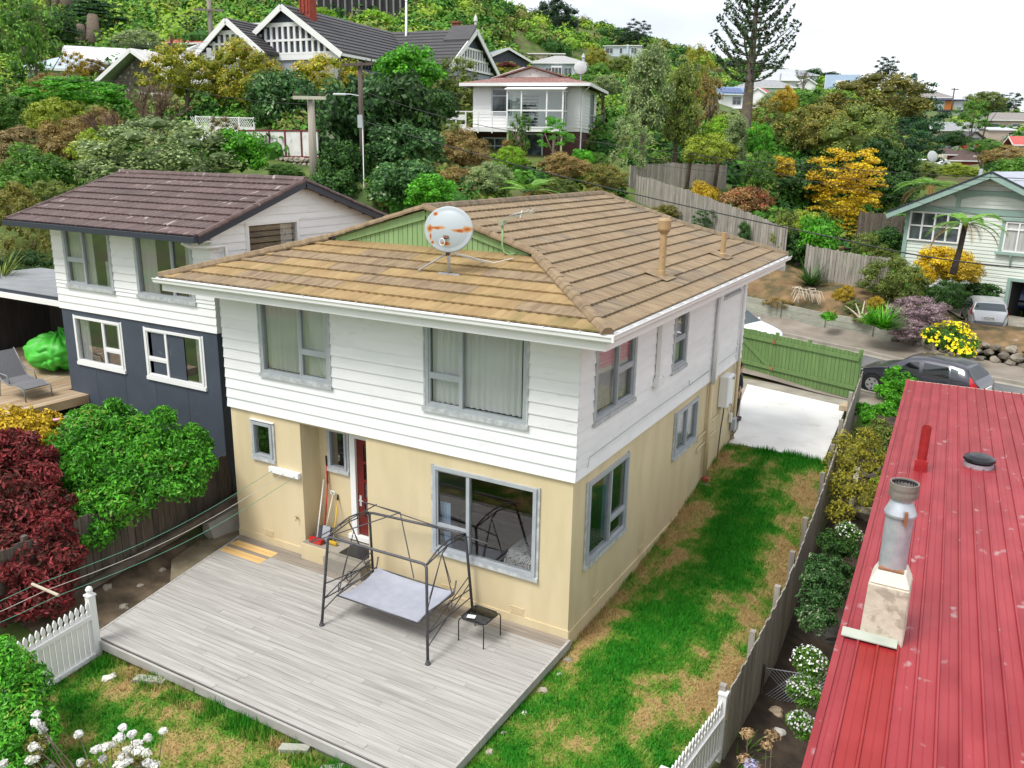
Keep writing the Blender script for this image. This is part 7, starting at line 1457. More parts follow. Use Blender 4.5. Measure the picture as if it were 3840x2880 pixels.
# ---- dark retaining wall on the hill top
dw = thing('retaining_wall', 'tall dark retaining wall with pale vertical posts on the hill top', 'wall', tuple(Q(780, 30, 148)))
A_, B_ = Vector(Q(655, 20, 145)), Vector(Q(880, 22, 150)); A_.z = B_.z = min(A_.z, B_.z); dA_ = B_-A_; nw = 15
DKW = M('dark_cladding', (.03, .03, .036), (.055, .053, .06), 1.5, .8, stretch=(2, 2, .3), rnd=.2)
for k in range(nw):
 p, q = A_+dA_*(k/nw), A_+dA_*((k+1)/nw); p.z -= 1.5; q.z -= 1.5; b = MB(); b.hexa([p, q, q+Vector((-.1, .2, 0)), p+Vector((-.1, .2, 0)), p+Vector((0, 0, 9)), q+Vector((0, 0, 9)), q+Vector((-.1, .2, 9)), p+Vector((-.1, .2, 9))]); b.build('wall_panel', DKW, dw)
 b = MB(); b.beam(p+Vector((.05, -.15, 0)), p+Vector((.05, -.15, 9.05)), .28, .2, (0, 1, 0)); b.build('post', M('pale_concrete_post', (.2, .19, .18), (.27, .26, .24), 2, .9), dw)
# green tower and red roof at the very top
p = Q(955, 5, 195); h = houseroot('green box building at the top edge on the hill crest', p, -10); body(h, 4.5, 4, 4, M('green_wall', (.12, .3, .16), (.15, .35, .19), 2, .7))
h = houseroot('small house with a red roof on the hill crest near the top edge', Q(992, 10, 190), -10); body(h, 5, 4, .8, PINKW); groof(h, 'gx', 5, 4, .8, 1.0, .4, REDM)
# ---- flag pole, poles, street lamp, wires
def pole(label, u0, v_top, v_bot, d, r, mat, arms=(), name='utility_pole', cat='utility pole', extra=None, lean=0):
 t_ = Vector(Q(u0, v_top, d)); b_ = Vector(Q(u0+lean, v_bot, d)); b_ = Vector((t_.x, t_.y, min(b_.z, Hs(t_.x, t_.y)+.2)-.5)); t = thing(name, label, cat, tuple(b_)); b = MB(); b.tube([b_, t_], [r*1.25, r], 10); b.build('pole', mat, t, smooth=True)
 for (dz, half, w, mt, ang) in arms:
  c = t_+Vector((0, 0, -dz)); u = Vector((math.cos(CAMRZ+ang), math.sin(CAMRZ+ang), 0)); k = Vector((u.y, -u.x, 0))*(r+w/2); b = MB(); b.beam(c-u*half+k, c+u*half+k, w, w*1.1); ca = b.build('crossarm', mt, t)
  for f in (-.9, -.55, .55, .9): b = MB(); b.lathe([(.035, 0), (.045, .06), (.03, .1), (.04, .14), (0, .17)], tuple(c+u*half*f+k+Vector((0, 0, w*.55))), 7); b.build('insulator', M('brown_insulator', (.06, .03, .02), None, rough=.3), ca)
 return t, t_
OPOLE = M('pale_pole_wood', (.3, .27, .22), (.4, .36, .3), 3, .9, stretch=(4, 4, .3), bump=.2, bscale=20)
pA, tA = pole('stout pale timber pole with a single crossarm behind the brown-roofed neighbour', 671, 212, 395, 40, .17, OPOLE, ((.0, .78, .14, M('pale_arm', (.45, .43, .33), (.52, .5, .4), 4, .8), .0),))
pB, tB = pole('dark timber utility pole with a street lamp left of the white house', 777, 133, 440, 41, .115, DPOLE, ((.15, .95, .12, DPOLE, -.5),))
b = MB(); c = Vector(Q(778, 262, 40.7)); b.obox(c, (.1, .05, 0), (-.02, .05, 0), (0, 0, .3)); b.build('sign_plate', LGREY, pB); b = MB(); b.tube([Vector(Q(783, 260, 40.8)), Vector(Q(787, 442, 40.8))], .025, 6); b.build('cable_guard', WHITE, pB)
la = Vector(Q(775, 207, 41)); le = Vector(Q(738, 203, 41)); b = MB(); b.tube([la, lerp(la, le, .5)+Vector((0, 0, .03)), le], .03, 8); sl_ = b.build('lamp_arm', GALV, pB); b = MB(); b.obox(Vector(Q(734, 204, 41)), Vector(RT0)*.32, Vector((RT0[1], -RT0[0], 0))*.1, (0, 0, .05)); b.build('lamp_head', M('lamp_shell', (.6, .62, .62), None), sl_, bevel=.03)
pC, tC = pole('tall timber pole rising out of the top edge left of the villa', 449, -25, 145, 66, .17, POLEM, ((1.6, 1.1, .13, POLEM, .2),))
b = MB(); b.obox(Vector(Q(452, 115, 65.7)), (.17, .09, 0), (-.02, .03, 0), (0, 0, .38)); b.build('sign_plate', LGREY, pC)
pD, tD = pole('thin pole with a crossarm in front of the dark retaining wall', 772, 20, 68, 128, .12, POLEM, ((.2, 1.0, .12, POLEM, .1),))
pE, tE = pole('thin bare pole on the green slope right of the flag pole', 1042, 58, 105, 135, .1, POLEM)
pF, tF = pole('left pole of the twin-pole frame in front of the pale blue-grey house', 1024+0, 208, 208, 97, .01, POLEM) if False else (None, None)
tf = thing('pole_frame', 'twin dark poles joined by a crossarm in front of the pale blue-grey house', 'utility pole', tuple(Q(1032, 160, 97)))
for u in (1023.5, 1046): b = MB(); b.tube([Vector(Q(u, 175, 97)), Vector(Q(u, 120, 97))], .16, 8); b.build('pole', DPOLE, tf)
b = MB(); b.beam(Vector(Q(1018, 122, 96.7)), Vector(Q(1062, 120, 96.7)), .25, .25); b.build('crossarm', DPOLE, tf)
fp = thing('flag_pole', 'tall white flag pole in front of the villa roof', 'flag pole', tuple(Q(877, 135, 78))); b = MB(); b.tube([Vector(Q(877, 140, 78)), Vector(Q(877.5, 3, 78))], [.12, .09], 10); b.build('pole', WHITE, fp, smooth=True); b = MB(); b.lathe([(0, -.15), (.15, 0), (0, .15)], tuple(Q(877.5, 2, 78)), 10); b.build('ball', WHITE, fp)
for u, vt, vb, d, lb in ((1556, 148, 185, 150, 'thin power pole on the skyline left of the Norfolk pine'), (2062, 190, 215, 150, 'dark power pole above the roof of the modern house'), (2192, 226, 262, 150, 'dark power pole at the right end of the skyline')): pole(lb, u, vt, vb, D(u, d), .17, DPOLE, ((.4, 1.3, .2, DPOLE, .3),))
CAB = M('black_cable', (.02, .02, .022), None, rough=.6)
def wire(label, pts, sag, r=.012, group=None, mat=CAB):
 b = MB()
 for p, q in zip(pts[:-1], pts[1:]):
  p, q = Vector(p), Vector(q); b.tube([p.lerp(q, f)-Vector((0, 0, sag*4*f*(1-f))) for f in np.linspace(0, 1, 22)], r, 5)
 return tag(b.build('wire', mat), label, 'wire', group)
wire('thick black cable sweeping over the main roof down to the right', [Q(780, 260, 41), Q(1820, 517, 27), Q(2400, 585, 24)], .25, .022)
wire('upper black cable from the lamp pole passing in front of the white house', [Q(780, 195, 41), Q(1240, 300, 36), Q(2400, 390, 30)], .35, .014)
wire('cable from the left edge past the bare tree to the stout pale pole', [Q(-60, 150, 52), Q(330, 172, 47), Q(671, 225, 40)], .3, .013); wire('cable from the stout pale pole to the dark lamp pole', [Q(671, 222, 40), Q(778, 262, 41)], .05, .013)
for k, (va, vb) in enumerate(((12, 108), (22, 116), (30, 121))): wire('pole wire crossing the dark trees at the upper left', [Q(-40, va-18, 72), Q(449, vb, 66)], .5, .014, 'upper left pole wires')
for k, (va, vb) in enumerate(((77, 32), (98, 90))): wire('pale line from the tall pole towards the left edge above the ivy cottage', [Q(-30, va, 75), Q(260, va, 70), Q(449, vb, 66)], .3, .012, 'lines above the ivy cottage')
for k, (va, vb) in enumerate(((330, 392), (342, 405), (352, 417))): wire('service line over the garden in front of the golden bush', [Q(1390, va, 44), Q(2300, vb, 37)], .3, .009, 'service lines over the right garden')
wire('cable over the right garden bending to the bungalow gable', [Q(1330, 280, 50), Q(1960, 430, 40), Q(2300, 470, 36)], .3, .01)
# ---- white boundary wall with red posts, stone wall, lattice
ww = thing('boundary_wall', 'white panelled wall with dark red posts on a stone base, left of the stout pole', 'wall', tuple(Q(600, 335, 46)))
pa, pb = Vector(Q(520, 326, 48)), Vector(Q(690, 341, 45)); zt_, zb_ = Q(600, 284, 46.5)[2], Q(600, 336, 46.5)[2]; dW = Vector((pb.x-pa.x, pb.y-pa.y, 0)); nW = 5
MAR = M('maroon_post', (.16, .025, .03), None, rough=.6)
for k in range(nW):
 p, q = Vector((pa.x, pa.y, 0))+dW*(k/nW), Vector((pa.x, pa.y, 0))+dW*((k+1)/nW); b = MB(); u = dW.normalized(); nn = Vector((u.y, -u.x, 0)); b.obox((p+q)/2+Vector((0, 0, (zt_+zb_)/2)), (q-p)/2-u*.04, nn*.04, (0, 0, (zt_-zb_)/2)); b.build('wall_panel', OLDW, ww)
 b = MB(); b.obox(p+nn*.03+Vector((0, 0, (zt_+zb_)/2)), u*.05, nn*.05, (0, 0, (zt_-zb_)/2+.05)); b.build('post', MAR, ww)
b = MB(); b.beam(Vector((pa.x, pa.y, zt_+.04)), Vector((pa.x, pa.y, zt_+.04))+dW, .14, .08); b.beam(Vector((pa.x, pa.y, zb_-.04)), Vector((pa.x, pa.y, zb_-.04))+dW, .12, .08); b.build('rail', MAR, ww)
rr = random.Random(5)
for row in range(4):
 for k in range(16):
  c = Vector((pa.x, pa.y, zb_-.2-row*.26))+dW*((k+.5*(row % 2))/16)+nn*rr.uniform(.05, .12); o = rock(0, 0, rr.uniform(.2, .27), None, STONE, z=0, seed=rr.uniform(0, 9)); o.name = 'stone'; o.parent = ww; o.location = c-woff(ww)
lt = thing('lattice_fence', 'white lattice-topped fence behind the bare twiggy tree', 'fence', tuple(Q(490, 280, 52)))
la_, lb_ = Vector(Q(425, 272, 53)), Vector(Q(550, 277, 51)); lb_.z = la_.z-.1; dl_ = lb_-la_; ul = dl_.normalized()
b = MB()
for k in range(26):
 for sg in (1, -1): c = la_+dl_*(k/26); b.beam(c+Vector((0, 0, .0)), c+ul*sg*.5+Vector((0, 0, .55)), .02, .03, (ul.y, -ul.x, 0))
b.build('lattice', WHITE, lt)
for z in (-.02, .56): b = MB(); b.beam(la_+Vector((0, 0, z)), lb_+Vector((0, 0, z)), .06, .06); b.build('rail', WHITE, lt)
for k in range(5): c = la_+dl_*(k/4); b = MB(); b.beam(c-Vector((0, 0, .9)), c+Vector((0, 0, .62)), .09, .09, (1, 0, 0)); b.build('post', WHITE, lt)
b = MB(); b.beam(la_-Vector((0, 0, .5)), lb_-Vector((0, 0, .5)), .05, .9); b.build('panel', WHITE, lt)
# ---- across the street: timber retaining wall, palings, stone edging
tw = thing('retaining_wall', 'low timber retaining wall of grey-green sleepers along the far footpath', 'wall', (-1, 28, .8)); rr = random.Random(2)
ts = np.linspace(-12.5, -1.4, 6); wv = 26.25
for a, c in zip(ts[:-1], ts[1:]):
 z0 = lambda t: Hs(*street(t, 25.9))+.08
 for row in range(3):
  b = MB(); pA_, pB_ = street(a, wv), street(c, wv); b.beam((pA_[0], pA_[1], z0(a)+.14+row*.27), (pB_[0], pB_[1], z0(c)+.14+row*.27), .06, .262); b.build('sleeper', TIMB, tw)
for a in ts: pA_ = street(a, wv-.08); b = MB(); z = Hs(*street(a, 25.9)); b.box((pA_[0]-.07, pA_[1]-.05, z-.2), (pA_[0]+.07, pA_[1]+.05, z+.98)); b.build('post', TIMB, tw)
bank = MB()
def bankp(s, t):
 a = lerp(-13, 2.6, s); x, y = street(a, 26.3+3.6*t); z0 = Hs(*street(a, 25.9))+lerp(.75, .35, max(0, (a+1.4)/9)); return (x, y, max(z0, Hs(x, y)+.16)+.1*NZ.noise((x*1.2, y*1.2, 0)))
bank.grid(bankp, 60, 16); bank.build('bank', M('dry_bank', (.15, .095, .045), (.24, .155, .075), 2, .95, bump=.5, bscale=8, c3=(.07, .065, .03), s3=1.1, r3=(.45, .6)), smooth=True, kind='structure')
ew = thing('stone_wall', 'rough stone edging wall below the yellow daisies by the drive', 'wall', (*street(2, 26.2), .7))
for row in range(3):
 for k in range(17):
  a = -2.6+k*.5+.25*(row % 2)+rr.uniform(-.06, .06)
  if a > 4.4: continue
  x, y = street(a, 26.2+row*.1+rr.uniform(-.05, .05)); o = rock(0, 0, rr.uniform(.2, .32), None, M('wall_stone', (.13, .11, .085), (.24, .21, .17), 4, .9, rnd=.3, bump=.3, bscale=20), z=0, seed=rr.uniform(0, 9)); o.name = 'stone'; o.parent = ew; o.location = Vector((x, y, Hs(x, y)+.15+row*.23))-woff(ew)
def fenceQ(label, pts, hgt, mat, pw=.14, side=1):
 P3 = [Vector(Q(*p)) for p in pts]
 def zb(x, y):
  best = None
  for p, q in zip(P3[:-1], P3[1:]):
   d = q-p; f = max(0, min(1, ((x-p.x)*d.x+(y-p.y)*d.y)/(d.x**2+d.y**2))); dd = (p.x+d.x*f-x)**2+(p.y+d.y*f-y)**2
   if best is None or dd < best[0]: best = (dd, p.z+d.z*f)
  return best[1]
 return paling_fence('paling_fence', label, [(p.x, p.y) for p in P3], zb, lambda x, y: zb(x, y)+hgt, mat, 2.4, pw=pw, side=side, gap=.01)
fenceQ('long grey paling fence stepping down the bank behind the main roof', [(1372, 452, 50), (1400, 458, 49.5), (1480, 487, 47.5), (1570, 523, 45), (1690, 575, 42.8)], 1.95, PALE, side=-1)
fenceQ('weathered paling fence with posts at the top of the bank below the big olive tree', [(1360, 425, 51.5), (1440, 418, 52.5), (1565, 422, 53)], 1.85, PALE, side=-1)
fenceQ('grey paling fence behind the dry bank between the dark shrub and the round olive bush', [(1735, 607, 42), (1800, 622, 41), (1910, 640, 40)], 1.8, PALE, side=-1)
fenceQ('dark paling fence behind the golden bush beside the bungalow', [(1850, 520, 47), (1945, 530, 46)], 1.6, DPALE, side=-1)
for k, (u, vv, d) in enumerate(((1690, 596, 39), (1765, 596, 40))): b = MB(); c = Vector(Q(1815+k*14, 545+k*3, 44)); b.lathe([(.15, 0), (.2, .3), (.16, .3)], tuple(c), 10); tag(b.build('plant_pot', BLACK if k else M('clay_pot', (.25, .12, .07), None)), 'clay flower pot on the terrace above the second paling fence' if not k else 'black plant pot beside the clay pot above the second paling fence', 'plant pot')
# ================================================================== vegetation
rng = np.random.default_rng(12)
def leaf_arrays(P, Nn, size, aspect=.5, jit=.6, up=.25, fold=False):
 "P points, Nn outward directions; leaf cards as triangles -> V, F"
 n = len(P); nn = Nn+rng.normal(0, jit, (n, 3)); nn[:, 2] += up; nn /= np.linalg.norm(nn, axis=1)[:, None]+1e-9
 t = rng.normal(0, 1, (n, 3))+Nn*.6; t -= nn*(t*nn).sum(1)[:, None]; t /= np.linalg.norm(t, axis=1)[:, None]+1e-9; b = np.cross(nn, t)
 s = (size*rng.uniform(.6, 1.35, n))[:, None] if np.isscalar(size) else (size*rng.uniform(.6, 1.35, n))[:, None]
 a0 = P-t*s*.5; a1 = P+t*s*.5; m = P+t*s*.05
 if fold: bl = m+b*s*aspect*.5+nn*s*.12; br = m-b*s*aspect*.5+nn*s*.12
 else: bl = m+b*s*aspect*.5; br = m-b*s*aspect*.5
 V = np.stack([a0, bl, a1, br], 1).reshape(-1, 3); k = np.arange(n)*4
 F = np.concatenate([np.stack([k, k+2, k+1], 1), np.stack([k, k+3, k+2], 1)]) if fold else np.concatenate([np.stack([k, k+2, k+1], 1), np.stack([k, k+3, k+2], 1)])
 return V, F
_ico = {}
def ico(sub):
 if sub not in _ico:
  bm = bmesh.new(); bmesh.ops.create_icosphere(bm, subdivisions=sub, radius=1); bm.verts.ensure_lookup_table()
  _ico[sub] = (np.array([v.co[:] for v in bm.verts]), np.array([[v.index for v in f.verts] for f in bm.faces])); bm.free()
 return _ico[sub]
def lobes_mesh(name, lobes, n, size, mat, aspect=.5, jit=.6, fold=False, core=.72, shell=.3, up=.25, low=-.55, tvar=.45, sub=0, flat=False, obj=True, parent=None, kind=None, smooth=False):
 "lobes (k,6): centre and radii; leaves scattered over the lobes' shells, a loose core below"
 Lb = np.array(lobes, float)
 if sub:      # sprigs standing out of the main lobes
  ex = []
  for L0 in Lb:
   for q in range(sub):
    dd = rng.normal(0, 1, 3); dd[2] = abs(dd[2])*.8+.05; dd /= np.linalg.norm(dd); s_ = rng.uniform(.2, .36); ex.append(np.concatenate([L0[:3]+dd*L0[3:]*rng.uniform(.72, 1.02), L0[3:]*s_]))
  Lb = np.concatenate([Lb*np.array([1, 1, 1, .9, .9, .9]), np.array(ex)])
 wv_ = rng.normal(0, 1, (5, 3)); wv_ *= (3.2/np.median(Lb[:, 3]))*np.array([.35, .5, .7, .9, 1.1])[:, None]/np.linalg.norm(wv_, axis=1)[:, None]; wp_ = rng.uniform(0, 6, 5)
 ar = (Lb[:, 3]*Lb[:, 4]+Lb[:, 3]*Lb[:, 5]+Lb[:, 4]*Lb[:, 5]); pr_ = ar/ar.sum(); Ps, Ns, Ts = [], [], []; got = 0
 lt = rng.uniform(-.5, .5, len(Lb))
 while got < n:
  m_ = int((n-got)*2.2)+50; k = rng.choice(len(Lb), m_, p=pr_); d = rng.normal(0, 1, (m_, 3)); d /= np.linalg.norm(d, axis=1)[:, None]
  r = 1-shell*rng.random(m_)**1.6+.06*rng.random(m_); P = Lb[k, :3]+d*Lb[k, 3:]*r[:, None]; nz = np.sin(P@wv_.T+wp_).sum(1)/3.2; P = P+d*Lb[k, 3:]*(nz*.13)[:, None]
  ok = (d[:, 2] > low) & (nz+rng.uniform(-.35, .35, m_) > -.7)
  for j in range(len(Lb)):
   q = ((P-Lb[j, :3])/Lb[j, 3:]); ok &= ((q**2).sum(1) > .62) | (k == j)
  P, d, k = P[ok], d[ok], k[ok]; Ps.append(P); Ns.append(d); Ts.append(.5+tvar*lt[k]+rng.uniform(-.38, .38, len(P))); got += len(P)
 P, Nn, T = np.concatenate(Ps)[:n], np.concatenate(Ns)[:n], np.concatenate(Ts)[:n]
 V, F = leaf_arrays(P, Nn, size, aspect, jit, up, fold); T2 = np.concatenate([T, T])
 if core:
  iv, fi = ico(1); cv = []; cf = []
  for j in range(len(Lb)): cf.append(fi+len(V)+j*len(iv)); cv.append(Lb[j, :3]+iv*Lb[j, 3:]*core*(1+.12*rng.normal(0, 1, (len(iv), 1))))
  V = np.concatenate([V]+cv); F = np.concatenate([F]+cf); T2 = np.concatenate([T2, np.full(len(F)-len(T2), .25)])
 if not obj:
  o = npmesh(name, V, F, mat, tint=np.clip(T2, 0, 1)); me = o.data; bpy.data.objects.remove(o); return me
 return npmesh(name, V, F, mat, parent=parent, tint=np.clip(T2, 0, 1), kind=kind, smooth=smooth)
FO = {}
def fo(k, *a, **kw): FO[k] = foliage('leaf_'+k, *a, **kw)
fo('dark_green', (.012, .042, .007), (.05, .125, .02)); fo('green', (.03, .09, .01), (.12, .26, .03)); fo('bright_green', (.035, .16, .008), (.12, .4, .02))
fo('olive', (.055, .085, .016), (.2, .25, .045)); fo('yellow_green', (.12, .18, .012), (.36, .43, .04)); fo('rust', (.12, .085, .028), (.32, .225, .07)); fo('sage', (.07, .115, .04), (.3, .38, .15))
fo('teal', (.014, .05, .01), (.065, .155, .042), accent=(.32, .38, .22), ap=.93); fo('gold', (.3, .17, .008), (.8, .48, .015)); fo('mustard', (.24, .16, .012), (.55, .4, .03)); fo('red', (.045, .02, .012), (.2, .03, .032), accent=(.42, .045, .05), ap=.82); fo('yellow_twig', (.15, .15, .02), (.42, .39, .045), accent=(.6, .5, .03), ap=.85)
fo('mauve', (.11, .075, .075), (.4, .29, .32)); fo('brown_tip', (.13, .1, .04), (.34, .25, .11)); fo('pine', (.01, .03, .014), (.035, .075, .032)); fo('macrocarpa', (.01, .035, .012), (.03, .1, .03)); fo('lime', (.1, .22, .01), (.28, .48, .03)); fo('bronze', (.075, .08, .016), (.25, .225, .045))
fo('autumn', (.12, .16, .012), (.4, .36, .03), accent=(.42, .2, .04), ap=.88); fo('flame', (.16, .09, .04), (.38, .22, .08), accent=(.75, .06, .1), ap=.9); fo('flower_yellow', (.8, .55, .01), (.9, .68, .02)); fo('flower_white', (.7, .68, .6), (.85, .84, .8))
fo('hedge', (.04, .17, .01), (.13, .36, .03)); fo('glossy', (.03, .15, .008), (.12, .42, .03), rough=.4, accent=(.3, .4, .06), ap=.9)
def dome_lobes(k, seed, flat=1.0, spread=.62, r0=.34, r1=.52):
 r_ = np.random.default_rng(seed); out = [(0, 0, -.1, .66, .66, .7*flat)]
 for i in range(k):
  a = 2*PI*i*.381966+r_.uniform(-.3, .3); z = 1-1.45*(i+.5)/k+r_.uniform(-.08, .08); rr = math.sqrt(max(.05, 1-z*z*.95))*spread*r_.uniform(.72, 1.2); s = r_.uniform(r0, r1)
  out.append((rr*math.cos(a), rr*math.sin(a), z*(.5+.3*spread)*flat*r_.uniform(.85, 1.12), s, s, s*.82*flat))
 return out
CR = {}
def crown(kind, var):
 key = (kind, var)
 if key in CR: return CR[key]
 sd_ = hash(kind) % 1000 if False else sum(map(ord, kind))+var*17; r_ = np.random.default_rng(sd_)
 if kind == 'dome': a = (dome_lobes(24, sd_, r0=.2, r1=.46, spread=.72), 4200, .09, .55)
 elif kind == 'fine': a = (dome_lobes(34, sd_, r0=.15, r1=.38, spread=.8), 6200, .064, .45)
 elif kind == 'coarse': a = (dome_lobes(22, sd_, r0=.2, r1=.45, spread=.74), 2900, .125, .55)
 elif kind == 'puff': a = (dome_lobes(40, sd_, r0=.14, r1=.3, spread=.84), 5600, .062, .6)
 elif kind == 'tall':
  L_ = [(0, 0, -.35, .42, .42, .6)]
  for i in range(20): z = -.85+1.75*i/20; w = (1-max(0, z)**2*.65)*.62; t = i*2.4; s = r_.uniform(.24, .36); L_.append((w*math.cos(t)*r_.uniform(.5, 1), w*math.sin(t)*r_.uniform(.5, 1), z*.86, s, s, s*.8))
  a = (L_, 5200, .075, .45)
 elif kind == 'wispy':
  L_ = []
  for i in range(34): z = -.8+1.75*i/34; w = (1-abs(z)**2*.5)*.8; t = i*2.4; s = r_.uniform(.12, .24); q = r_.uniform(.3, 1); L_.append((w*q*math.cos(t), w*q*math.sin(t), z, s, s, s*1.3))
  a = (L_, 4200, .07, .4)
 elif kind == 'layer':
  L_ = []
  for i in range(30): z = -.75+1.65*i/30; w = (.95-.6*max(0, z+.2)); t = i*2.4; q = r_.uniform(.35, 1); s = r_.uniform(.26, .42); L_.append((w*q*math.cos(t), w*q*math.sin(t), z+.1*q, s, s, s*.22))
  a = (L_, 5200, .075, .4)
 elif kind == 'clump':
  L_ = [(0, 0, -.1, .5, .5, .55)]
  for i in range(46): z = -.85+1.7*i/46; w = math.sqrt(max(.12, 1-z*z))*.78; t = i*2.4; q = r_.uniform(.75, 1.1); s = r_.uniform(.13, .24); L_.append((w*q*math.cos(t), w*q*math.sin(t), z+r_.uniform(-.08, .08), s, s, s*.55))
  a = (L_, 5200, .062, .6)
 elif kind == 'pine':
  L_ = []
  for i in range(22): z = -.3+1.25*i/22; w = (.85-.5*max(0, z)); t = i*2.4; q = r_.uniform(.3, 1); s = r_.uniform(.16, .3); L_.append((w*q*math.cos(t), w*q*math.sin(t), z, s, s, s*.5))
  a = (L_, 3600, .07, .35)
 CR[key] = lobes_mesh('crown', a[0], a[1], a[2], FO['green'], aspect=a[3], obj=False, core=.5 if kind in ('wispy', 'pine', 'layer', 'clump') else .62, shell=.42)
 return CR[key]
AVOID = []
_vi = [0]
def veg(label, u, v, w, h, d, kind, col, tree=False, group=None, cat=None, name=None, trunk_r=.16, bark=BARK, ry=None, stems=1, zbase=None):
 "one plant whose crown fills w x h pixels round (u, v) at distance d"
 d = D(u, d); _vi[0] += 1; r_ = random.Random(_vi[0]); c = Vector(Q(u, v, d)); rx, rz = px(w, d)/2, px(h, d)/2; ry = rx if ry is None else ry
 me = crown(kind, _vi[0] % 2)
 def mk(nm, parent, loc):
  o = bpy.data.objects.new(nm, me); C.objects.link(o); o.parent = parent; o.location = loc; o.scale = (rx*1.03, ry*1.03, rz*1.03); o.rotation_euler = (0, 0, r_.uniform(0, 6.28)); setmat(o, FO[col]); return o
 if not tree:
  o = mk(name or 'shrub', None, c); tag(o, label, cat or 'shrub', group); return o
 zb = Hs(c.x, c.y) if zbase is None else zbase
 zb = min(zb, c.z-rz*.8); t = thing(name or 'tree', label, cat or 'tree', (c.x, c.y, zb), 0, group); mk('crown', t, c-Vector((c.x, c.y, zb)))
 for k in range(stems):
  b = MB(); hh = c.z-zb; dx, dy = (r_.uniform(-.3, .3)*rx, r_.uniform(-.3, .3)*rx); b.tube([(dx*.2, dy*.2, -.3), (dx*.5, dy*.5, hh*.45), (dx, dy, hh+rz*.3)], [trunk_r*1.3, trunk_r, trunk_r*.4], 7)
  for q in range(3): a = r_.uniform(0, 6.28); b.tube([(dx*.7, dy*.7, hh*(.5+.12*q)), (dx+math.cos(a)*rx*.55, dy+math.sin(a)*rx*.55, hh+rz*.25)], [trunk_r*.5, trunk_r*.15], 5)
  b.build('trunk', bark, t, local=True, smooth=True)
 return t
T_ = True
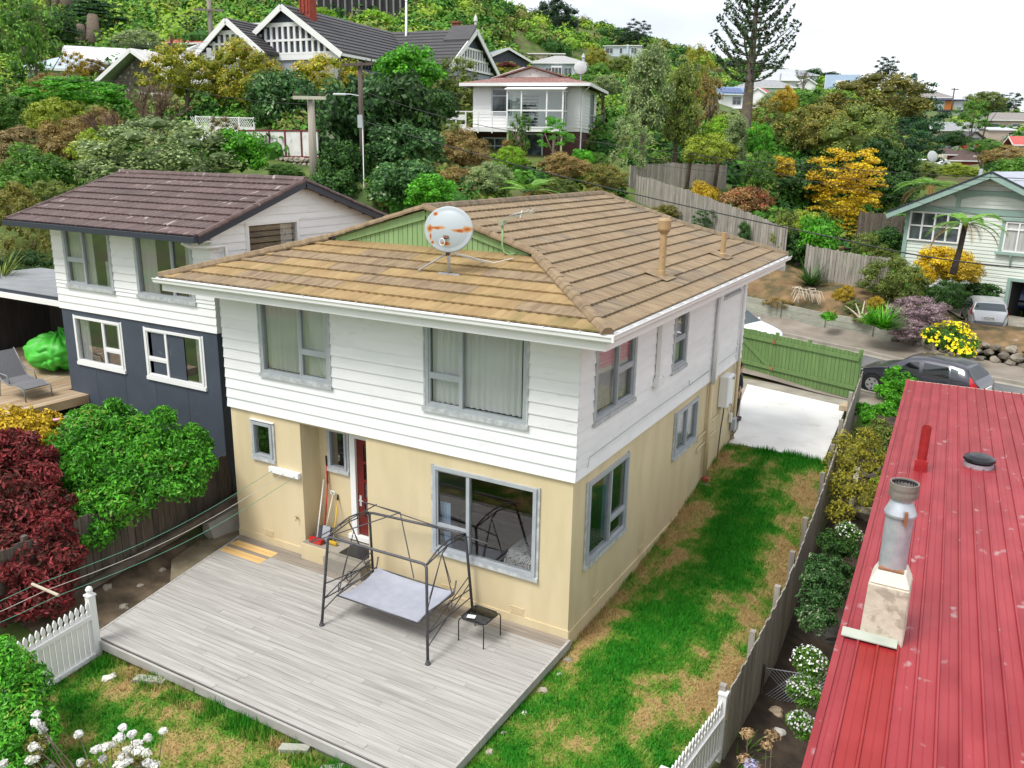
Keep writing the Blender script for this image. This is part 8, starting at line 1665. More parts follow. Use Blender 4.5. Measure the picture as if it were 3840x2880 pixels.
VEG = [
# far left hillside
('large light green feathery tree filling the left edge', 55, 145, 210, 270, 70, 'wispy', 'green', T_), ('loose yellow-green tree at the top left corner', 45, 40, 150, 110, 84, 'wispy', 'olive', T_),
('dark round tree beneath the tall bare trunks', 118, 68, 90, 90, 96, 'dome', 'dark_green', T_), ('flat-layered dark macrocarpa on the leaning trunk at the upper left', 205, 38, 150, 70, 104, 'layer', 'macrocarpa', T_),
('bronze shrub left of the ivy cottage', 108, 190, 90, 70, 68, 'fine', 'rust'), ('pale straw-coloured shrub left of the ivy cottage gable', 162, 145, 70, 60, 74, 'wispy', 'mustard'), ('rusty shrub behind the straw-coloured one', 200, 150, 60, 50, 78, 'fine', 'rust'),
('bright lumpy shrub in front of the ivy cottage', 160, 205, 200, 80, 60, 'puff', 'bright_green'), ('yellow-green domed shrub below the bright lumpy one', 125, 262, 130, 110, 56, 'fine', 'yellow_green'), ('lumpy green shrub at the left below the feathery tree', 40, 262, 130, 110, 60, 'puff', 'green'),
('reddish-brown bush at the left edge, upper', 55, 318, 130, 100, 52, 'fine', 'brown_tip'), ('second reddish-brown bush beside it, lower and larger', 150, 320, 130, 120, 51, 'fine', 'rust'), ('brown-tipped bush at the left edge above the dark-leaved shrub', 20, 390, 110, 110, 46, 'fine', 'brown_tip'), ('tan-tipped bush below the bare twiggy tree', 215, 280, 110, 90, 53, 'fine', 'rust'),
('lime dome-shaped shrub on the slope left of the big sage dome', 200, 345, 110, 120, 48, 'puff', 'yellow_green'), ('lime shrub below the reddish-brown bushes', 230, 300, 90, 60, 50, 'puff', 'lime'),
('dark glossy shrub with pale tips at the left above the brown roof', 75, 400, 170, 150, 42, 'dome', 'green'), ('olive bush at the left edge beside the brown roof', 30, 455, 110, 120, 37, 'fine', 'bronze'), ('mixed olive shrub above the left corner of the brown roof', 110, 430, 120, 90, 39, 'fine', 'olive'),
('large sage green dome of foliage above the brown roof', 345, 340, 300, 170, 41, 'puff', 'sage'), ('left shoulder of sage foliage next to the large dome', 245, 375, 130, 110, 40, 'puff', 'sage'), ('glossy bright green round shrub right of the sage dome', 520, 335, 115, 120, 42, 'coarse', 'bright_green'),
('pruned gold-green tree behind the bare twiggy tree', 385, 165, 150, 140, 58, 'puff', 'autumn', T_), ('yellow and orange-tinted tree below the villa gables', 530, 180, 170, 180, 58, 'fine', 'autumn', T_), ('second yellow-orange tree in front of the villa verandah', 705, 185, 165, 140, 60, 'fine', 'autumn', T_),
('dark pohutukawa behind the white boundary wall', 610, 228, 145, 165, 52, 'coarse', 'teal', T_), ('dark shrub left of the lattice fence end', 575, 250, 60, 60, 51, 'coarse', 'dark_green'), ('mauve-brown leafless bush by the lattice fence', 480, 285, 80, 60, 50, 'wispy', 'brown_tip'),
('olive rounded tree at the top of the bush above the ivy cottage', 300, 92, 110, 60, 82, 'fine', 'sage', T_),
('wide dark pohutukawa with pale buds beside the dark lamp pole', 765, 275, 185, 240, 46, 'coarse', 'teal', T_), ('dark pohutukawa right of the lamp pole', 865, 265, 180, 210, 47, 'coarse', 'dark_green', T_), ('deep green tree below the lamp pole pohutukawas', 880, 330, 170, 130, 43, 'coarse', 'teal', T_),
('dark glossy tree at the foot of the lamp pole', 740, 380, 120, 150, 42, 'coarse', 'dark_green', T_), ('dense dark tree above the main roof ridge', 870, 405, 150, 130, 39, 'coarse', 'teal', T_), ('bright-leaved climber low behind the main roof ridge', 930, 420, 110, 90, 37.5, 'coarse', 'bright_green'),
('vivid green tree in front of the villa right wing', 885, 160, 140, 125, 60, 'coarse', 'bright_green', T_), ('olive bush under the vivid green tree', 870, 205, 90, 70, 54, 'fine', 'olive', T_), ('olive-grey bush between the vivid tree and the white house', 985, 180, 130, 100, 62, 'wispy', 'olive', T_), ('dark green shrub beside the white house deck', 945, 235, 90, 90, 55, 'coarse', 'dark_green', T_),
('rusty brown dome bush in front of the white house deck', 1000, 335, 115, 110, 46, 'fine', 'rust'), ('rusty brown bush lower left of the first, by the climber', 985, 400, 90, 90, 42, 'fine', 'rust'), ('rusty brown bush in front of the brick base', 1220, 365, 120, 70, 48, 'fine', 'rust'), ('rusty brown bush at the right end of the row before the white house', 1305, 390, 110, 80, 47, 'fine', 'bronze'), ('small rusty bush under the glazed bay', 1110, 325, 60, 50, 50, 'fine', 'rust'),
('sage green shrub above the main roof ridge left of the tree fern', 1060, 395, 100, 100, 41, 'fine', 'sage'), ('light green shrub under the glazed bay', 1100, 345, 70, 60, 48, 'puff', 'lime'), ('grey-green shrub right of the ridge tree fern', 1200, 410, 90, 60, 43, 'fine', 'olive'), ('low bronze shrub on the bank below the rusty bushes', 1290, 430, 90, 50, 43, 'fine', 'bronze'),
('slender green tree in front of the glazed bay', 1125, 290, 60, 80, 49, 'wispy', 'green', T_), ('lanky bright green tree in front of the brick base', 1200, 300, 90, 90, 49, 'pine', 'bright_green', T_), ('small bright green shrub by the downpipe of the white house', 1258, 345, 50, 45, 51, 'coarse', 'bright_green'),
# centre right
('tall multi-stemmed olive tree right of the white house', 1400, 190, 130, 190, 52, 'tall', 'sage', T_), ('lower leafy skirt of the olive tree by the white house', 1360, 310, 110, 110, 51, 'wispy', 'sage'), ('olive tree leaning right with brown lower twigs', 1470, 230, 110, 190, 54, 'tall', 'olive', T_), ('red-brown twiggy shrub behind the olive tree', 1530, 225, 90, 110, 60, 'wispy', 'rust', T_), ('orange-leaved thin tree left of the Norfolk pine', 1505, 160, 90, 110, 72, 'wispy', 'autumn', T_),
('lime bush right of the olive tree', 1555, 290, 80, 80, 55, 'puff', 'lime'), ('silver-green conical bush on the terrace', 1590, 300, 75, 105, 52, 'tall', 'sage'), ('lime hedge-like bush beside the silver-green cone', 1635, 310, 80, 90, 53, 'puff', 'bright_green'), ('yellow-green spreading bush above the fence', 1530, 330, 110, 80, 50, 'fine', 'yellow_green'), ('round grey-green clipped bush above the fence end', 1640, 375, 75, 110, 47, 'fine', 'green', T_), ('mustard flowering shrub beside the clipped bush', 1690, 365, 55, 60, 49, 'coarse', 'mustard'),
('golden conical conifer behind the olive wood', 1695, 225, 60, 80, 72, 'puff', 'mustard', T_), ('tan-tinged tree at the foot of the Norfolk pine', 1650, 255, 110, 70, 68, 'wispy', 'bronze', T_), ('silvery shrub left of the golden conifer', 1668, 222, 60, 50, 90, 'fine', 'sage'), ('green rounded tree left of the big olive wood', 1755, 222, 100, 60, 100, 'fine', 'green', T_), ('second green rounded tree behind the olive wood', 1815, 232, 90, 50, 96, 'fine', 'teal', T_),
('great olive-brown crown in the middle of the wood', 1890, 225, 210, 130, 68, 'puff', 'bronze', T_), ('bronze-tipped tree in front of the great crown', 1760, 290, 160, 140, 62, 'fine', 'bronze', T_), ('dark olive tree in the centre of the wood', 1850, 310, 180, 160, 60, 'fine', 'olive', T_), ('deep green tree behind the golden bush', 1900, 375, 140, 150, 56, 'coarse', 'dark_green', T_), ('dark tree left of the golden bush', 1740, 400, 130, 130, 52, 'coarse', 'dark_green', T_), ('olive tree with pale dead branches', 1700, 310, 110, 120, 63, 'wispy', 'olive', T_),
('golden-yellow layered bush in the right garden', 1825, 385, 195, 130, 50, 'clump', 'gold'), ('lower golden tiers of the layered bush, above the fence', 1825, 450, 160, 110, 49, 'clump', 'gold'), ('lowest sparse tier of the golden layered bush', 1830, 500, 110, 50, 48.5, 'clump', 'mustard'),
('dark macrocarpa spreading over the slope left of the modern house', 1958, 250, 170, 140, 84, 'clump', 'macrocarpa', T_), ('lower dark macrocarpa tiers above the white gabled house', 1970, 315, 160, 120, 78, 'clump', 'macrocarpa', T_), ('dark conifer top left of the modern house roof', 1952, 195, 70, 80, 105, 'clump', 'macrocarpa', T_), ('windswept pine standing on the skyline right of the blue A-roof', 1915, 152, 55, 60, 118, 'clump', 'pine', T_),
('dense dark pine left of the Norfolk pine', 1590, 158, 80, 65, 160, 'puff', 'pine', T_), ('dark pine right behind the Norfolk pine trunk', 1660, 152, 70, 50, 160, 'clump', 'pine', T_),
('yellow shrub by the long fence', 1515, 428, 75, 65, 50, 'dome', 'mustard'), ('red-flowering shrub beside the yellow one by the fence', 1610, 440, 105, 80, 48, 'dome', 'flame'), ('brown twiggy bush right of the red-flowering shrub', 1692, 518, 95, 120, 43.5, 'wispy', 'olive'), ('pale green bush right of the twiggy one', 1735, 495, 80, 80, 45.5, 'fine', 'yellow_green'), ('bushy green shrub over the second paling fence', 1762, 527, 90, 120, 42.5, 'coarse', 'bright_green'), ('pale straw bush on the terrace above the second fence', 1870, 535, 90, 60, 44, 'wispy', 'olive'), ('dark small conifer in front of the long fence', 1607, 505, 40, 55, 43.6, 'tall', 'dark_green'), ('feathery teal shrub in front of the long fence', 1520, 475, 70, 40, 45.6, 'wispy', 'teal'), ('bronze shrub at the left end of the long fence', 1440, 462, 70, 45, 48, 'fine', 'bronze'), ('green hedge beside the bungalow', 1945, 478, 70, 40, 48, 'dome', 'hedge'), ('dark green shrub between hedge and golden bush', 1915, 520, 70, 60, 45, 'coarse', 'dark_green'), ('mixed pale shrub left of the bungalow windows', 1910, 560, 70, 60, 43.5, 'fine', 'olive'),
('round olive bush by the street', 1928, 613, 130, 128, 38.3, 'fine', 'olive'), ('golden-yellow bush in front of the bungalow wall', 2035, 565, 110, 70, 39, 'dome', 'gold'), ('second golden bush spilling down in front of the bungalow', 2075, 590, 90, 70, 38.4, 'dome', 'mustard'), ('orange-gold shrub left of the golden bush', 2000, 600, 45, 60, 38.8, 'dome', 'gold'), ('dark green bush left of the silver car', 2045, 645, 90, 90, 37.5, 'fine', 'dark_green'), ('glossy shrub behind the silver car roof', 2115, 632, 85, 50, 38.9, 'coarse', 'dark_green'), ('mauve flowering hebe by the drive', 1980, 682, 125, 95, 36, 'fine', 'mauve'), ('lower mauve hebe spilling over the stone edging', 1960, 715, 90, 50, 35, 'fine', 'mauve'), ('bronze grass tuft beside the drive', 2040, 700, 40, 35, 35.8, 'wispy', 'rust'), ('yellow-brown shrub on the dry bank', 1825, 640, 45, 50, 39, 'fine', 'mustard'), ('second yellow-brown shrub on the dry bank, right of the first', 1893, 660, 40, 45, 37.6, 'fine', 'mustard'), ('green shrub spilling over the low timber wall', 1790, 685, 35, 25, 37, 'coarse', 'bright_green'), ('dark shrub with bare stems on the bank by the fence', 1720, 545, 70, 90, 43, 'coarse', 'dark_green', T_),
('olive trees massed at the right edge', 2190, 385, 130, 90, 62, 'puff', 'green', T_), ('rounded dark green tree at the right below the red roof', 2160, 362, 60, 45, 74, 'dome', 'dark_green', T_), ('rusty tree in front of the red roof at the right edge', 2170, 340, 90, 50, 74, 'fine', 'rust', T_), ('bright tree beside the beige garage', 2130, 320, 70, 45, 82, 'fine', 'green', T_), ('grassy bright tree under the modern house', 2100, 250, 90, 60, 104, 'wispy', 'green', T_), ('tree between the modern house and the pink-beige one', 2130, 225, 90, 60, 118, 'fine', 'olive', T_), ('yellow-green shrub before the white gabled house behind the fern', 1985, 392, 80, 40, 60, 'wispy', 'yellow_green'), ('dark shrub by the yellow-cream house', 2060, 305, 70, 40, 88, 'dome', 'dark_green'),
('olive-brown thicket at the left edge between the brown roof and the canopy', 45, 545, 150, 160, 31, 'wispy', 'bronze'), ('dark thicket rising behind the canopy at the left edge', 60, 590, 130, 110, 30, 'fine', 'dark_green'),
('rusty ground cover on the dry bank above the timber wall', 1680, 655, 60, 25, 40, 'fine', 'rust'), ('olive tuft of scrub on the dry bank under the second paling fence', 1780, 650, 50, 30, 40, 'wispy', 'olive'), ('green mound on the dry bank beside the pale cut-back shrub', 1845, 665, 45, 30, 38.2, 'fine', 'olive'), ('low bronze scrub at the right end of the timber wall', 1870, 690, 60, 35, 37, 'fine', 'bronze'),
('dark leafy tree at the foot of the white boundary wall behind the blue-grey neighbour', 715, 415, 110, 100, 40.3, 'coarse', 'dark_green'), ('low green shrub on the grass below the white boundary wall', 615, 372, 80, 40, 43, 'fine', 'green'), ('olive shrub beside the satellite dish behind the tree fern', 1985, 372, 90, 50, 57, 'fine', 'olive'), ('dark shrub left of the tree fern behind the bungalow roof', 1940, 412, 90, 70, 54, 'dome', 'dark_green'), ('pale green shrub on the slope behind the bungalow roof', 2070, 372, 90, 40, 60, 'fine', 'yellow_green'), ('round green shrub at the foot of the white house brick base', 1290, 352, 70, 50, 54, 'fine', 'green'), ('olive shrub on the slope left of the white house deck', 960, 300, 90, 80, 52, 'fine', 'olive'),
# hill crest trees
('big dark pine on the hill crest', 1195, 50, 100, 110, 150, 'puff', 'pine', T_), ('dark pine left of the big crest pine', 1125, 60, 80, 70, 150, 'puff', 'pine', T_), ('dark pine at the left of the crest group', 1070, 62, 70, 65, 150, 'puff', 'pine', T_), ('dark olive pine below the crest group', 1160, 95, 90, 60, 140, 'fine', 'olive', T_), ('open windswept pine right of the hilltop house', 1378, 75, 65, 65, 156, 'clump', 'pine', T_), ('second windswept pine left of it above the hilltop house', 1345, 84, 60, 45, 158, 'clump', 'pine', T_), ('small dark tree alone on the crest', 1292, 80, 22, 25, 175, 'dome', 'pine', T_),
('wind-shaped tree at the right skyline', 2145, 225, 60, 45, 170, 'clump', 'pine', T_), ('second wind-shaped tree at the right skyline', 2182, 224, 55, 50, 172, 'clump', 'pine', T_), ('pale bare-branched tree on the right skyline', 2100, 222, 40, 35, 172, 'wispy', 'olive', T_), ('dark tree on the skyline between flared roof and A-roof', 1755, 165, 60, 30, 175, 'dome', 'dark_green', T_), ('second dark skyline tree left of the A-roof', 1790, 170, 50, 30, 170, 'dome', 'pine', T_), ('bush on the skyline right of the A-roof', 1870, 185, 60, 30, 150, 'fine', 'olive', T_),
('rounded lime shrub before the dark retaining wall, left', 700, 42, 60, 50, 118, 'puff', 'lime'), ('rounded lime shrub before the dark retaining wall, right of the thin pole', 810, 52, 90, 60, 118, 'puff', 'lime'), ('green shrub between the lime shrubs', 750, 70, 60, 40, 112, 'dome', 'bright_green'), ('yellow-green shrub right of the villa chimney', 680, 70, 70, 40, 112, 'puff', 'yellow_green'), ('dark shrub at the right end of the retaining wall', 880, 60, 50, 50, 125, 'dome', 'dark_green'), ('green tree behind the right villa gable', 1040, 100, 60, 50, 125, 'dome', 'green', T_), ('yellow bush below the blue-grey gabled house', 1095, 160, 70, 50, 84, 'fine', 'autumn', T_), ('dark bush below the pale blue-grey house', 1290, 165, 70, 50, 90, 'dome', 'green', T_), ('olive bush right of the pale blue-grey house', 1285, 135, 60, 60, 108, 'fine', 'autumn', T_), ('small red-leaved bush left of the white house roof', 1095, 142, 40, 14, 80, 'dome', 'red'), ('green bush over the roof of the white house', 1265, 185, 80, 50, 72, 'dome', 'green', T_), ('sage bush at the roof corner of the white house', 1310, 190, 70, 60, 66, 'fine', 'sage', T_), ('olive bush between the hilltop house and the olive tree', 1340, 150, 80, 60, 110, 'fine', 'olive', T_),
]
for e in VEG: veg(*e)
# tall bare trunks at the upper left
for k, (u, v0, v1, d, r) in enumerate(((97, -40, 33, 112, .75), (117, -40, 37, 112, .5), (140, -40, 30, 112, .75), (163, -40, 22, 114, .5), (172, 55, 98, 100, .65), (198, 34, 110, 100, .75))):
 b = MB(); p0, p1 = Vector(Q(u, v1+12, d)), Vector(Q(u+2, v0, d)); b.tube([p0, p0.lerp(p1, .5)+Vector((.2, 0, 0)), p1], [r*1.1, r, r*.8], 8)
 t = thing('pine_tree', 'tall bare pine trunk standing in the dark bush at the upper left' if k < 4 else ('short broken pine trunk in the dark bush above the pale roof end' if k == 4 else 'leaning broken pine trunk under the flat-layered macrocarpa'), 'tree', tuple(p0), 0, 'bare trunks at the upper left' if k < 4 else None); b.build('trunk', BARK, t, smooth=True)
# hillside scrub as one mass
lob = []; cols = []; r_ = np.random.default_rng(5)
VIS = [(215, 105, 330, 185, 66), (360, 95, 470, 160, 72), (200, 95, 260, 122, 84), (365, 72, 510, 94, 98), (545, 42, 740, 80, 108), (478, 36, 620, 135, 70), (600, 36, 870, 150, 72), (850, 75, 1045, 152, 80), (970, 150, 1330, 345, 58), (1020, 100, 1140, 132, 96), (1140, 112, 1280, 160, 104), (1130, 108, 1240, 120, 118), (1295, 90, 1405, 125, 150),
 (1535, 185, 1620, 240, 125), (1610, 168, 1710, 215, 132), (1620, 144, 1745, 188, 145), (1700, 148, 1740, 162, 160), (1790, 156, 1856, 183, 150), (1985, 194, 2095, 252, 153), (2150, 238, 2212, 268, 130), (2020, 260, 2118, 296, 125), (2140, 258, 2230, 310, 96), (2183, 290, 2230, 330, 84), (2055, 282, 2150, 338, 119), (2050, 318, 2165, 380, 104), (1970, 332, 2105, 412, 80), (1920, 372, 2230, 700, 39),
 (520, 270, 695, 398, 45), (655, 205, 695, 398, 40), (762, 130, 792, 445, 41), (420, 235, 560, 282, 52), (690, -30, 885, 36, 145), (1365, 385, 1720, 570, 44), (1355, 352, 1570, 418, 52), (1725, 550, 1915, 640, 41), (1598, 100, 1640, 250, 62)]
def st_w(x, y): return .29*(x-2.4)+.955*(y-16.75)+16.7
cand = 0
V_all, F_all, T_all = [], [], []; nv = 0
iv, fi = ico(1)
while cand < 6500:
 d = 38+158*r_.random()**1.05; u = r_.uniform(-180, 2400); d = D(u, d); p = Q(u, 300, d); x, y = p[0], p[1]; cand += 1
 if (st_w(x, y) < 31 and .955*(x-2.4)-.29*(y-16.75) > -19) or (x > -19 and y < 13) or (x > -23 and y < 5): continue
 R_ = r_.uniform(.7, 1.5) if d < 62 else (r_.uniform(1.0, 2.4) if d < 95 else r_.uniform(1.6, 3.4)); hh = R_*r_.uniform(.65, .95); z = Hs(x, y)+hh*.05
 q = np.array([x, y, z])-CAM; dz = q@FW; uu = (1920+F_PX*(q@RT)/dz)/1.736; v0 = (1440-F_PX*((q+np.array([0, 0, hh*1.1]))@UP)/dz)/1.736; rp2_ = R_*F_PX/dz/1.736
 if any(dz < D((a+c)/2, e)+2 and uu+rp2_*.9 > a and uu-rp2_*.9 < c and v0 < f and v0+rp2_*2.2 > b_ for a, b_, c, f, e in VIS): continue
 tone = r_.random()**(1.5 if d < 70 else 1)*(.75 if d < 70 else 1)
 n = int((60+55*R_)*(1.3 if d < 62 else (1 if d < 95 else .75))); dirs = r_.normal(0, 1, (n, 3)); dirs[:, 2] = np.abs(dirs[:, 2]); dirs /= np.linalg.norm(dirs, axis=1)[:, None]; bump = 1+.22*np.sin(dirs[:, 0]*7+tone*9)*np.sin(dirs[:, 1]*7+tone*5)
 P = np.array([x, y, z])+dirs*np.array([R_, R_, hh])*bump[:, None]*r_.uniform(.85, 1.05, (n, 1)); Vv, Ff = leaf_arrays(P, dirs, .1+.0042*min(d, 150), .6, .5); V_all.append(Vv); F_all.append(Ff+nv); nv += len(Vv); tt = np.clip(tone*.9+r_.uniform(-.07, .09, n), 0, 1); T_all.append(np.concatenate([tt, tt]))
 Cv = np.array([x, y, z])+iv*np.array([R_, R_, hh])*.8; V_all.append(Cv); F_all.append(fi+nv); nv += len(Cv); T_all.append(np.full(len(fi), tone*.9))
SCR = bpy.data.materials.new('leaf_scrub'); SCR.use_nodes = True; n_ = SCR.node_tree.nodes; l_ = SCR.node_tree.links; at = n_.new('ShaderNodeAttribute'); at.attribute_name = 'tint'; rp_ = n_.new('ShaderNodeValToRGB'); e = rp_.color_ramp.elements
e[0].position = 0; e[0].color = (.02, .07, .012, 1); e[1].position = 1; e[1].color = (.34, .44, .045, 1)
for p_, c_ in ((.2, (.045, .15, .015)), (.35, (.09, .25, .022)), (.5, (.15, .21, .04)), (.6, (.2, .18, .055)), (.7, (.13, .3, .028)), (.86, (.26, .38, .035))): x = e.new(p_); x.color = (*c_, 1)
l_.new(at.outputs['Fac'], rp_.inputs[0]); l_.new(rp_.outputs[0], n_['Principled BSDF'].inputs['Base Color']); n_['Principled BSDF'].inputs['Roughness'].default_value = .7; n_['Principled BSDF'].inputs['Specular IOR Level'].default_value = .2
tag(npmesh('hillside_scrub', np.concatenate(V_all), np.concatenate(F_all), SCR, tint=np.concatenate(T_all), kind='stuff'), 'mixed green and bronze scrub covering the hillside between the houses', 'scrub')
# ------------------------------------------------------------------ near bushes with real leaves
def bushQ(name, label, cat, lobes, n, size, col, aspect=.42, core=.8, d_=None, stems=None, **k):
 L_ = []
 for (u, v, r, d) in lobes: c = Q(u, v, d); R_ = px(r, d); L_.append((*c, R_, R_, R_*.92))
 k.setdefault('sub', 9); o = lobes_mesh(name, L_, n, size, FO[col], aspect=aspect, fold=True, core=core*.82, shell=.5, **k); return tag(o, label, cat)
bushQ('shrub', 'bushy bright green shrub hanging over the dark fence', 'shrub', [(190, 960, 80, 18.2), (255, 930, 70, 18.4), (330, 960, 75, 18.2), (400, 980, 60, 18.2), (430, 1010, 42, 18), (250, 1020, 95, 17.8), (160, 1030, 55, 17.6), (330, 1040, 80, 17.8), (395, 1050, 50, 17.7), (180, 1100, 60, 17.2), (250, 1090, 70, 17.4), (205, 1150, 55, 17)], 17000, .11, 'glossy')
bushQ('shrub', 'tall red-leaved photinia shrub at the left edge', 'shrub', [(30, 990, 62, 17), (75, 1010, 50, 17), (20, 1070, 90, 16.6), (90, 1090, 60, 16.6), (40, 1150, 90, 16.3), (115, 1150, 50, 16.3), (60, 1220, 90, 16), (130, 1210, 50, 16), (30, 1290, 80, 15.7), (100, 1290, 60, 15.7)], 12500, .13, 'red')
bushQ('shrub', 'yellow-leaved shrub with one pink flower at the left edge', 'shrub', [(15, 920, 48, 18.8), (60, 930, 45, 18.8), (110, 915, 28, 18.9), (35, 960, 50, 18.4), (90, 950, 32, 18.5)], 3200, .115, 'mustard')
b = MB(); b.lathe([(0, .0), (.06, .02), (.075, .05), (.03, .06)], tuple(Q(122, 910, 18.5)), 9); tag(b.build('flower', M('pink_petal', (.75, .35, .45), None)), 'single pink flower on the yellow-leaved shrub', 'flower')
bushQ('shrub', 'glossy green rounded shrub at the bottom left corner', 'shrub', [(15, 1450, 62, 12.6), (55, 1490, 58, 12.5), (10, 1530, 80, 12.2), (70, 1560, 50, 12.2), (20, 1610, 85, 11.9), (90, 1590, 38, 12), (85, 1640, 50, 11.8), (30, 1680, 80, 11.6)], 10500, .08, 'glossy')
vb = thing('flowering_shrub', 'leggy viburnum with heads of white flowers at the bottom left', 'flowering shrub', tuple(Q(240, 1700, 11.4)-np.array([0, 0, .6])))
fl_pts = [(235, 980), (220, 1035), (257, 1055), (268, 1085), (285, 1155), (215, 1190), (262, 1225), (225, 1270), (280, 1290), (320, 1310), (500, 1110), (785, 1065), (845, 1112), (940, 1135), (1040, 1090), (765, 1135), (712, 1178), (672, 1190), (610, 1205), (870, 1178), (812, 1205), (880, 1220), (935, 1230), (790, 1252), (820, 1280), (655, 1267), (512, 1290), (575, 1310), (760, 1312), (885, 1305), (940, 1290), (980, 1310), (18, 1300), (190, 1275), (240, 1310)]
PET = FO['flower_white']; st = MB(); r_ = random.Random(4)
for (x, y) in fl_pts:
 u, v_ = x/1.7015/1.736, (2100+y/1.7015)/1.736; d = 11.3+r_.uniform(-.35, .35); c = Vector(Q(u, v_, d)); Rf = r_.uniform(.045, .075)
 L_ = [(c.x, c.y, c.z, Rf, Rf, Rf*.75)]; fo_ = lobes_mesh('flower_head', L_, 60, .045, PET, aspect=.9, core=.8, parent=None, low=-.7); fo_.parent = vb; fo_.matrix_parent_inverse = Matrix.Translation(-Vector(vb.location))
 base = Vector(Q(215+u*.12 if u < 200 else 300+(u-300)*.5, 1720, 11.4))-Vector((0, 0, .5)); st.tube([base, base.lerp(c, .6)+Vector((r_.uniform(-.08, .08), r_.uniform(-.08, .08), .03)), c], [.011, .008, .005], 5)
st.build('stem', TWIG, vb); L_ = []
for (x, y, r) in ((230, 1180, 70), (260, 1290, 60), (800, 1260, 45), (560, 1310, 40), (870, 1300, 50)): c = Q(x/1.7015/1.736, (2100+y/1.7015)/1.736, 11.4); L_.append((*c, px(r/2.95, 11.4), px(r/2.95, 11.4), px(r/2.95, 11.4)))
o = lobes_mesh('foliage', L_, 500, .07, FO['bronze'], core=0, fold=True, shell=.9); o.parent = vb; o.matrix_parent_inverse = Matrix.Translation(-Vector(vb.location))
# side garden plants
bushQ('shrub', 'yellow-flecked twiggy shrub in the side garden behind the grey fence', 'shrub', [(1830, 1000, 50, 21), (1860, 960, 42, 21.4), (1880, 1010, 40, 20.8), (1830, 1060, 52, 20), (1870, 1080, 42, 19.6), (1815, 1110, 32, 19)], 4200, .075, 'yellow_twig', core=.55, jit=1.0)
bushQ('shrub', 'dark glossy shrub in the side garden by the middle of the fence', 'shrub', [(1780, 1230, 40, 15.3), (1770, 1290, 48, 14.6), (1800, 1270, 40, 14.8), (1760, 1340, 38, 14)], 4200, .07, 'teal', core=.8)
bushQ('shrub', 'dark leafy shrub lower in the side garden next to the red roof', 'shrub', [(1815, 1190, 30, 16.2), (1790, 1170, 26, 16.6), (1825, 1240, 24, 15.4)], 1700, .07, 'dark_green')
for k, (u, v_, r, d, lb) in enumerate(((1835, 1160, 24, 16.6, 'white-flowered ground cover around the dark rock in the side garden'), (1755, 1440, 34, 12.9, 'white-flowered plant at the top of the wire netting'), (1740, 1500, 34, 12.4, 'white-flowered plant below the wire netting'), (1735, 1570, 26, 12, 'small white-flowered plant beside the agapanthus'))):
 o = bushQ('flowering_plant', lb, 'flowering plant', [(u-8, v_-10, r, d), (u+12, v_, r*.8, d), (u, v_+14, r*.8, d)], 900, .055, 'green', core=.6); L_ = [(*Q(u-8, v_-10, d), px(r, d), px(r, d), px(r, d)), (*Q(u+12, v_, d), px(r*.8, d), px(r*.8, d), px(r*.8, d))]; f_ = lobes_mesh('blossom', L_, 160, .035, FO['flower_white'], aspect=1, core=0, shell=.12, parent=o, low=0, kind='stuff')
bushQ('shrub', 'bright green feathery shrub over the far end of the grey fence', 'shrub', [(1940, 830, 34, 28), (1960, 850, 36, 27.6), (1920, 850, 26, 27.8), (1950, 880, 34, 27.2), (1915, 890, 26, 27), (1970, 900, 26, 26.8)], 4500, .11, 'bright_green', core=.75)
bushQ('shrub', 'small vivid green shrub at the foot of the fence end by the street', 'shrub', [(1865, 890, 22, 25.5), (1875, 910, 22, 25)], 1200, .08, 'bright_green'); bushQ('shrub', 'mixed olive shrub by the eave corner of the red roof', 'shrub', [(1900, 930, 28, 24), (1925, 950, 24, 23.5), (1890, 960, 22, 23.5), (1910, 985, 22, 22.5)], 1900, .08, 'olive'); bushQ('shrub', 'low yellow-green plant between the yellow shrub and the red roof', 'shrub', [(1900, 1045, 20, 20.2), (1915, 1030, 16, 20.5)], 700, .08, 'yellow_green')
def tuft(name, label, cat, base, n, length, width, mat, spread=.8, droop=.5, up=1.0, parent=None, seed=0):
 r_ = np.random.default_rng(seed+3); V = []; F = []; T = []
 for k in range(n):
  a = r_.uniform(0, 2*PI); el = r_.uniform(.35, 1.0); l = length*r_.uniform(.7, 1.1); d = np.array([math.cos(a), math.sin(a)]); s = np.array([-d[1], d[0], 0]); pts = []
  for i in range(5): f = i/4; rr = spread*l*f*(1.1-el*.55); pts.append(np.array([d[0]*rr, d[1]*rr, l*el*up*(f-droop*f*f*(1.15-el))]))
  n0 = len(V)
  for i, p in enumerate(pts): w = width*(1-(i/4)**2*.95)*.5; V += [np.array(base)+p-s*w, np.array(base)+p+s*w]
  for i in range(4): F += [(n0+2*i, n0+2*i+1, n0+2*i+3), (n0+2*i, n0+2*i+3, n0+2*i+2)]; T += [r_.uniform(.1, .9)]*2
 o = npmesh(name, np.array(V), np.array(F), mat, tint=np.array(T))
 if parent is not None: o.parent = parent; o.matrix_parent_inverse = Matrix.Translation(-woff(parent))
 if label: tag(o, label, cat)
 return o
ag = thing('agapanthus', 'agapanthus with mauve flower heads and dry seed heads beside the right picket fence', 'agapanthus', (3.45, -1.7, -.8))
for k, (x, y) in enumerate(((3.3, -1.2), (3.5, -1.8), (3.3, -2.4), (3.7, -1.3), (3.75, -2.3), (3.4, -3.0), (3.3, -.6))): tuft('leaf_clump', None, None, (x, y, -.85), 42, .75, .035, FO['green'], .85, .6, parent=ag, seed=k)
BLU = foliage('leaf_mauve_flower', (.35, .33, .62), (.55, .52, .78)); DRY = foliage('leaf_dry_head', (.25, .16, .08), (.42, .3, .16))
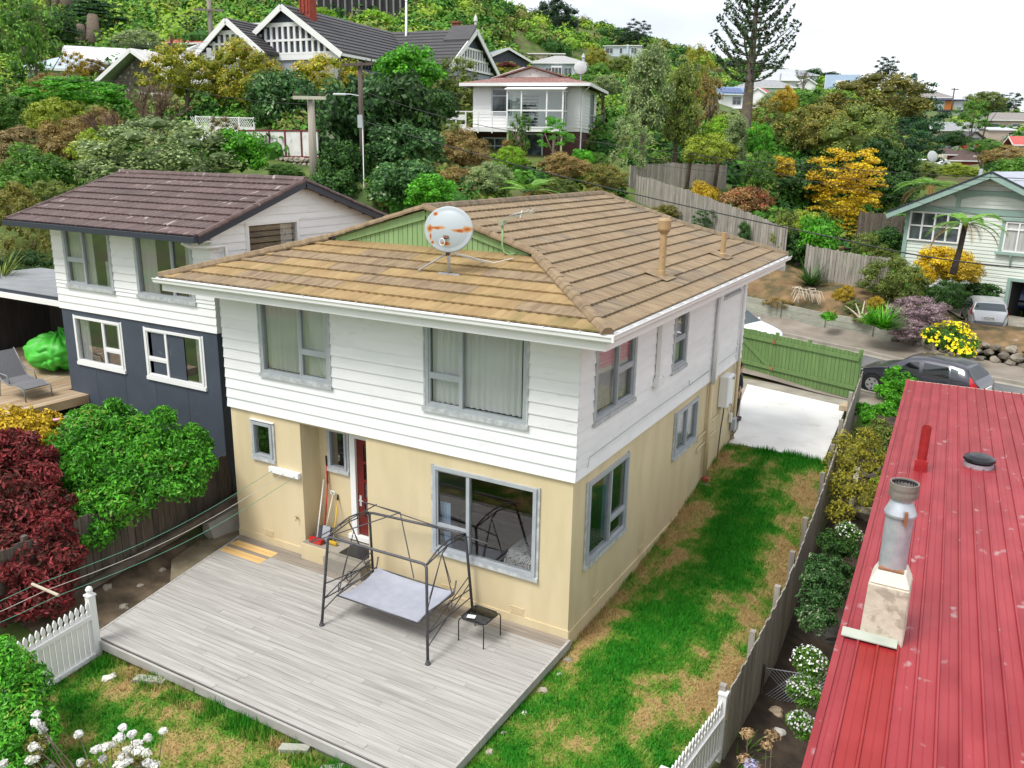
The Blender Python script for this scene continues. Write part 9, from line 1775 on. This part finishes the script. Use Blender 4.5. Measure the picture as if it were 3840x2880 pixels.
for k, (u, v_, mt, R_) in enumerate(((1668, 1590, DRY, .1), (1625, 1655, BLU, .11), (1608, 1640, DRY, .09), (1615, 1585, DRY, .1), (1655, 1610, DRY, .08), (1640, 1662, DRY, .09))):
 c = Q(u, v_, 11.2+.2*k); o = lobes_mesh('flower_head', [(*c, R_, R_, R_*.8)], 150, .06, mt, aspect=.35, core=0, shell=.8); o.parent = ag; o.matrix_parent_inverse = Matrix.Translation(-Vector(ag.location)); b = MB(); b.tube([(c[0]+.1, c[1]-.1, -.7), tuple(c)], .008, 5); b.build('stalk', TWIG, ag)
# flax-like tufts across the street, dead branch, daisies
tuft('flax', 'dark green strappy clump on the bank by the second paling fence', 'flax', Q(1750, 618, 41), 130, 1.6, .06, FO['dark_green'], .9, .7, seed=1); tuft('flax', 'wide clump of green strap leaves on the stone edging by the footpath', 'flax', Q(1905, 712, 35), 220, 1.35, .07, FO['bright_green'], 1.0, .7, seed=2); tuft('flax', 'second clump of strap leaves right of the wide one', 'flax', Q(1878, 702, 35.4), 70, 1.1, .06, FO['bright_green'], .8, .7, seed=5); tuft('flax', 'spiky cabbage tree tuft at the left edge beside the canopy', 'flax', Q(5, 612, 26), 80, 1.6, .05, FO['olive'], .8, .6, seed=7); tuft('flax', 'small rusty strap-leaf tuft on the footpath wall top', 'flax', Q(1795, 688, 37), 40, .7, .05, FO['rust'], .8, .6, seed=8)
dn = MB(); r_ = random.Random(8); c0 = Vector(Q(1735, 622, 39.5)); BLE = M('bleached_branch', (.45, .38, .3), (.56, .49, .4), 6, .9)
for k in range(26): a = r_.uniform(-.8, 2.6); p = c0+Vector((r_.uniform(-.6, .6), r_.uniform(-.3, .3), r_.uniform(-.35, .0))); dn.tube([p, p+Vector((.35*math.cos(a), -.15, .05)), p+Vector((.55*math.cos(a), -.35, -.3))], [.025, .02, .01], 5)
tag(dn.build('dead_branch', BLE), 'bleached heap of dead branches on the dry bank', 'dead branch')
dn = MB(); p = Vector(Q(1860, 690, 36.8));
for (u, v_) in ((1825, 660), (1848, 655), (1868, 650), (1880, 672), (1838, 672)): q = Vector(Q(u, v_, 37)); dn.tube([p, p.lerp(q, .5)+Vector((0, 0, .05)), q], [.05, .035, .015], 6)
tag(dn.build('cut_shrub', BLE), 'bare cut-back shrub of pale branches on the dry bank', 'shrub')
dl_ = [(2040, 735, 40, 33), (2075, 750, 34, 32.6), (2015, 725, 24, 33), (2065, 725, 28, 33), (2085, 765, 20, 32.2)]; da = bushQ('daisy_bush', 'bush covered in yellow daisies spilling over the stone edging by the drive', 'flowering shrub', dl_, 2200, .1, 'green', core=.8)
L_ = [(*Q(u, v_, d), px(r, d)*1.05, px(r, d)*1.05, px(r, d)) for u, v_, r, d in dl_]; lobes_mesh('daisy', L_, 420, .115, FO['flower_yellow'], aspect=1.0, core=0, shell=.04, parent=da, low=-.1, jit=.3, kind='stuff')
# ------------------------------------------------------------------ Norfolk pine
def norfolk(label, u, v0, vtop, d):
 p0, p1 = Vector(Q(u[0], v0, d)), Vector(Q(u[1], vtop, d)); p0.z = min(p0.z, Hs(p0.x, p0.y)); t = thing('norfolk_pine', label, 'tree', tuple(p0)); hgt = (p1-p0).length; b = MB(); ax = p1-p0
 b.tube([p0+ax*f for f in np.linspace(0, 1, 10)], [lerp(.5, .06, f) for f in np.linspace(0, 1, 10)], 10); b.build('trunk', M('pine_bark', (.09, .07, .055), (.15, .125, .1), 3, .95, stretch=(2, 2, 3), bump=.7, bscale=5, c3=(.2, .19, .04), s3=.8, r3=(.58, .7)), t, smooth=True)
 r_ = random.Random(3); P, Nn, Sz = [], [], []; br = MB(); f0 = (v0-120)/(v0-vtop)
 for w in range(14):
  f = f0+(1-f0)*(w/14)**.95; c = p0+ax*f; R_ = 3.7*(1-((f-f0)/(1-f0))*.8)*(1 if w > 1 else (.75+.15*w))
  for k in range(7):
   a = k*2*PI/7+w*.5+r_.uniform(-.15, .15); l = R_*r_.uniform(.82, 1.08); dirv = Vector((math.cos(a), math.sin(a), 0)); pts = [c+dirv*l*s+Vector((0, 0, l*(-.1*s*(1-s)*2+.55*s*s))) for s in np.linspace(0, 1, 7)]; br.tube(pts, [.05*(1-.7*s) for s in np.linspace(0, 1, 7)], 4, cap=False)
   for i in range(1, 7):
    nb_ = 3 if i > 2 else 1
    for q in range(nb_ * 3):
     side = r_.uniform(-1, 1); pp = pts[i]+(pts[i]-pts[i-1])*r_.uniform(-.6, .5)+dirv.cross(Vector((0, 0, 1)))*side*.09+Vector((0, 0, r_.uniform(-.02, .2))); P.append(pp[:]); Nn.append((dirv.x*.6, dirv.y*.6, 1)); Sz.append(.26)
   for q in range(7): pp = pts[-1]+Vector((r_.uniform(-.16, .16), r_.uniform(-.16, .16), r_.uniform(-.05, .3))); P.append(pp[:]); Nn.append((dirv.x, dirv.y, .5)); Sz.append(.26)
 br.build('branch', BARK, t); V, F = leaf_arrays(np.array(P), np.array(Nn)/1.2, np.array(Sz)*1.25, .5, .7); tt = np.random.default_rng(1).uniform(.1, .9, len(P)); o = npmesh('foliage', V, F, foliage('leaf_norfolk', (.02, .045, .022), (.07, .12, .05)), tint=np.concatenate([tt, tt])); o.parent = t; o.matrix_parent_inverse = Matrix.Translation(-p0)
norfolk('tall Norfolk pine with upswept branches standing above the houses', (1612, 1642), 250, -70, 62)
# ------------------------------------------------------------------ tree ferns
def frond_mesh(L_, npin, mat, droop=.5, wid=.15):
 V, F, T = [], [], []
 def rp_(s): return np.array([L_*s*(1-.12*s*s), 0, L_*(.36*s-droop*s*s)])
 for i in range(npin):
  s = .1+.88*i/npin; p = rp_(s); w = L_*wid*math.sin(PI*min(1, (s*.93+.07)))**.8
  for sg in (1, -1):
   n0 = len(V); tip = p+np.array([w*.35, sg*w, -.14*w]); q = rp_(min(1, s+.42/npin)); m = (p+tip)/2+np.array([.03*L_, 0, 0]); V += [p, q, m+np.array([.012*L_, 0, .01]), tip]; F += [(n0, n0+1, n0+2), (n0, n0+2, n0+3)]; T += [.3+.5*((i*7) % 10)/10]*2
 for i in range(8):
  a, b2 = rp_(i/8), rp_((i+1)/8); n0 = len(V); w = .012*L_*(1-i/9); V += [a+np.array([0, w, 0]), a-np.array([0, w, 0]), b2-np.array([0, w, 0]), b2+np.array([0, w, 0])]; F += [(n0, n0+1, n0+2), (n0, n0+2, n0+3)]; T += [.1, .1]
 o = npmesh('frond', np.array(V), np.array(F), mat, tint=np.array(T)); return o
FERN = foliage('leaf_fern', (.06, .17, .02), (.2, .38, .06), trans=.35); BFERN = foliage('leaf_brown_fern', (.18, .1, .03), (.32, .2, .06))
def tree_fern(label, u, v, d, L_, n, base_v, droop=.5, brown=3, lean=(0, 0), seed=1, cr=.11):
 c = Vector(Q(u, v, d)); b0 = Vector(Q(u+lean[0], base_v, d)); t = thing('tree_fern', label, 'tree fern', tuple(b0)); r_ = random.Random(seed); b = MB(); b.tube([b0, b0.lerp(c, .5)+Vector((.03, 0, 0)), c], [cr*1.3, cr, cr], 8); b.build('trunk', M('fern_trunk', (.04, .03, .025), (.08, .06, .05), 6, .95, bump=.6, bscale=20), t, smooth=True); f0 = None
 for k in range(n):
  rot = (r_.uniform(-.15, .15), r_.uniform(-.35, .12)+(.45 if k < brown else 0), k*2.4+r_.uniform(-.2, .2)); s = r_.uniform(.82, 1.1)
  if f0 is None: f0 = frond_mesh(L_, 36, FERN, droop); o = f0; o.parent = t
  else: o = inst(f0, 'frond', t)
  o.location = c-Vector(t.location); o.rotation_euler = rot; o.scale = (s, s, s); setmat(o, BFERN if k < brown else FERN)
tree_fern('tree fern with a slim dark trunk in front of the bungalow wall', 2086, 482, 33.5, 1.75, 17, 592, .62, 5, (-28, 0), 3); tree_fern('tree fern behind the bungalow roof edge', 2010, 400, 47, 2.2, 15, 450, .62, 5, (0, 0), 4); tree_fern('bright tree fern rising behind the main roof ridge', 1145, 412, 40, 1.9, 13, 440, .4, 4, (0, 0), 5, .09)
# ------------------------------------------------------------------ bare twiggy tree
def bare_tree(label, u, v_base, d, H_, seed, mat=TWIG, levels=6, spread=.55, lean=(0, 0)):
 p0 = Vector(Q(u, v_base, d)); p0.z = min(p0.z, Hs(p0.x, p0.y)+.3) if False else p0.z; t = thing('bare_tree', label, 'tree', tuple(p0)); r_ = random.Random(seed); b = MB(); tw = MB()
 def grow(p, dr, l, r, lv):
  q = p+dr*l; mid = p.lerp(q, .5)+Vector((r_.uniform(-.05, .05), r_.uniform(-.05, .05), 0))*l; (b if lv > 3 else tw).tube([p, mid, q], [r, r*.85, r*.7], 5 if lv > 3 else 3, cap=False)
  if lv == 0: return
  for k in range(3 if lv > 1 else 4): a = r_.uniform(0, 6.28); e = spread*r_.uniform(.6, 1.4); n = Vector((math.cos(a), math.sin(a), r_.uniform(-.1, .5))); grow(q if k else mid, (dr+n*e).normalized(), l*r_.uniform(.62, .85), r*.62, lv-1)
 for k in range(3): a = k*2.1+.4; grow(p0+Vector((.1*k, 0, 0)), Vector((math.cos(a)*.4, math.sin(a)*.4, 1)).normalized(), H_*.27, .1, levels-1)
 b.build('trunk', BARK, t, smooth=True); tw.build('twigs', mat, t)
bare_tree('bare brown twiggy tree in front of the ivy cottage', 335, 325, 49, 4.6, 5, M('red_brown_twig', (.12, .07, .05), (.2, .125, .09), 4, .95)); bare_tree('bare thin tree below the ivy cottage, left of the twiggy tree', 235, 330, 49, 3.4, 9, M('red_brown_twig', (.12, .07, .05), None), 5); bare_tree('small bare tree before the flared-roof house on the skyline', 1733, 195, 120, 4.0, 12, M('grey_twig', (.2, .17, .14), None), 4, .4)
for k, (u, v_, d) in enumerate(((1480, 420, 52), (1540, 420, 52.5))):
 b = MB(); p = Vector(Q(u, v_+8, d)); b.tube([p, p+Vector((.15, 0, 2.2)), p+Vector((.1, 0, 3.4))], [.14, .12, .07], 7); t = thing('bare_tree', ('left' if not k else 'right')+' dark slanting trunk before the weathered paling fence above the bank', 'tree', tuple(p)); b.build('trunk', BARK, t, smooth=True)
